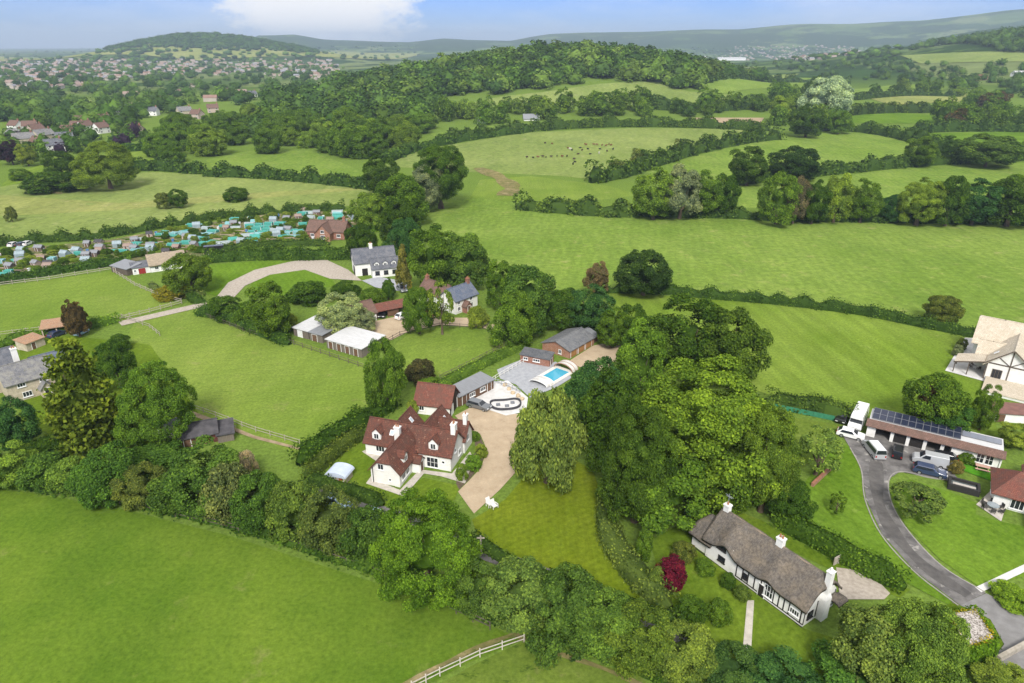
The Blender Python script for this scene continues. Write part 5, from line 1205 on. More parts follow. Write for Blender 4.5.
h.part('barge_board', OAKW, lambda m: m.hull([(-5.3, -.4, 2.12), (-.3, -.4, 3.45), (-.3, -.32, 3.45), (-5.3, -.32, 2.12)], [(-5.3, -.4, 2.4), (-.3, -.4, 3.72), (-.3, -.32, 3.72), (-5.3, -.32, 2.4)]))
h.flat(.6, w_ + 5, -7.2, -.15, .45, WHITE, BEIGE_T, .6, ov=.1, roofname='terrace_deck'); h.window(2.0, 0, .5, 1.6, 2, bars=2, fm=OAKW); h.skylight(1.0, 2.6, 4.9, 3.7, face='-x', slope=.8); h.done()
h = House('garden_shed', 'small shed with flat reddish roof between the barn house and the garages', 'shed', at(989, 421), at(1030, 424))
h.flat(0, h.len, 0, 3.4, 1.7, WHITE, surf('red_felt', (.2, .1, .08), (.14, .075, .06), 1.2, .9), 1.9, ov=.3); h.door(1.6, 0, 1.4, 1.5, mat=BRWN); h.done()
# white house with slate roof
h = House('slate_house', 'white house with grey slate roof and a low dormered wing by the paved forecourt', 'house', V2(-44, 184), yaw=R(20))
h.wing(0, 11.5, 0, 7, 3.9, 7, roof=SLATE); h.wing(4.2, 11.8, -3.2, 1, 2.9, 5.1, roof=SLATE)
for x in (5.6, 8.0, 10.4): h.dormer(x, -2.7, 3.2, 1.4, .8, .5, 2, roof=SLATE, ww=.8); h.window(x, -3.2, .8, 1.2, 1.1, bars=1, fm=TIMB)
h.window(0, 3.5, 3.8, 1.5, 1.7, '-x', 1, TIMB); h.window(0, 2.6, .2, 2.2, 2.1, '-x', 2, TIMB); h.door(2.6, 0, 1.6, 2.1, mat=TIMB); h.chimney(5.2, 3.5, 6.3, 8.2, .9, .7, WHITE, 2); h.done()
# farmhouse
h = House('farmhouse', 'white farmhouse with blue slate and brown tiled roofs and a brick porch', 'house', V2(-13.6, 154.3), V2(-9.0, 159.6))
h.wing(0, h.len + .6, 0, 5.4, 3.6, 5.9, roof=SLATE_BL); h.wing(.3, 5.3, 4.6, 13.4, 3.3, 5.7, 'y', roof=BRN_T)
h.wing(2.2, 3.9, -1.5, .1, 1.9, 2.9, 'y', wall=BRICK, roof=BRN_T, ov=.25, roofname='porch_roof'); h.door(3.05, -1.5, .8, 1.8); h.window(1.1, 0, .7, .9, 1.0); h.window(5.3, 0, .7, 1.2, 1.0, bars=2); h.window(1.1, 0, 2.3, .9, .9); h.window(5.3, 0, 2.3, .9, .9)
for y in (6.5, 9.5): h.window(.3, y, .7, 1, 1, '-x'); h.window(.3, y, 2.1, 1, .9, '-x')
h.chimney(7.0, 2.7, 5.2, 7.0, .8, .8, BRICK, 2); h.chimney(2.8, 12.8, 4.8, 6.6, .8, .7, BRICK, 2); h.done()
h = House('carport', 'open carport with red tiled roof along the sandy yard', 'carport', V2(-32.1, 151.4), V2(-25.2, 155.5))
h.flat(0, h.len, 3.6, 4.4, 2, BRWN, SHEET_G, 2.1, ov=.02)
h.wing(0, .15, 0, 4.4, 1.9, 2.9, wall=BRWN, roof=RED_T2, ov=.02, roofname='verge')
h.part('roof', RED_T2, lambda m: (m.hull([(-.3, -.4, 1.85), (h.len + .3, -.4, 1.85), (h.len + .3, 2.3, 2.95), (-.3, 2.3, 2.95)], [(-.3, -.4, 2.0), (h.len + .3, -.4, 2.0), (h.len + .3, 2.3, 3.1), (-.3, 2.3, 3.1)]), m.uv.__setitem__(1, [(0, 0), (8, 0), (8, 2.9), (0, 2.9)]), m.hull([(-.3, 2.3, 2.95), (h.len + .3, 2.3, 2.95), (h.len + .3, 4.8, 2.0), (-.3, 4.8, 2.0)], [(-.3, 2.3, 3.1), (h.len + .3, 2.3, 3.1), (h.len + .3, 4.8, 2.14), (-.3, 4.8, 2.14)]), m.uv.__setitem__(7, [(0, 0), (8, 0), (8, 2.9), (0, 2.9)])))
for x in (.1, 2.7, 5.3, 7.7): h.part('post', BRWN, lambda m, x=x: m.box(x, x + .18, 0, .18, 0, 1.95))
h.part('doors', BRWN, lambda m: m.box(2.95, 5.25, .05, .12, .02, 1.85)); h.done()
h = House('bungalow', 'white bungalow with brown roof half hidden by the silvery grey willow', 'bungalow', V2(-40, 145.2), V2(-32.1, 150.8))
h.wing(0, h.len, 0, 6, 2.2, 4.3, roof=BRN_T)
for x in (1.4, 3.6, 5.8, 8): h.window(x, 0, .5, 1.4, 1.3, bars=2)
h.done()
def shed(name, lab, cat, a, b, dep, h1, h2, wl, rf, **kw):
    s = House(name, lab, cat, a, b); s.flat(0, s.len, 0, dep, h1, wl, rf, h2, **kw); return s
WEATH = surf('weathered_boards', (.2, .17, .14), (.12, .1, .085), 1, .9, .2, .3, (7, 7, .4))
s = shed('stable_block', 'shed with pale sheet roof at the left end of the shed row', 'shed', V2(-49.0, 141.4), V2(-45.1, 139.1), 7, 1.9, 2.3, WEATH, SHEET_W); s.door(2, 0, 1.4, 1.6, mat=FRAME_W); s.done()
s = shed('stable_block', 'shed with dark grey roof between the two pale roofed sheds', 'shed', V2(-44.7, 138.8), V2(-41.4, 136.9), 7.2, 1.9, 2.25, WEATH, SHEET_G); s.door(1.5, 0, 1.4, 1.6); s.done()
s = shed('stable_block', 'big shed with white flat roof beside the paddock', 'shed', V2(-39.9, 134.6), V2(-31.3, 129.4), 7.2, 2.0, 2.4, WEATH, SHEET_W)
for x in (1.2, 3.6, 6, 8.4): s.door(x, 0, 1.1, 1.7, handle=False)
s.done()
h = House('brick_house', 'red brick house with brown gabled roofs beside the allotments', 'house', V2(-69.1, 223.5), yaw=R(-8))
h.wing(0, 13, 1.5, 8.5, 2.9, 5.7, wall=BRICK, roof=BRN_T); h.wing(4, 9, -1, 5, 2.9, 5.5, 'y', wall=BRICK2, roof=BRN_T); h.chimney(12, 5, 5.0, 7.0, .9, .7, BRICK, 2)
for x in (1.8, 11): h.window(x, 1.5, .8, 1.3, 1.1, bars=2)
h.window(6.5, -1, .8, 1.5, 1.2, bars=2); h.window(6.5, -1, 2.7, 1.2, 1, bars=1); h.done()
h = House('small_thatched_house', 'small white thatched house beside the allotment hedge', 'cottage', V2(-103.5, 187.6), yaw=R(33))
h.part('wall', WHITE, lambda m: m.box(0, 9.4, 0, 5, 0, 2.2).hull([(0, .2, 2.2), (0, 4.8, 2.2), (0, 2.5, 4.4)], [(9.4, .2, 2.2), (9.4, 4.8, 2.2), (9.4, 2.5, 4.4)]))
thatch_roof(h.root, 0, 9.4, 2.5, 2.5, 2.1, 4.7, None, None, [], mat=surf('pale_thatch', (.36, .29, .21), (.24, .2, .15), 2, .95, .1, .4))
h.flat(-4.6, -.05, .3, 4, 1.9, WHITE, SLATE, 2.6); h.door(-2.2, .3, 1.8, 1.6, mat=surf('red_paint', (.3, .03, .03), (.22, .02, .02), 3, .5)); h.window(-4, .3, .7, .6, .7)
for x in (1.6, 4.4, 7.4): h.window(x, 0, .7, 1, .9)
h.done()
s = shed('wooden_shed', 'dark weathered shed at the end of the allotment hedge', 'shed', at(112, 272), at(128, 276), 4.5, 1.9, 2.5, OAKW, SHEET_G); s.door(1.6, 0, 1, 1.6); s.done()
# old stone house
h = House('stone_house', 'old stone house with slate roofs and gabled porch at the left edge', 'house', at(14, 403.5), at(58, 390.5))
h.wing(-.4, h.len, 0, 6.2, 3.9, 6.4, wall=CREAM, roof=OLD_SLATE); h.wing(-9, 3.4, 6.6, 13.6, 4.2, 7.2, wall=CREAM, roof=SLATE); h.wing(5.5, 11, 6.1, 10, 3.2, 4.8, 'x', wall=CREAM, roof=SLATE_BL)
h.wing(4.3, 6.3, -1.6, .1, 1.9, 3.1, 'y', wall=CREAM, roof=OLD_SLATE, ov=.25, roofname='porch_roof'); h.door(5.3, -1.6, .9, 1.8, mat=TIMB); h.chimney(3.2, 6.6, 5, 8.0, .9, .8, WHITE, 2)
for x in (1.9, 5.4, 8.6): h.window(x, 0, 2.7, 1.3, .85, bars=2)
for x in (2.4, 8.2): h.window(x, 0, .6, 1.5, 1.0, bars=2)
for k in range(5): h.window(-4 + k * 1.3, 6.6, 3.3, .9, .6, bars=1)
h.done()
h = House('carport', 'open carport with pale orange tiled roof in the stone house garden', 'carport', V2(-104.4, 139.8), yaw=R(26))
h.flat(0, 5.4, 3.9, 4.4, 2.3, CREAM, SHEET_G, ov=.01)
h.part('roof', ORG_T, lambda m: (m.hull([(-.3, -.3, 2.1), (5.7, -.3, 2.1), (5.7, 4.7, 2.6), (-.3, 4.7, 2.6)], [(-.3, -.3, 2.26), (5.7, -.3, 2.26), (5.7, 4.7, 2.76), (-.3, 4.7, 2.76)]), m.uv.__setitem__(1, [(0, 0), (6, 0), (6, 5), (0, 5)])))
for x in (0, 2.7, 5.2): h.part('post', CREAM, lambda m, x=x: m.box(x, x + .22, 0, .22, 0, 2.1))
h.done()
s = shed('garden_outhouse', 'low cream outhouse left of the pale orange carport', 'outhouse', at(28, 352), at(46, 345), 3.4, 1.8, 2.2, CREAM, ORG_T); s.door(1.5, 0, .8, 1.6); s.done()
# stable and white shed below the oak
h = House('stable', 'stable with dark felt roof and red end wall below the round oak', 'stable', at(179, 449), at(226, 440))
h.wing(0, h.len - 1.2, 0, 4.6, 1.9, 3.1, roof=FELT, wall=surf('red_boards', (.13, .045, .038), (.085, .03, .026), 1, .8, .2, .3, (7, 7, .4))); h.flat(h.len - 1.15, h.len + 1.3, -.6, 3.6, 1.4, WEATH, FELT, 1.8); h.door(1.4, 0, 1, 1.6); h.done()
s = shed('white_shed', 'small whitewashed shed left of the dark roofed stable', 'shed', at(166, 441), at(186, 432), 2.3, 1.5, 1.9, WHITE, SHEET_G, ov=.12); s.window(2, 0, .5, .6, .6); s.done()
# summer house in the garden
h = House('summer_house', 'small summer house with curved pale blue roof and red door in the house garden', 'summer house', at(328, 482), at(345, 485))
bl = surf('pale_blue_roof', (.5, .56, .66), (.42, .48, .58), 1, .5, .4); n_ = 9
h.part('wall', CREAM, lambda m: m.box(0, 2.9, 0, 2.3, 0, 1.35)); arc = [(1.45 - 1.75 * math.cos(math.pi * k / n_), 1.3 + .75 * math.sin(math.pi * k / n_)) for k in range(n_ + 1)]
h.part('roof', bl, lambda m: m.hull([(x, -.3, z) for x, z in arc], [(x, 2.6, z) for x, z in arc])); h.door(2.2, 0, .7, 1.25, mat=MATS['red_paint']); h.window(.9, 0, .5, .7, .6); h.done()
# hedge clad garage, bottom right
pz = [V2(47.2, 52.6), V2(50.9, 53.7), V2(51.4, 57.5), V2(48.3, 57.0)]
gm = surf('pebble_roof', (.5, .46, .42), (.16, .14, .12), 5, .95, .1, .4, contrast=(.42, .58))
o = empty('ivy_garage', pz[0], 0, 'flat roofed garage with pebble roof wrapped in clipped ivy by the road corner', 'garage'); q = [p - pz[0] for p in pz]
MB().prism(q, 0, 2.45).build('wall', BRICK2, o); MB().prism(q, 2.452, 2.56).build('roof', gm, o)
for nm, off, t_, wl, hh_, dn, lf in (('ivy', .5, (.1, .19, .015), 1.0, 2.45, 26, .24), ('moss_edge', -.1, (.3, .25, .02), .5, 2.7, 26, .16)):
    c0 = sum(pz, Vector()) / 4; ring = [c0 + (p - c0) * (1 + off / 2.4) for p in pz]; hd = hedge(ring + [ring[0]], wl, hh_, t_, None, .05, dn, lf, None, nm)
    hd.parent = o; hd.location = Vector(hd.location) - pz[0]
    if nm == 'ivy': del_ = None
# ------------------------------------------------------------------ far woods, village and town
nr = np.random.default_rng(77)
def gridpts(poly, sp):
    """jittered stand of points over a ground outline (world metres)"""
    xs = [p[0] for p in poly]; ys = [p[1] for p in poly]; out = []
    for x in np.arange(min(xs), max(xs), sp):
        for y in np.arange(min(ys), max(ys), sp):
            q = (x + nr.uniform(-.5, .5) * sp, y + nr.uniform(-.5, .5) * sp)
            if inpoly(q[0], q[1], poly): out.append(q)
    a = np.array(out); return np.column_stack([a, hgt(a[:, 0], a[:, 1])])
def pixpts(poly, n):
    """points spread evenly as seen from the survey height (far ones further apart)"""
    xs = [p[0] for p in poly]; ys = [p[1] for p in poly]; out = []
    while len(out) < n:
        x, y = nr.uniform(min(xs), max(xs)), nr.uniform(min(ys), max(ys))
        if inpoly(x, y, poly): g = GL(x, y, 0); out.append((g.x, g.y, g.z))
    return np.array(out)
WT = [DK, MD, DK, (.06, .115, .018), (.045, .09, .02), (.07, .125, .026), (.095, .16, .024)]
edge = [G(*p) for p in ((350, 112), (400, 112), (428, 106), (436, 98), (470, 97), (505, 95), (545, 89), (585, 83), (625, 81), (655, 82), (672, 89), (700, 90), (706, 78))]
hp = [(p.x, p.y) for p in edge] + [(340, 980), (260, 1100), (80, 1160), (-90, 1120), (-190, 1000), (-205, 860)]
woodland('woodland', gridpts(hp, 14.5), 19.5, 15.5, WT + [(.11, .17, .028)], 'dense wood covering the hill in the middle distance', 420)
p2 = [G(*p) for p in ((248, 140), (256, 124), (300, 112), (350, 112), (428, 107), (436, 125), (400, 128), (300, 128))]
woodland('woodland', gridpts([(p.x, p.y) for p in p2], 13), 17, 15, WT, 'wood between the village and the hill', 380)
p3 = [G(*p) for p in ((345, 112), (300, 112), (262, 120), (250, 112), (290, 100), (340, 94))]
woodland('woodland', gridpts([(p.x, p.y) for p in p3], 19), 18, 15, WT, 'woods rising behind the belt of trees', 260)
woodland('woodland', pixpts([(0, 66), (330, 62), (356, 74), (350, 92), (250, 104), (150, 118), (120, 134), (0, 128)], 460), 14, 10.5, WT, 'garden trees between the houses of the village and town', 200)
woodland('woodland', pixpts([(0, 140), (60, 134), (140, 132), (150, 146), (60, 156), (28, 163), (0, 165)], 70), 8, 7.5, WT + [PU], 'garden trees round the nearer village houses', 300)
woodland('woodland', pixpts([(0, 58), (330, 58), (340, 74), (200, 80), (0, 84)], 300), 13, 8, WT, 'street trees of the far town', 90)
woodland('woodland', pixpts([(0, 46), (420, 46), (420, 60), (0, 64)], 260), 22, 12, WT, 'hedgerow trees of the plain beyond the town', 60)
woodland('woodland', pixpts([(600, 49), (900, 47), (900, 58), (620, 62)], 300), 18, 9, WT, 'trees of the plain beyond the hill wood', 60)
hillp = np.array([(-1180 + 390 * math.sqrt(nr.random()) * math.cos(a) + 60, 2790 + 260 * math.sqrt(nr.random()) * math.sin(a), 0) for a in nr.uniform(0, 6.283, 1900)]); hillp[:, 2] = hgt(hillp[:, 0], hillp[:, 1])
woodland('woodland', hillp[hillp[:, 2] > 15], 22, 12, [DK, (.04, .08, .02)], 'wood crowning the lone hill at the far left', 60)
rp = [G(*p) for p in ((905, 52), (930, 46), (960, 44), (1000, 52), (1060, 56))]
woodland('woodland', gridpts([(p.x, p.y) for p in rp] + [(1250, 1350), (1000, 1600), (800, 1500)], 14), 16, 13, WT, 'wood over the shoulder of the right hand hill', 200)
woodland('woodland', pixpts([(905, 63), (1040, 66), (1040, 100), (960, 92), (900, 82), (830, 80), (770, 72), (830, 64)], 105), 11, 9.5, WT, 'scattered trees below the right hand hill', 300)
woodland('woodland', pixpts([(700, 66), (760, 62), (900, 58), (905, 66), (800, 72), (700, 78)], 40), 11, 9, WT, 'line of trees beyond the fields right of the hill wood', 240)
# houses: one of each kind, then copies
def cottage(wall, roof, seed, parts):
    r = random.Random(seed); L, D, E_, Rg = 10 + r.uniform(-1, 2), 7.5, 4.4, 7.6
    h = House('village_house', 'x', 'house', V2(0, 0), yaw=0); h.wing(0, L, 0, D, E_, Rg, wall=wall, roof=roof)
    if parts:
        h.chimney(L - 1, D / 2, 6.6, 8.8, .9, .8, BRICK, 1)
        for x in (1.8, L - 1.8):
            for z in (.8, 2.9): h.window(x, 0, z, 1.3, 1.1)
        h.window(0, D / 2, 2.9, 1.2, 1.1, '-x')
    return h.done()
def move(o, p, yaw, label, group): o.location = (p[0], p[1], p[2]); o.rotation_euler.z = yaw; o['label'] = label; o['group'] = group
near_h = [cottage(WHITE, BRN_T, 1, True), cottage(CREAM, OLD_SLATE, 2, True), cottage(surf('pink_render', (.46, .36, .3), (.38, .3, .25), 1), BRN_T, 3, True), cottage(WHITE, SLATE, 4, True)]
kinds = ['cream house with brown tiled roof', 'stone house with old slate roof', 'pinkish house with brown tiled roof', 'white house with grey slate roof']
used = set()
spots = [(8, 131, 0), (23, 132, 0), (40, 142, 1), (60, 137, 0), (48, 153, 3), (6, 140, 1), (76, 126, 2), (84, 132, 0), (96, 124, 2), (112, 121, 1), (128, 136, 2), (124, 113, 3), (138, 112, 1), (146, 116, 3), (180, 116, 1), (190, 119, 2), (208, 113, 2), (34, 136, 2), (70, 132, 0), (16, 146, 1), (30, 149, 0), (57, 145, 3), (100, 134, 0), (152, 104, 2), (250, 98, 3)]
for i, (px, py, k) in enumerate(spots):
    o = near_h[k] if k not in used else copy_tree(near_h[k]); used.add(k); g = G(px, py)
    move(o, g, R(-20 + 55 * ((i * 7) % 5) / 2.5), f'{kinds[k]} in the village at the left', kinds[k].replace('house', 'houses', 1) + ' of the village')
def far_house(wall, roof, L, D, E_, Rg):
    m = MB(); m.box(0, L, 0, D, 0, E_).hull([(0, 0, E_), (0, D, E_), (0, D / 2, Rg)], [(L, 0, E_), (L, D, E_), (L, D / 2, Rg)])
    me = bpy.data.meshes.new('town_house'); r = MB(); r.v = list(m.v); r.f = list(m.f); n = len(r.f)
    for sg, y in ((-1, 0), (1, D)): r.hull([(-.3, y + sg * .3, E_ - .1), (L + .3, y + sg * .3, E_ - .1), (L + .3, D / 2, Rg + .05), (-.3, D / 2, Rg + .05)], [(-.3, y + sg * .3, E_ + .1), (L + .3, y + sg * .3, E_ + .1), (L + .3, D / 2, Rg + .25), (-.3, D / 2, Rg + .25)])
    me.from_pydata(r.v, [], r.f); me.materials.append(wall); me.materials.append(roof)
    me.polygons.foreach_set('material_index', [0] * n + [1] * (len(r.f) - n)); me.update(); return me
tr = [surf('far_red_roof', (.27, .165, .13), (.21, .13, .1), .2), surf('far_brown_roof', (.3, .22, .18), (.23, .17, .14), .2), surf('far_grey_roof', (.27, .27, .29), (.2, .2, .22), .2)]
wl_ = surf('far_wall', (.44, .385, .33), (.35, .3, .26), .2)
fm_ = [far_house(wl_, tr[0], 18, 9, 5.5, 9), far_house(wl_, tr[1], 24, 9, 5.5, 9), far_house(wl_, tr[2], 16, 9, 5.5, 9), far_house(wl_, tr[1], 14, 8, 5, 8)]
FN = ['red roofed', 'long brown roofed', 'white grey roofed', 'brown roofed']
def town(poly, n, place, seed):
    r = random.Random(seed); pts = pixpts(poly, n)
    for p in pts:
        k = r.randrange(4); o = link('town_house', fm_[k]); o.location = p; o.rotation_euler.z = r.choice((.15, .15, 1.7)) + r.uniform(-.1, .1); s = r.uniform(.5, .8); o.scale = (s, s, s)
        tag(o, f'{FN[k]} house {place}', 'house', f'{FN[k]} houses {place}')
town([(0, 74), (60, 70), (100, 78), (90, 90), (0, 90)], 55, 'in the near part of the far town', 1)
town([(0, 62), (120, 62), (240, 63), (330, 64), (330, 70), (200, 70), (90, 72), (0, 72)], 90, 'in the band of town across the plain', 2)
town([(265, 68), (340, 64), (346, 78), (300, 82), (256, 80)], 34, 'in the pale quarter left of the wooded hill', 3)
town([(740, 47), (830, 46), (860, 52), (830, 62), (720, 60)], 44, 'in the town on the plain to the right', 4)
town([(90, 92), (200, 86), (250, 92), (180, 108), (100, 116)], 12, 'half hidden in the village trees', 5)
# large pale sheds and public buildings
def hall(px, py, L, D, H_, yaw, lab, roof, wall=WHITE):
    g = GL(px, py, 0); s = House('industrial_hall', lab, 'building', g, yaw=yaw); s.wing(0, L, 0, D, H_, H_ + 3, wall=wall, roof=roof, ov=.6); s.done()
for i, (px, py, L, lab) in enumerate([(668, 59.5, 110, 'long white industrial hall first beyond the hill wood'), (700, 59, 90, 'white industrial hall in the middle of the row'), (730, 60.5, 120, 'longest white industrial hall at the right of the row'), (648, 54, 60, 'tall pale hall standing above the plain')]):
    hall(px - 12, py, L, 26, 9 if i < 3 else 16, R(4), lab, SHEET_W)
for px, py, L, lab in [(350, 89, 26, 'white building at the left foot of the wooded hill'), (372, 87.5, 34, 'long white building at the foot of the wooded hill'), (398, 85, 22, 'pale grey building among trees on the hill foot'), (1016, 77, 40, 'pale farm shed among trees at the right edge')]:
    hall(px, py, L, 10, 4.5, R(12), lab, SHEET_W)
hall(976, 81, 17, 11, 5, R(10), 'house with orange roof among trees at the far right', RED_T2, BRICK2)
hall(524, 121, 12, 6, 2, R(5), 'low pale barn by the hedge above the cattle pasture', SHEET_G)
hall(478, 124, 6, 4, 1.5, R(5), 'small white shed at the field gate', SHEET_W)
# mast on the hill
g = GL(388, 78, 0); m = MB(); m.tube((0, 0, 0), (0, 0, 26), .9, .5, 8); o = m.build('mast', LEAD, None, g); tag(o, 'tall grey mast rising from the wood on the hill', 'mast')

# the rest of the far town: roofs past counting, one object
m = MB(); pts = np.vstack([pixpts([(0, 60), (330, 60), (345, 72), (250, 74), (120, 80), (0, 84)], 420), pixpts([(735, 46), (840, 45), (870, 52), (820, 60), (720, 58)], 170)]); rr_ = random.Random(4); tone_ = []
for p in pts:
    L, D, a = rr_.uniform(7, 14), rr_.uniform(5, 7), rr_.choice((.1, .2, 1.6)) + rr_.uniform(-.1, .1); ca, sa = math.cos(a), math.sin(a)
    q = lambda x, y, z: (p[0] + x * ca - y * sa, p[1] + x * sa + y * ca, p[2] + z)
    k = len(m.f); m.hull([q(0, 0, 0), q(L, 0, 0), q(L, D, 0), q(0, D, 0)], [q(0, 0, 3.4), q(L, 0, 3.4), q(L, D, 3.4), q(0, D, 3.4)]); tone_ += [0] * 6
    m.hull([q(-.2, -.2, 3.41), q(-.2, D / 2, 5.6), q(-.2, D + .2, 3.41)][::-1], [q(L + .2, -.2, 3.41), q(L + .2, D / 2, 5.6), q(L + .2, D + .2, 3.41)][::-1]); tone_ += [rr_.choice((1, 2, 3))] * 5
me = bpy.data.meshes.new('far_town'); me.from_pydata(m.v, [], m.f)
for mm in (wl_, *tr): me.materials.append(mm)
me.polygons.foreach_set('material_index', tone_); me.update(); o = link('far_town', me); tag(o, 'hazy roofs of the far town past counting', kind='stuff')
# ------------------------------------------------------------------ vehicles
def paint(name, c, metal=.0):
    if name in MATS: return MATS[name]
    m, nt, out = _nt(name); b = N(nt, 'ShaderNodeBsdfPrincipled'); b.inputs['Base Color'].default_value = (*c, 1)
    b.inputs['Roughness'].default_value = .3; b.inputs['Coat Weight'].default_value = .6; b.inputs['Metallic'].default_value = metal
    nt.links.new(b.outputs[0], out.inputs[0]); MATS[name] = m; return m
RUB = surf('rubber', (.02, .02, .02), None, 4, .9, .1); RIM = surf('rim', (.4, .41, .42), None, 3, .35, .5, metal=.6); LAMP = surf('lamp_glass', (.75, .76, .78), None, 3, .15, .6); REDL = surf('tail_lamp', (.35, .01, .01), None, 3, .2, .6)
def vehicle(name, label, p, yaw, col, L, W, prof, glass, hood, cat='car', wr=.33, extra=None, s=1.0):
    """prof: side outline [(x, z)] nose at +x; glass: list of (x0, x1, z0, z1) side windows; hood: index data for the windscreen quads"""
    root = empty(name, p, yaw, label, cat)
    zt = max(z for _, z in prof)
    def row(t):                       # the body narrows towards the roof
        return [(x, t * (W / 2 - (.0 if z < .95 else .17 * (z - .95) / max(zt - .95, .3) * min(1, zt / 1.6))), z) for x, z in prof]
    m = MB(); n = len(prof); a = row(-1); c = row(1); b0 = len(m.v); m.v += a + c
    m.f.append(tuple(range(n))); m.f.append(tuple(reversed(range(n, 2 * n))))
    for k in range(n): m.f.append((k, n + k, n + (k + 1) % n, (k + 1) % n))
    body = m.build('body', col, root, bevel=.06)
    for sd in (-1, 1):
        g = MB()
        for (xa, xb, xc, xd, z0, z1) in glass:
            yo = lambda z: sd * (W / 2 - .17 * (z - .95) / max(zt - .95, .3) * min(1, zt / 1.6) + .012)
            q = [(xa, yo(z0), z0), (xb, yo(z0), z0), (xc, yo(z1), z1), (xd, yo(z1), z1)]; i_ = [(x, y - sd * .05, z) for x, y, z in q]
            g.hull(*((q, i_) if sd > 0 else (i_, q)))
        g.build('side_window', GLASS, root)
    for nm, (xa, za, xb, zb) in hood.items():
        d = Vector((zb - za, 0, -(xb - xa))).normalized() * (.015 if nm == 'windscreen' else .015)
        if (nm == 'windscreen') != (d.x > 0): d = -d
        w0, w1 = W / 2 - .1, W / 2 - .27 if zt < 2.2 else W / 2 - .16
        q = [(xa + d.x, -w0, za + d.z), (xa + d.x, w0, za + d.z), (xb + d.x, w1, zb + d.z), (xb + d.x, -w1, zb + d.z)]
        MB().hull(q, [(x - d.x * 3, y, z - d.z * 3) for x, y, z in q]).build(nm, GLASS, root)
    xs = [x for x, _ in prof]; x0, x1 = min(xs), max(xs); ax = (x0 + L * .2, x1 - L * .19)
    for x in ax:
        for sd in (-1, 1):
            t = MB().tube((0, -.11, 0), (0, .11, 0), wr, wr, 16).build('wheel', RUB, root, (x, sd * (W / 2 - .1), wr)); MB().tube((0, -.125, 0), (0, .125, 0), wr * .62, wr * .62, 12).build('rim', RIM, t)
    for sd in (-1, 1):
        MB().box(-.06, .03, -.2, .2, -.08, .08).build('headlight', LAMP, root, (x1 - .02, sd * (W / 2 - .3), .68)); MB().box(-.03, .05, -.1, .1, -.16, .16).build('tail_light', REDL, root, (x0 + .02, sd * (W / 2 - .2), .85))
    if extra: extra(root)
    root.scale = (s, s, s); return root
HATCH = [(-2.1, .3), (2.05, .3), (2.12, .62), (2.0, .82), (1.05, .98), (.35, 1.42), (-1.35, 1.46), (-1.95, 1.0), (-2.12, .8)]
HG = [(-1.6, .55, .2, -1.3, .98, 1.38)]; HH_ = {'windscreen': (1.0, 1.0, .38, 1.41), 'rear_window': (-1.92, 1.03, -1.38, 1.44)}
EST = [(-2.25, .3), (2.2, .3), (2.26, .62), (2.1, .85), (1.05, 1.0), (.4, 1.45), (-1.8, 1.48), (-2.2, 1.02), (-2.27, .8)]
EG = [(-2.0, .6, .25, -1.75, 1.0, 1.4)]; EH = {'windscreen': (1.0, 1.02, .43, 1.44), 'rear_window': (-2.17, 1.05, -1.83, 1.46)}
SUV = [(-2.2, .4), (2.15, .4), (2.2, .85), (2.1, 1.08), (1.05, 1.16), (.55, 1.78), (-2.0, 1.82), (-2.2, 1.15)]
SG_ = [(-1.95, .8, .42, -1.85, 1.15, 1.7)]; SH = {'windscreen': (1.02, 1.18, .57, 1.76), 'rear_window': (-2.18, 1.2, -2.02, 1.78)}
VAN = [(-2.45, .35), (2.4, .35), (2.45, .8), (2.2, 1.1), (1.55, 1.25), (.85, 1.92), (-2.35, 1.98), (-2.45, 1.2)]
VG = [(-2.2, 1.25, .78, -2.15, 1.2, 1.78)]; VG2 = [(.1, 1.3, .8, .1, 1.22, 1.78)]; VH = {'windscreen': (1.5, 1.28, .88, 1.9), 'rear_window': (-2.44, 1.25, -2.36, 1.9)}
MHO = [(-3.3, .4), (3.0, .4), (3.1, .85), (2.6, 1.1), (2.3, 1.25), (1.85, 1.95), (2.55, 2.1), (2.5, 2.75), (-3.2, 2.85), (-3.3, 1.2)]
MG = [(1.4, 2.2, 1.85, 1.4, 1.25, 1.8), (-2.4, -1.2, -1.2, -2.4, 1.5, 2.0), (-.6, .5, .5, -.6, 1.5, 2.0)]; MH = {'windscreen': (2.28, 1.27, 1.88, 1.9)}
def V(px, py, dx, dy): 
    a = at(px, py); b = at(px + dx, py + dy); return a, math.atan2(b.y - a.y, b.x - a.x)
SIL = paint('silver_paint', (.5, .51, .52), .3); WHP = paint('white_paint', (.75, .75, .74)); BLK = paint('black_paint', (.012, .012, .014)); NAVY = paint('navy_paint', (.03, .045, .1)); GRN = paint('dark_green_paint', (.02, .035, .025)); GRYP = paint('grey_paint', (.16, .17, .18), .3); BLU = paint('pale_blue_paint', (.35, .5, .62)); REDP = paint('maroon_paint', (.2, .02, .02))
def roof_strip(root): MB().hull([(-2.3, -.62, 1.985), (.7, -.62, 1.93), (.7, .62, 1.93), (-2.3, .62, 1.985)], [(-2.3, -.62, 2.0), (.7, -.62, 1.945), (.7, .62, 1.945), (-2.3, .62, 2.0)]).build('roof_panel', WHP, root)
a, y = V(873, 453, -8, -10); vehicle('people_carrier', 'silver people carrier with white roof parked alone on the asphalt drive', a, y, SIL, 4.85, 1.85, VAN, VG, VH, 'car', extra=roof_strip)
a, y = V(897, 455, 2, -12); vehicle('jeep', 'black boxy off-road car parked facing the open garages', a, y, BLK, 4.3, 1.75, SUV, SG_, SH, 'car', .38, s=.88)
a, y = V(929, 464, -20, -4.6); vehicle('camper_van', 'silver grey van parked in front of the garages', a, y, SIL, 4.85, 1.9, VAN, VG2, VH, 'van')
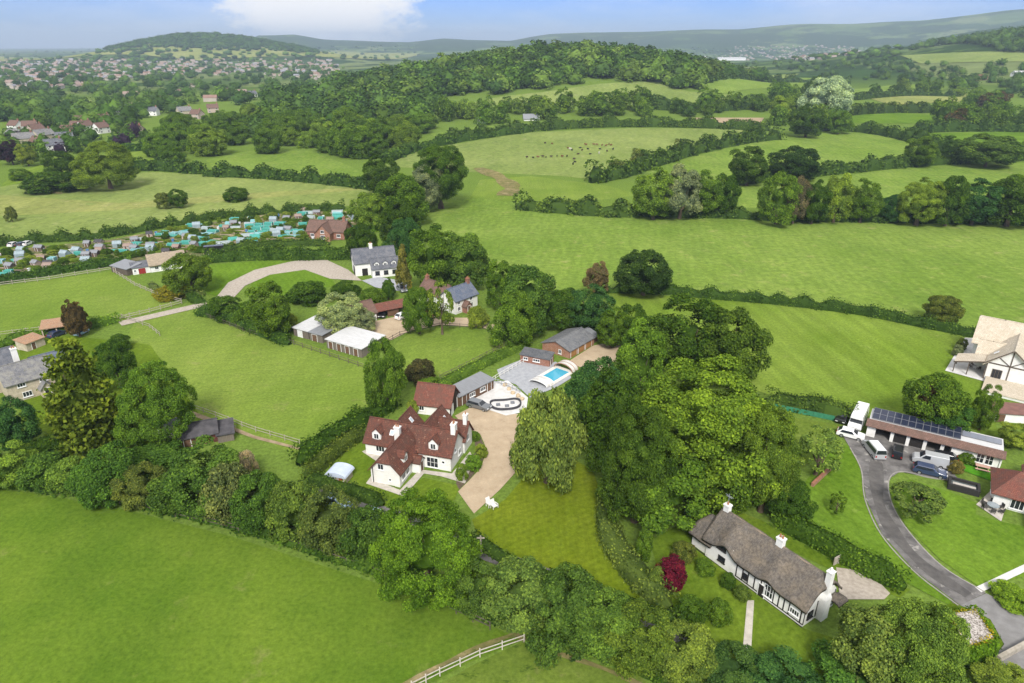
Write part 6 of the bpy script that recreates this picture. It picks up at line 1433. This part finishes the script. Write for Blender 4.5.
a, y = V(929, 474, 20, 4.8); vehicle('estate_car', 'dark blue estate car parked beside the silver grey van', a, y, NAVY, 4.5, 1.75, EST, EG, EH)
a, y = V(941, 460, -20, -4); vehicle('hatchback', 'black car half hidden behind the silver grey van', a, y, BLK, 4.2, 1.72, HATCH, HG, HH_)
def mhx(root):
    for x in (-2.2, -.5, 1.2): MB().box(x - .35, x + .35, -.35, .35, 2.84, 2.93).build('roof_hatch', FRAME_W, root)
a, y = V(857, 424, -6, 12); vehicle('motorhome', 'tall white motorhome parked at the left end of the garages', a, y, WHP, 6.3, 2.15, MHO, MG, MH, 'motorhome', .36, mhx)
a, y = V(850, 437, 16, 4); vehicle('hatchback', 'white car parked across the nose of the motorhome', a, y, WHP, 4.2, 1.72, HATCH, HG, HH_)
a, y = V(842, 420, -5, 9); vehicle('pickup', 'black off-road car left of the motorhome', a, y, BLK, 4.3, 1.78, SUV, SG_, SH, 'car', .38, s=.95)
a, y = V(479, 408, 14, 4); vehicle('saloon_car', 'dark grey car parked on the gravel beside the white terrace', a, y, GRYP, 4.3, 1.72, EST, EG, EH)
a, y = V(402, 291, 8, 6); vehicle('hatchback', 'grey car on the forecourt of the white slate house', a, y, GRYP, 4.2, 1.72, HATCH, HG, HH_)
a, y = V(383, 316, -6, 10); vehicle('hatchback', 'black car inside the red roofed carport', a, y, BLK, 4.2, 1.72, HATCH, HG, HH_)
a, y = V(403, 318, 10, -4); vehicle('hatchback', 'white car under the tree on the sandy yard', a, y, WHP, 4.2, 1.72, HATCH, HG, HH_)
a, y = V(430, 317, 10, 3); vehicle('hatchback', 'maroon car near the tiled farmhouse', a, y, REDP, 4.1, 1.7, HATCH, HG, HH_, s=.9)
a, y = V(58, 336, 12, -5); vehicle('hatchback', 'navy car under the pale orange carport', a, y, NAVY, 4.2, 1.72, HATCH, HG, HH_)
a, y = V(82, 334, 10, -5); vehicle('hatchback', 'pale blue car beside the bronze conifer', a, y, BLU, 4.0, 1.7, HATCH, HG, HH_, s=.8)
a, y = V(338, 505, 16, 5); vehicle('estate_car', 'pale blue estate car glimpsed on the lane behind the hedgerow', a, y, BLU, 4.5, 1.75, EST, EG, EH)
a, y = V(378, 520, 16, 6); vehicle('hatchback', 'light blue car on the lane beside the tall round tree', a, y, BLU, 4.2, 1.72, HATCH, HG, HH_)
# ------------------------------------------------------------------ fences
POSTM = surf('fence_wood', (.4, .36, .3), (.28, .25, .2), 2, .9, .2); WFN = surf('white_fence', (.74, .73, .7), (.6, .59, .55), 2, .7, .3); DFN = surf('dark_fence', (.14, .115, .09), (.09, .075, .06), 2, .9, .2)
def fence(pix, label, mat=POSTM, h=1.15, sp=2.6, rails=(.45, .98), world=False, r=.055, rt=.05):
    line = [Vector(p) if world else at(*p) for p in pix]; o = line[0].copy(); root = empty('rail_fence', o, 0, label, 'fence'); post = None
    me = bpy.data.meshes.new('post'); pm = MB().box(-r, r, -r, r, 0, h); me.from_pydata(pm.v, [], pm.f); me.materials.append(mat); pts = []
    for a, b in zip(line, line[1:]):
        n = max(1, round((b - a).length / sp)); pts += [a.lerp(b, k / n) for k in range(n)]
    pts.append(line[-1]); pts = pts[:99]
    for p in pts:
        q = link('post', me, root); q.location = p - o
    for z in rails:
        m = MB()
        for a, b in zip(pts, pts[1:]):
            d = (b - a).normalized(); nn = Vector((-d.y, d.x, 0)) * .022; A = a - o - d * .02; B = b - o + d * .02
            m.hull([A + nn + Vector((0, 0, z - rt)), A - nn + Vector((0, 0, z - rt)), A - nn + Vector((0, 0, z + rt)), A + nn + Vector((0, 0, z + rt))][::-1], [B + nn + Vector((0, 0, z - rt)), B - nn + Vector((0, 0, z - rt)), B - nn + Vector((0, 0, z + rt)), B + nn + Vector((0, 0, z + rt))][::-1])
        m.build('rail', mat, root)
    return root
fence([(412, 690), (440, 676), (480, 657), (524, 642)], 'pale post and rail fence crossing the bottom of the foreground field', surf('pale_rail', (.55, .5, .43), (.42, .38, .32), 2, .9), 1.25, 2.1, rt=.06, r=.06)
fence([(0, 487), (60, 494), (120, 504), (190, 520), (256, 536), (330, 560), (400, 584), (440, 606), (490, 630)], 'weathered rail fence along the foot of the foreground hedgerow', OAKW, 1.2, 2.6, (.55, 1.15))
fence([(0, 286), (50, 280), (112, 270)], 'pale rail fence along the allotment hedge', POSTM, 1.4, 3, rt=.08)
fence([(113, 272), (135, 286), (158, 296), (182, 303)], 'pale rail fence between small thatched house and paddock', POSTM, 1.4, 3, rt=.08)
fence([(120, 320), (150, 313), (182, 304)], 'pale rail fence along the narrow gravel track', POSTM, 1.4, 2.6, rt=.08)
fence([(0, 336), (40, 331), (80, 326), (118, 321)], 'wire fence behind the pale orange carport', POSTM, 1.2, 3)
fence([(205, 317), (250, 334), (294, 345), (330, 357), (368, 370)], 'dark fence along the shed row at the top of the paddock', DFN, 1.3, 2.6)
fence([(378, 348), (400, 336), (440, 327), (480, 329), (512, 340)], 'dark rail fence round the oval lawn by the sandy yard', DFN, 1.2, 2.4)
fence([(512, 343), (480, 360), (452, 374), (440, 380)], 'brown fence on the lower side of the oval lawn', DFN, 1.2, 2.4)
fence([(192, 409), (216, 417), (256, 432), (300, 445)], 'low rail fence beside the worn earth path', POSTM, 1.1, 3)
fence([(122, 318), (150, 328), (160, 336)], 'short fence at the paddock corner above the stone house', POSTM, 1.1, 2.6)
fence([(476, 393), (500, 377), (520, 365), (534, 356)], 'white balustrade between the patio and the clipped hedge', WFN, 1.0, 1.5)
fence([(480, 380), (498, 384), (520, 393)], 'grey railing across the edge of the white terrace', LEAD, 1.0, 1.0)
# green mesh fence in the wild garden
gn = surf('green_mesh', (.05, .22, .12), (.03, .16, .085), 2, .8, .2); a = at(766, 407); b = at(834, 421); o = empty('garden_fence', a, math.atan2(b.y - a.y, b.x - a.x), 'green mesh fence at the top of the wild garden', 'fence'); Lf = (b - a).length
MB().box(0, Lf, -.02, .02, .05, 1.0).build('mesh_panel', gn, o)
for k in range(6): MB().box(Lf * k / 5 - .05, Lf * k / 5 + .05, .022, .1, 0, 1.1).build('post', DFN, o)
# ------------------------------------------------------------------ pool, terrace and garden things
c = Vector((8.9, 121.7, 0)); yw = R(51); o = empty('swimming_pool', c, yw, 'blue swimming pool with white coping below the brick garages', 'pool')
cop = surf('coping', (.7, .66, .6), (.58, .54, .48), 2, .8, .2)
m = MB().box(-5.2, 3.0, -2.3, -1.55, .0, .2).box(-5.2, 3.0, 1.55, 2.3, .0, .2).box(-5.2, -3.2, -1.549, 1.549, .0, .2).box(2.1, 3.0, -1.549, 1.549, .0, .2); m.build('coping', cop, o)
def water_mat():
    m, nt, out = _nt('pool_water'); b = N(nt, 'ShaderNodeBsdfPrincipled'); b.inputs['Base Color'].default_value = (.06, .34, .48, 1); b.inputs['Roughness'].default_value = .06; b.inputs['Specular IOR Level'].default_value = .5
    bn = N(nt, 'ShaderNodeBump'); bn.inputs['Strength'].default_value = .2; tc = N(nt, 'ShaderNodeTexCoord'); nt.links.new(noise(nt, tc.outputs['Object'], 3, 3), bn.inputs['Height']); nt.links.new(bn.outputs[0], b.inputs['Normal']); nt.links.new(b.outputs[0], out.inputs[0]); return m
MB().box(-3.2, 2.1, -1.55, 1.55, .02, .13).build('water', water_mat(), o)
def vault(m, x0, x1, w_, h_, t=.08, n=10):
    A = [(math.cos(math.pi * k / n), math.sin(math.pi * k / n)) for k in range(n + 1)]
    for k in range(n):
        (c0, s0), (c1, s1) = A[k], A[k + 1]; q = [(-w_ / 2 * c0, h_ * s0), (-w_ / 2 * c1, h_ * s1), (-(w_ / 2 - t) * c1, (h_ - t) * s1), (-(w_ / 2 - t) * c0, (h_ - t) * s0)]
        m.hull([(x0, y, z + .2) for y, z in q], [(x1, y, z + .2) for y, z in q])
POLY = surf('cover_panel', (.62, .6, .56), (.5, .49, .46), 1, .3, .5)
for x0, x1, w_, h_, lab in ((2.15, 4.2, 4.5, 1.3, 'arched white pool cover section pushed back beside the brick garages'), (-6.2, -3.9, 4.3, .75, 'low arched glassy pool cover section at the near end of the pool')):
    o = empty('pool_enclosure', c, yw, lab, 'pool cover'); m = MB(); vault(m, x0, x1, w_, h_); m.build('cover_panel', POLY, o)
    for x in (x0, (x0 + x1) / 2, x1): m = MB(); vault(m, x - .06, x + .06, w_ + .08, h_ + .04, .14); m.build('rib', FRAME_W if x0 < 0 else BRICK2, o)
# sunken kidney shaped seat in the white terrace
q = at(506, 406); o = empty('sunken_seat', q, R(10), 'kidney shaped dark walled seating pit in the white terrace', 'seating')
def kid(s_, n=28): return [(s_ * 2.9 * math.cos(a), s_ * (2.3 + .5 * math.cos(2 * a)) * math.sin(a) + .6 * math.cos(a) ** 2) for a in [2 * math.pi * k / n for k in range(n)]]
A, B = kid(1), kid(.92); m = MB()
for i in range(28):
    j = (i + 1) % 28
    if 3 < i < 24 or True: m.hull([(*A[i], .0), (*A[j], .0), (*B[j], .0), (*B[i], .0)], [(*A[i], .55), (*A[j], .55), (*B[j], .55), (*B[i], .55)])
m.build('rim', surf('dark_wall', (.06, .06, .07), (.04, .04, .045), 2, .7), o); MB().prism(B, .03, .16).build('floor', white_stone, o)
for k, (x, y_) in enumerate([(-1.4, .2), (.1, -.5), (1.3, .5)]): MB().box(x - .35, x + .35, y_ - .25, y_ + .25, .165, .5).build('cushion', surf('grey_cushion', (.2, .21, .23), None, 3), o)
rock = surf('log_stone', (.55, .44, .3), (.4, .31, .2), 2, .9)
for i, (px, py) in enumerate([(505, 386), (509, 390), (513, 394), (518, 397), (522, 400)]):
    p = at(px, py); m = MB(); v, f = ICO1; rr = random.Random(i); m.v = [tuple(a * rr.uniform(.42, .62) for a in q_) for q_ in v]; m.f = [tuple(int(x) for x in t) for t in f]
    o = m.build('boulder', rock, None, (p.x, p.y, .25)); tag(o, 'sandy boulder edging the white terrace', 'boulder', 'boulders along the white terrace')
# table sets
def table_set(px, py, n, lab, tm, cm, rad=.75):
    p = at(px, py); o = empty('garden_table', p, 0, lab, 'table'); MB().tube((0, 0, .68), (0, 0, .74), rad, rad, 20).build('tabletop', tm, o); MB().tube((0, 0, 0), (0, 0, .68), .08, .08, 8).build('pedestal', cm, o)
    for k in range(n):
        a = 2 * math.pi * k / n; ch = empty('garden_chair', p + Vector((math.cos(a), math.sin(a), 0)) * (rad + .4), a + R(90), f'dark chair drawn up to the {lab.split(" with ")[0]}', 'chair', f'chairs round the {lab.split(" with ")[0]}')
        MB().box(-.27, .27, -.25, .25, .4, .48).build('seat', cm, ch); MB().box(-.27, .27, -.32, -.25, .42, .95).build('backrest', cm, ch)
        for x, y_ in ((-.22, -.22), (.22, -.22), (-.22, .22), (.22, .22)): MB().box(x - .03, x + .03, y_ - .03, y_ + .03, 0, .4).build('leg', cm, ch)
table_set(992, 509, 6, 'round glass garden table with dark chairs on the right hand terrace', surf('table_glass', (.3, .34, .36), None, 3, .1, .6), surf('rattan', (.06, .055, .05), None, 6))
table_set(975, 368, 4, 'round wooden table with dark chairs under the veranda', OAKW, OAKW, .6)
# picnic bench on the artificial grass
p = at(982, 470); o = empty('picnic_bench', p, R(-30), 'pinkish wooden picnic bench on the bright green strip', 'bench'); pk = surf('pink_wood', (.5, .32, .25), (.4, .25, .2), 3)
MB().box(-1, 1, -.4, .4, .7, .76).build('tabletop', pk, o)
for y_ in (-.75, .75): MB().box(-1, 1, y_ - .15, y_ + .15, .42, .47).build('seat', pk, o)
for x in (-.7, .7): MB().box(x - .04, x + .04, -.8, .8, .34, .42).box(x - .04, x + .04, -.3, .3, .42, .7).build('brace', pk, o); MB().box(x - .05, x + .05, -.7, -.58, 0, .34).build('leg', pk, o); MB().box(x - .05, x + .05, .58, .7, 0, .34).build('leg', pk, o)
# raised pond beds
a = at(947, 489); b = at(979, 497.5); o = empty('raised_pond', a, math.atan2(b.y - a.y, b.x - a.x), 'black walled raised pond beside the bright green strip', 'raised pond'); Lp = (b - a).length; bk = surf('black_board', (.03, .028, .027), None, 3)
MB().box(0, Lp, 0, .35, 0, .95).box(0, Lp, 2.1, 2.45, 0, .95).box(0, .35, .351, 2.099, 0, .95).box(Lp - .35, Lp, .351, 2.099, 0, .95).build('wall', bk, o); MB().box(.36, Lp - .36, .36, 2.09, 0, .55).build('water', surf('pond', (.1, .12, .12), None, 1, .1, .5), o); MB().box(.6, Lp - .5, 1.0, 1.5, .56, .66).build('walkway', surf('pale_board', (.45, .42, .38), None, 3), o)
# white garden chairs on the lawn
def chairset(px, py, lab):
    p = at(px, py); o = empty('lawn_chair', p, R(40), lab, 'chair'); MB().box(-.35, .35, -.3, .35, .36, .46).build('seat', WFN, o); MB().hull([(-.35, .35, .46), (.35, .35, .46), (.35, .43, .46), (-.35, .43, .46)], [(-.35, .6, 1.15), (.35, .6, 1.15), (.35, .68, 1.15), (-.35, .68, 1.15)]).build('backrest', WFN, o)
    for s_ in (-1, 1): MB().box(s_ * .42 - .05, s_ * .42 + .05, -.3, .45, .6, .66).build('armrest', WFN, o); MB().box(s_ * .42 - .04, s_ * .42 + .04, -.3, -.22, 0, .6).build('leg', WFN, o); MB().box(s_ * .42 - .04, s_ * .42 + .04, .3, .38, 0, .6).build('leg', WFN, o)
chairset(490, 506, 'left one of the two white slatted chairs on the striped lawn'); chairset(494.5, 508, 'right one of the two white slatted chairs on the striped lawn')
# pale plumes by the paddock corner
SS([(247, 448, 476, 22, (.34, .29, .18), 'straw coloured pampas clump behind the foreground hedgerow'), (236, 470, 500, 20, (.2, .2, .13), 'grey leaved bush beside the straw coloured pampas clump')])
# telegraph poles
for px, py, lab in ((481, 556, 'wooden pole beside the lane below the striped lawn'), (234, 432, 'short wooden gate post pair by the stable')):
    p = at(px, py); MB().tube((0, 0, 0), (0, 0, 3.2 if px > 400 else 1.4), .13, .1, 8).box(-.5, .5, -.06, .06, 2.8 if px > 400 else 1.1, 2.95 if px > 400 else 1.2).build('pole', POSTM, None, p); o = COL.objects[-1]; tag(o, lab, 'pole'); o.name = 'wooden_pole'
# garden wall in the wild garden and beside the cottage
a = at(812, 487); b = at(830, 470); o = MB().box(0, (b - a).length, -.2, .2, 0, .7).build('garden_wall', BRICK2, None, a, (0, 0, math.atan2(b.y - a.y, b.x - a.x))); tag(o, 'low brick wall edging the wild garden bed', 'wall')
a = at(833, 566); b = at(846, 559); o = MB().box(0, (b - a).length, -.05, .05, 0, 1.3).build('panel_fence', POSTM, None, a, (0, 0, math.atan2(b.y - a.y, b.x - a.x))); tag(o, 'wooden panel fence between the cottage and its gravel patch', 'fence')
a = at(997, 662); b = at(1030, 644); o = MB().box(0, (b - a).length, -.2, .2, 0, .8).build('garden_wall', surf('stone_wall', (.4, .36, .3), (.28, .25, .2), 2, .9), None, a, (0, 0, math.atan2(b.y - a.y, b.x - a.x))); tag(o, 'low stone wall along the road in the bottom right corner', 'wall')
# ------------------------------------------------------------------ cattle
def cow_mesh():
    m = bpy.data.meshes.new('cow'); sk = [((0, 0, 1.05), .36), ((.55, 0, 1.08), .33), ((.9, 0, 1.15), .24), ((1.2, 0, 1.2), .15), ((1.45, 0, 1.05), .12), ((-.55, 0, 1.08), .34), ((-.85, 0, 1.1), .2), ((-.95, 0, .75), .04)]
    E_ = [(0, 1), (1, 2), (2, 3), (3, 4), (0, 5), (5, 6), (6, 7)]
    for x, pr in ((.6, 1), (-.6, 5)):
        for s_ in (-1, 1): k = len(sk); sk += [((x, s_ * .2, .7), .13), ((x + .03, s_ * .2, .38), .08), ((x, s_ * .2, .03), .07)]; E_ += [(pr, k), (k, k + 1), (k + 1, k + 2)]
    m.from_pydata([p for p, _ in sk], E_, []); o = bpy.data.objects.new('cow', m); COL.objects.link(o); md = o.modifiers.new('skin', 'SKIN')
    for i, (_, r_) in enumerate(sk): m.skin_vertices[0].data[i].radius = (r_, r_); m.skin_vertices[0].data[i].use_root = i == 0
    sb = o.modifiers.new('smooth', 'SUBSURF'); sb.levels = sb.render_levels = 1
    dg = bpy.context.evaluated_depsgraph_get(); me = bpy.data.meshes.new_from_object(o.evaluated_get(dg)); bpy.data.objects.remove(o); return me
cm = cow_mesh(); cols = [('black', (.015, .014, .014)), ('brown', (.17, .07, .035)), ('white', (.62, .58, .5)), ('dark brown', (.06, .035, .025))]; meshes = []
for nm, cc in cols:
    q = cm.copy(); q.materials.clear(); q.materials.append(surf('hide_' + nm.replace(' ', '_'), cc, None, 3)); q.name = 'cow'; meshes.append(q)
rc = random.Random(9)
herd = [(527, 158), (533, 158.5), (538, 158), (543, 157.5), (546, 158), (551, 157.6), (557, 157), (562, 157.5), (567, 157), (570, 150), (572, 151), (574, 160), (575, 163), (573, 165), (578, 155), (582, 151), (585, 145), (586, 145.5), (590, 155), (594, 145.4), (597, 145.5), (599, 154), (602, 146), (606, 146.5), (609, 145), (611, 146), (613, 150), (545, 144), (552, 144.5), (568, 149), (580, 149), (588, 150), (600, 150), (607, 152)]
for px, py in herd:
    k = rc.choice((0, 0, 3, 3, 1, 2)) if py > 148 else rc.choice((1, 1, 3, 0)); g = G(px, py); o = link('cow', meshes[k]); o.location = g; o.rotation_euler.z = rc.uniform(0, 6.28); s = rc.uniform(.8, 1.0); o.scale = (s, s, s)
    tag(o, f'{cols[k][0]} cow grazing in the cattle pasture', 'cow', f'{cols[k][0]} cows in the cattle pasture')
# ------------------------------------------------------------------ allotments
TEAL = surf('teal_net', (.07, .33, .27), (.05, .24, .2), 2, .7, .2); PALE = surf('polythene', (.3, .35, .35), (.2, .25, .25), 1.5, .4, .4); AQU = surf('aqua_sheet', (.2, .4, .4), (.14, .3, .31), 1.5, .6); CREO = surf('creosote', (.16, .1, .065), (.1, .065, .045), 2, .9); PINKB = surf('faded_boards', (.42, .33, .27), (.33, .26, .21), 2, .9); SOILB = surf('bed_soil', (.12, .085, .055), (.08, .055, .035), 3, .95)
def poly_items(n, sd, pts_poly, make):
    r = random.Random(sd); pts = []
    for _ in range(4000):
        if len(pts) >= n: break
        x, y = r.uniform(0, 352), r.uniform(206, 282)
        if not inpoly(x, y, pts_poly): continue
        g = G(x, y)
        if all((g - q).length > 1.9 for q in PLOT): pts.append(g); PLOT.append(g); make(g, r)
PLOT = []
AP = [(0, 276), (0, 254), (60, 248), (110, 244), (165, 232), (200, 224), (300, 212), (350, 213), (356, 224), (342, 240), (262, 243), (200, 254), (125, 258), (60, 268)]
AP2 = [(92, 256), (165, 232), (200, 224), (300, 212), (350, 213), (356, 224), (342, 238), (300, 238), (262, 243), (200, 250)]
def cage(g, r):
    o = empty('net_cage', g, r.uniform(-.3, .3), 'teal netted fruit cage on an allotment plot', 'net cage', 'teal netted cages on the allotments'); a, b, h_ = r.uniform(1.8, 4.2), r.uniform(1.2, 2.4), r.uniform(.5, 1.3)
    MB().box(-a / 2, a / 2, -b / 2, b / 2, 0, h_).build('net', r.choice((TEAL, TEAL, AQU)), o); m = MB()
    for x in (-a / 2, a / 2):
        for y in (-b / 2, b / 2): m = MB().box(x - .04, x + .04, y - .04, y + .04, 0, h_ + .1).build('post', FRAME_W, o)
def tunnel(g, r):
    o = empty('polytunnel', g, r.uniform(-.4, .4), 'pale arched polytunnel on an allotment plot', 'polytunnel', 'polytunnels on the allotments'); L, W_, h_ = r.uniform(2.2, 4.5), 2.1, 1.3; n = 8; P_ = [(-W_ / 2 * math.cos(math.pi * k / n), h_ * math.sin(math.pi * k / n)) for k in range(n + 1)]
    MB().hull([(-L / 2, y, z) for y, z in P_], [(L / 2, y, z) for y, z in P_]).build('cover', r.choice((PALE, PALE, AQU, TEAL)), o); MB().box(L / 2 + .01, L / 2 + .05, -.45, .45, 0, 1.3).build('door', FRAME_W, o)
def hut(g, r):
    w = r.choice((CREO, PINKB, OAKW, PINKB)); rf = r.choice((FELT, SHEET_G, tr[1], SHEET_G)); nm = {'creosote': 'dark', 'faded_boards': 'faded', 'grey_oak': 'grey'}[w.name]
    s = House('allotment_shed', f'{nm} wooden shed among the allotment plots', 'shed', g, yaw=r.uniform(-.4, .4), group=f'{nm} sheds on the allotments'); s.wing(0, r.uniform(1.7, 2.7), 0, 1.7, 1.45, 2.0, wall=w, roof=rf, ov=.12); s.door(.8, 0, .7, 1.3, mat=CREO, handle=False); s.done()
PANE2 = surf('greenhouse_glass', (.3, .36, .38), (.2, .26, .28), 2, .2, .6)
def ghouse(g, r):
    s = House('greenhouse', 'small glass greenhouse on an allotment plot', 'greenhouse', g, yaw=r.uniform(-.4, .4), group='greenhouses on the allotments'); s.wing(0, 2.6, 0, 2, 1.4, 2.1, wall=PANE2, roof=PANE2, ov=.04, t=.05); s.done()
def bed(g, r):
    o = empty('raised_bed', g, r.uniform(-.2, .2), 'boarded vegetable bed on an allotment plot', 'vegetable bed', 'vegetable beds on the allotments'); a, b = r.uniform(2.5, 5), 1.4
    MB().box(-a / 2, a / 2, -b / 2, -b / 2 + .08, 0, .32).box(-a / 2, a / 2, b / 2 - .08, b / 2, 0, .32).box(-a / 2, -a / 2 + .08, -b / 2 + .081, b / 2 - .081, 0, .32).box(a / 2 - .08, a / 2, -b / 2 + .081, b / 2 - .081, 0, .32).build('board', PINKB, o); MB().box(-a / 2 + .08, a / 2 - .08, -b / 2 + .08, b / 2 - .08, 0, .26).build('soil', SOILB, o)
    for k in (-.35, .35):
        c_ = bush('crop', Vector((0, 0, 0)), a * .85, .6, r.choice((MD, LT_, YG)), None, None); c_.parent = o; c_.location = (0, k, .22); c_.scale.y = .55; c_.rotation_euler.z = 0
def butt(g, r):
    o = MB().tube((0, 0, 0), (0, 0, .9), .4, .45, 10).build('water_butt', r.choice((surf('blue_plastic', (.08, .2, .45)), surf('white_plastic', (.7, .72, .74)))), None, g); tag(o, 'plastic water butt on an allotment plot', 'water butt', 'water butts on the allotments')
poly_items(64, 1, AP2, cage); poly_items(22, 2, AP2, tunnel); poly_items(32, 3, AP, hut); poly_items(14, 4, AP, ghouse); poly_items(70, 5, AP, bed); poly_items(22, 6, AP, butt); poly_items(8, 7, [(0, 278), (0, 262), (90, 252), (100, 258), (60, 268)], cage)
poly_items(150, 8, AP, lambda g, r: bush('plot_bush', g, r.uniform(1.4, 3.6), r.uniform(.8, 2.2), r.choice((MD, LT_, DK, YG)), 'green fruit bush among the allotment plots', 'shrub', 'fruit bushes on the allotments'))
for px, py, cl in ((14, 246, 'white'), (22, 246, 'dark'), (28, 245, 'white')):
    a, y = V(px, py, 5, -2); vehicle('hatchback', {14: 'white car leftmost in the allotment car park', 22: 'dark car between two white cars at the allotments', 28: 'white car rightmost in the allotment car park'}[px], a, y, WHP if cl == 'white' else BLK, 4.2, 1.72, HATCH, HG, HH_)
a, y = V(216, 254, 20, -2); vehicle('lorry', 'dark long trailer parked by the allotment hedge', a, y, BLK, 6.3, 2.15, MHO, MG, MH, 'trailer', .36)
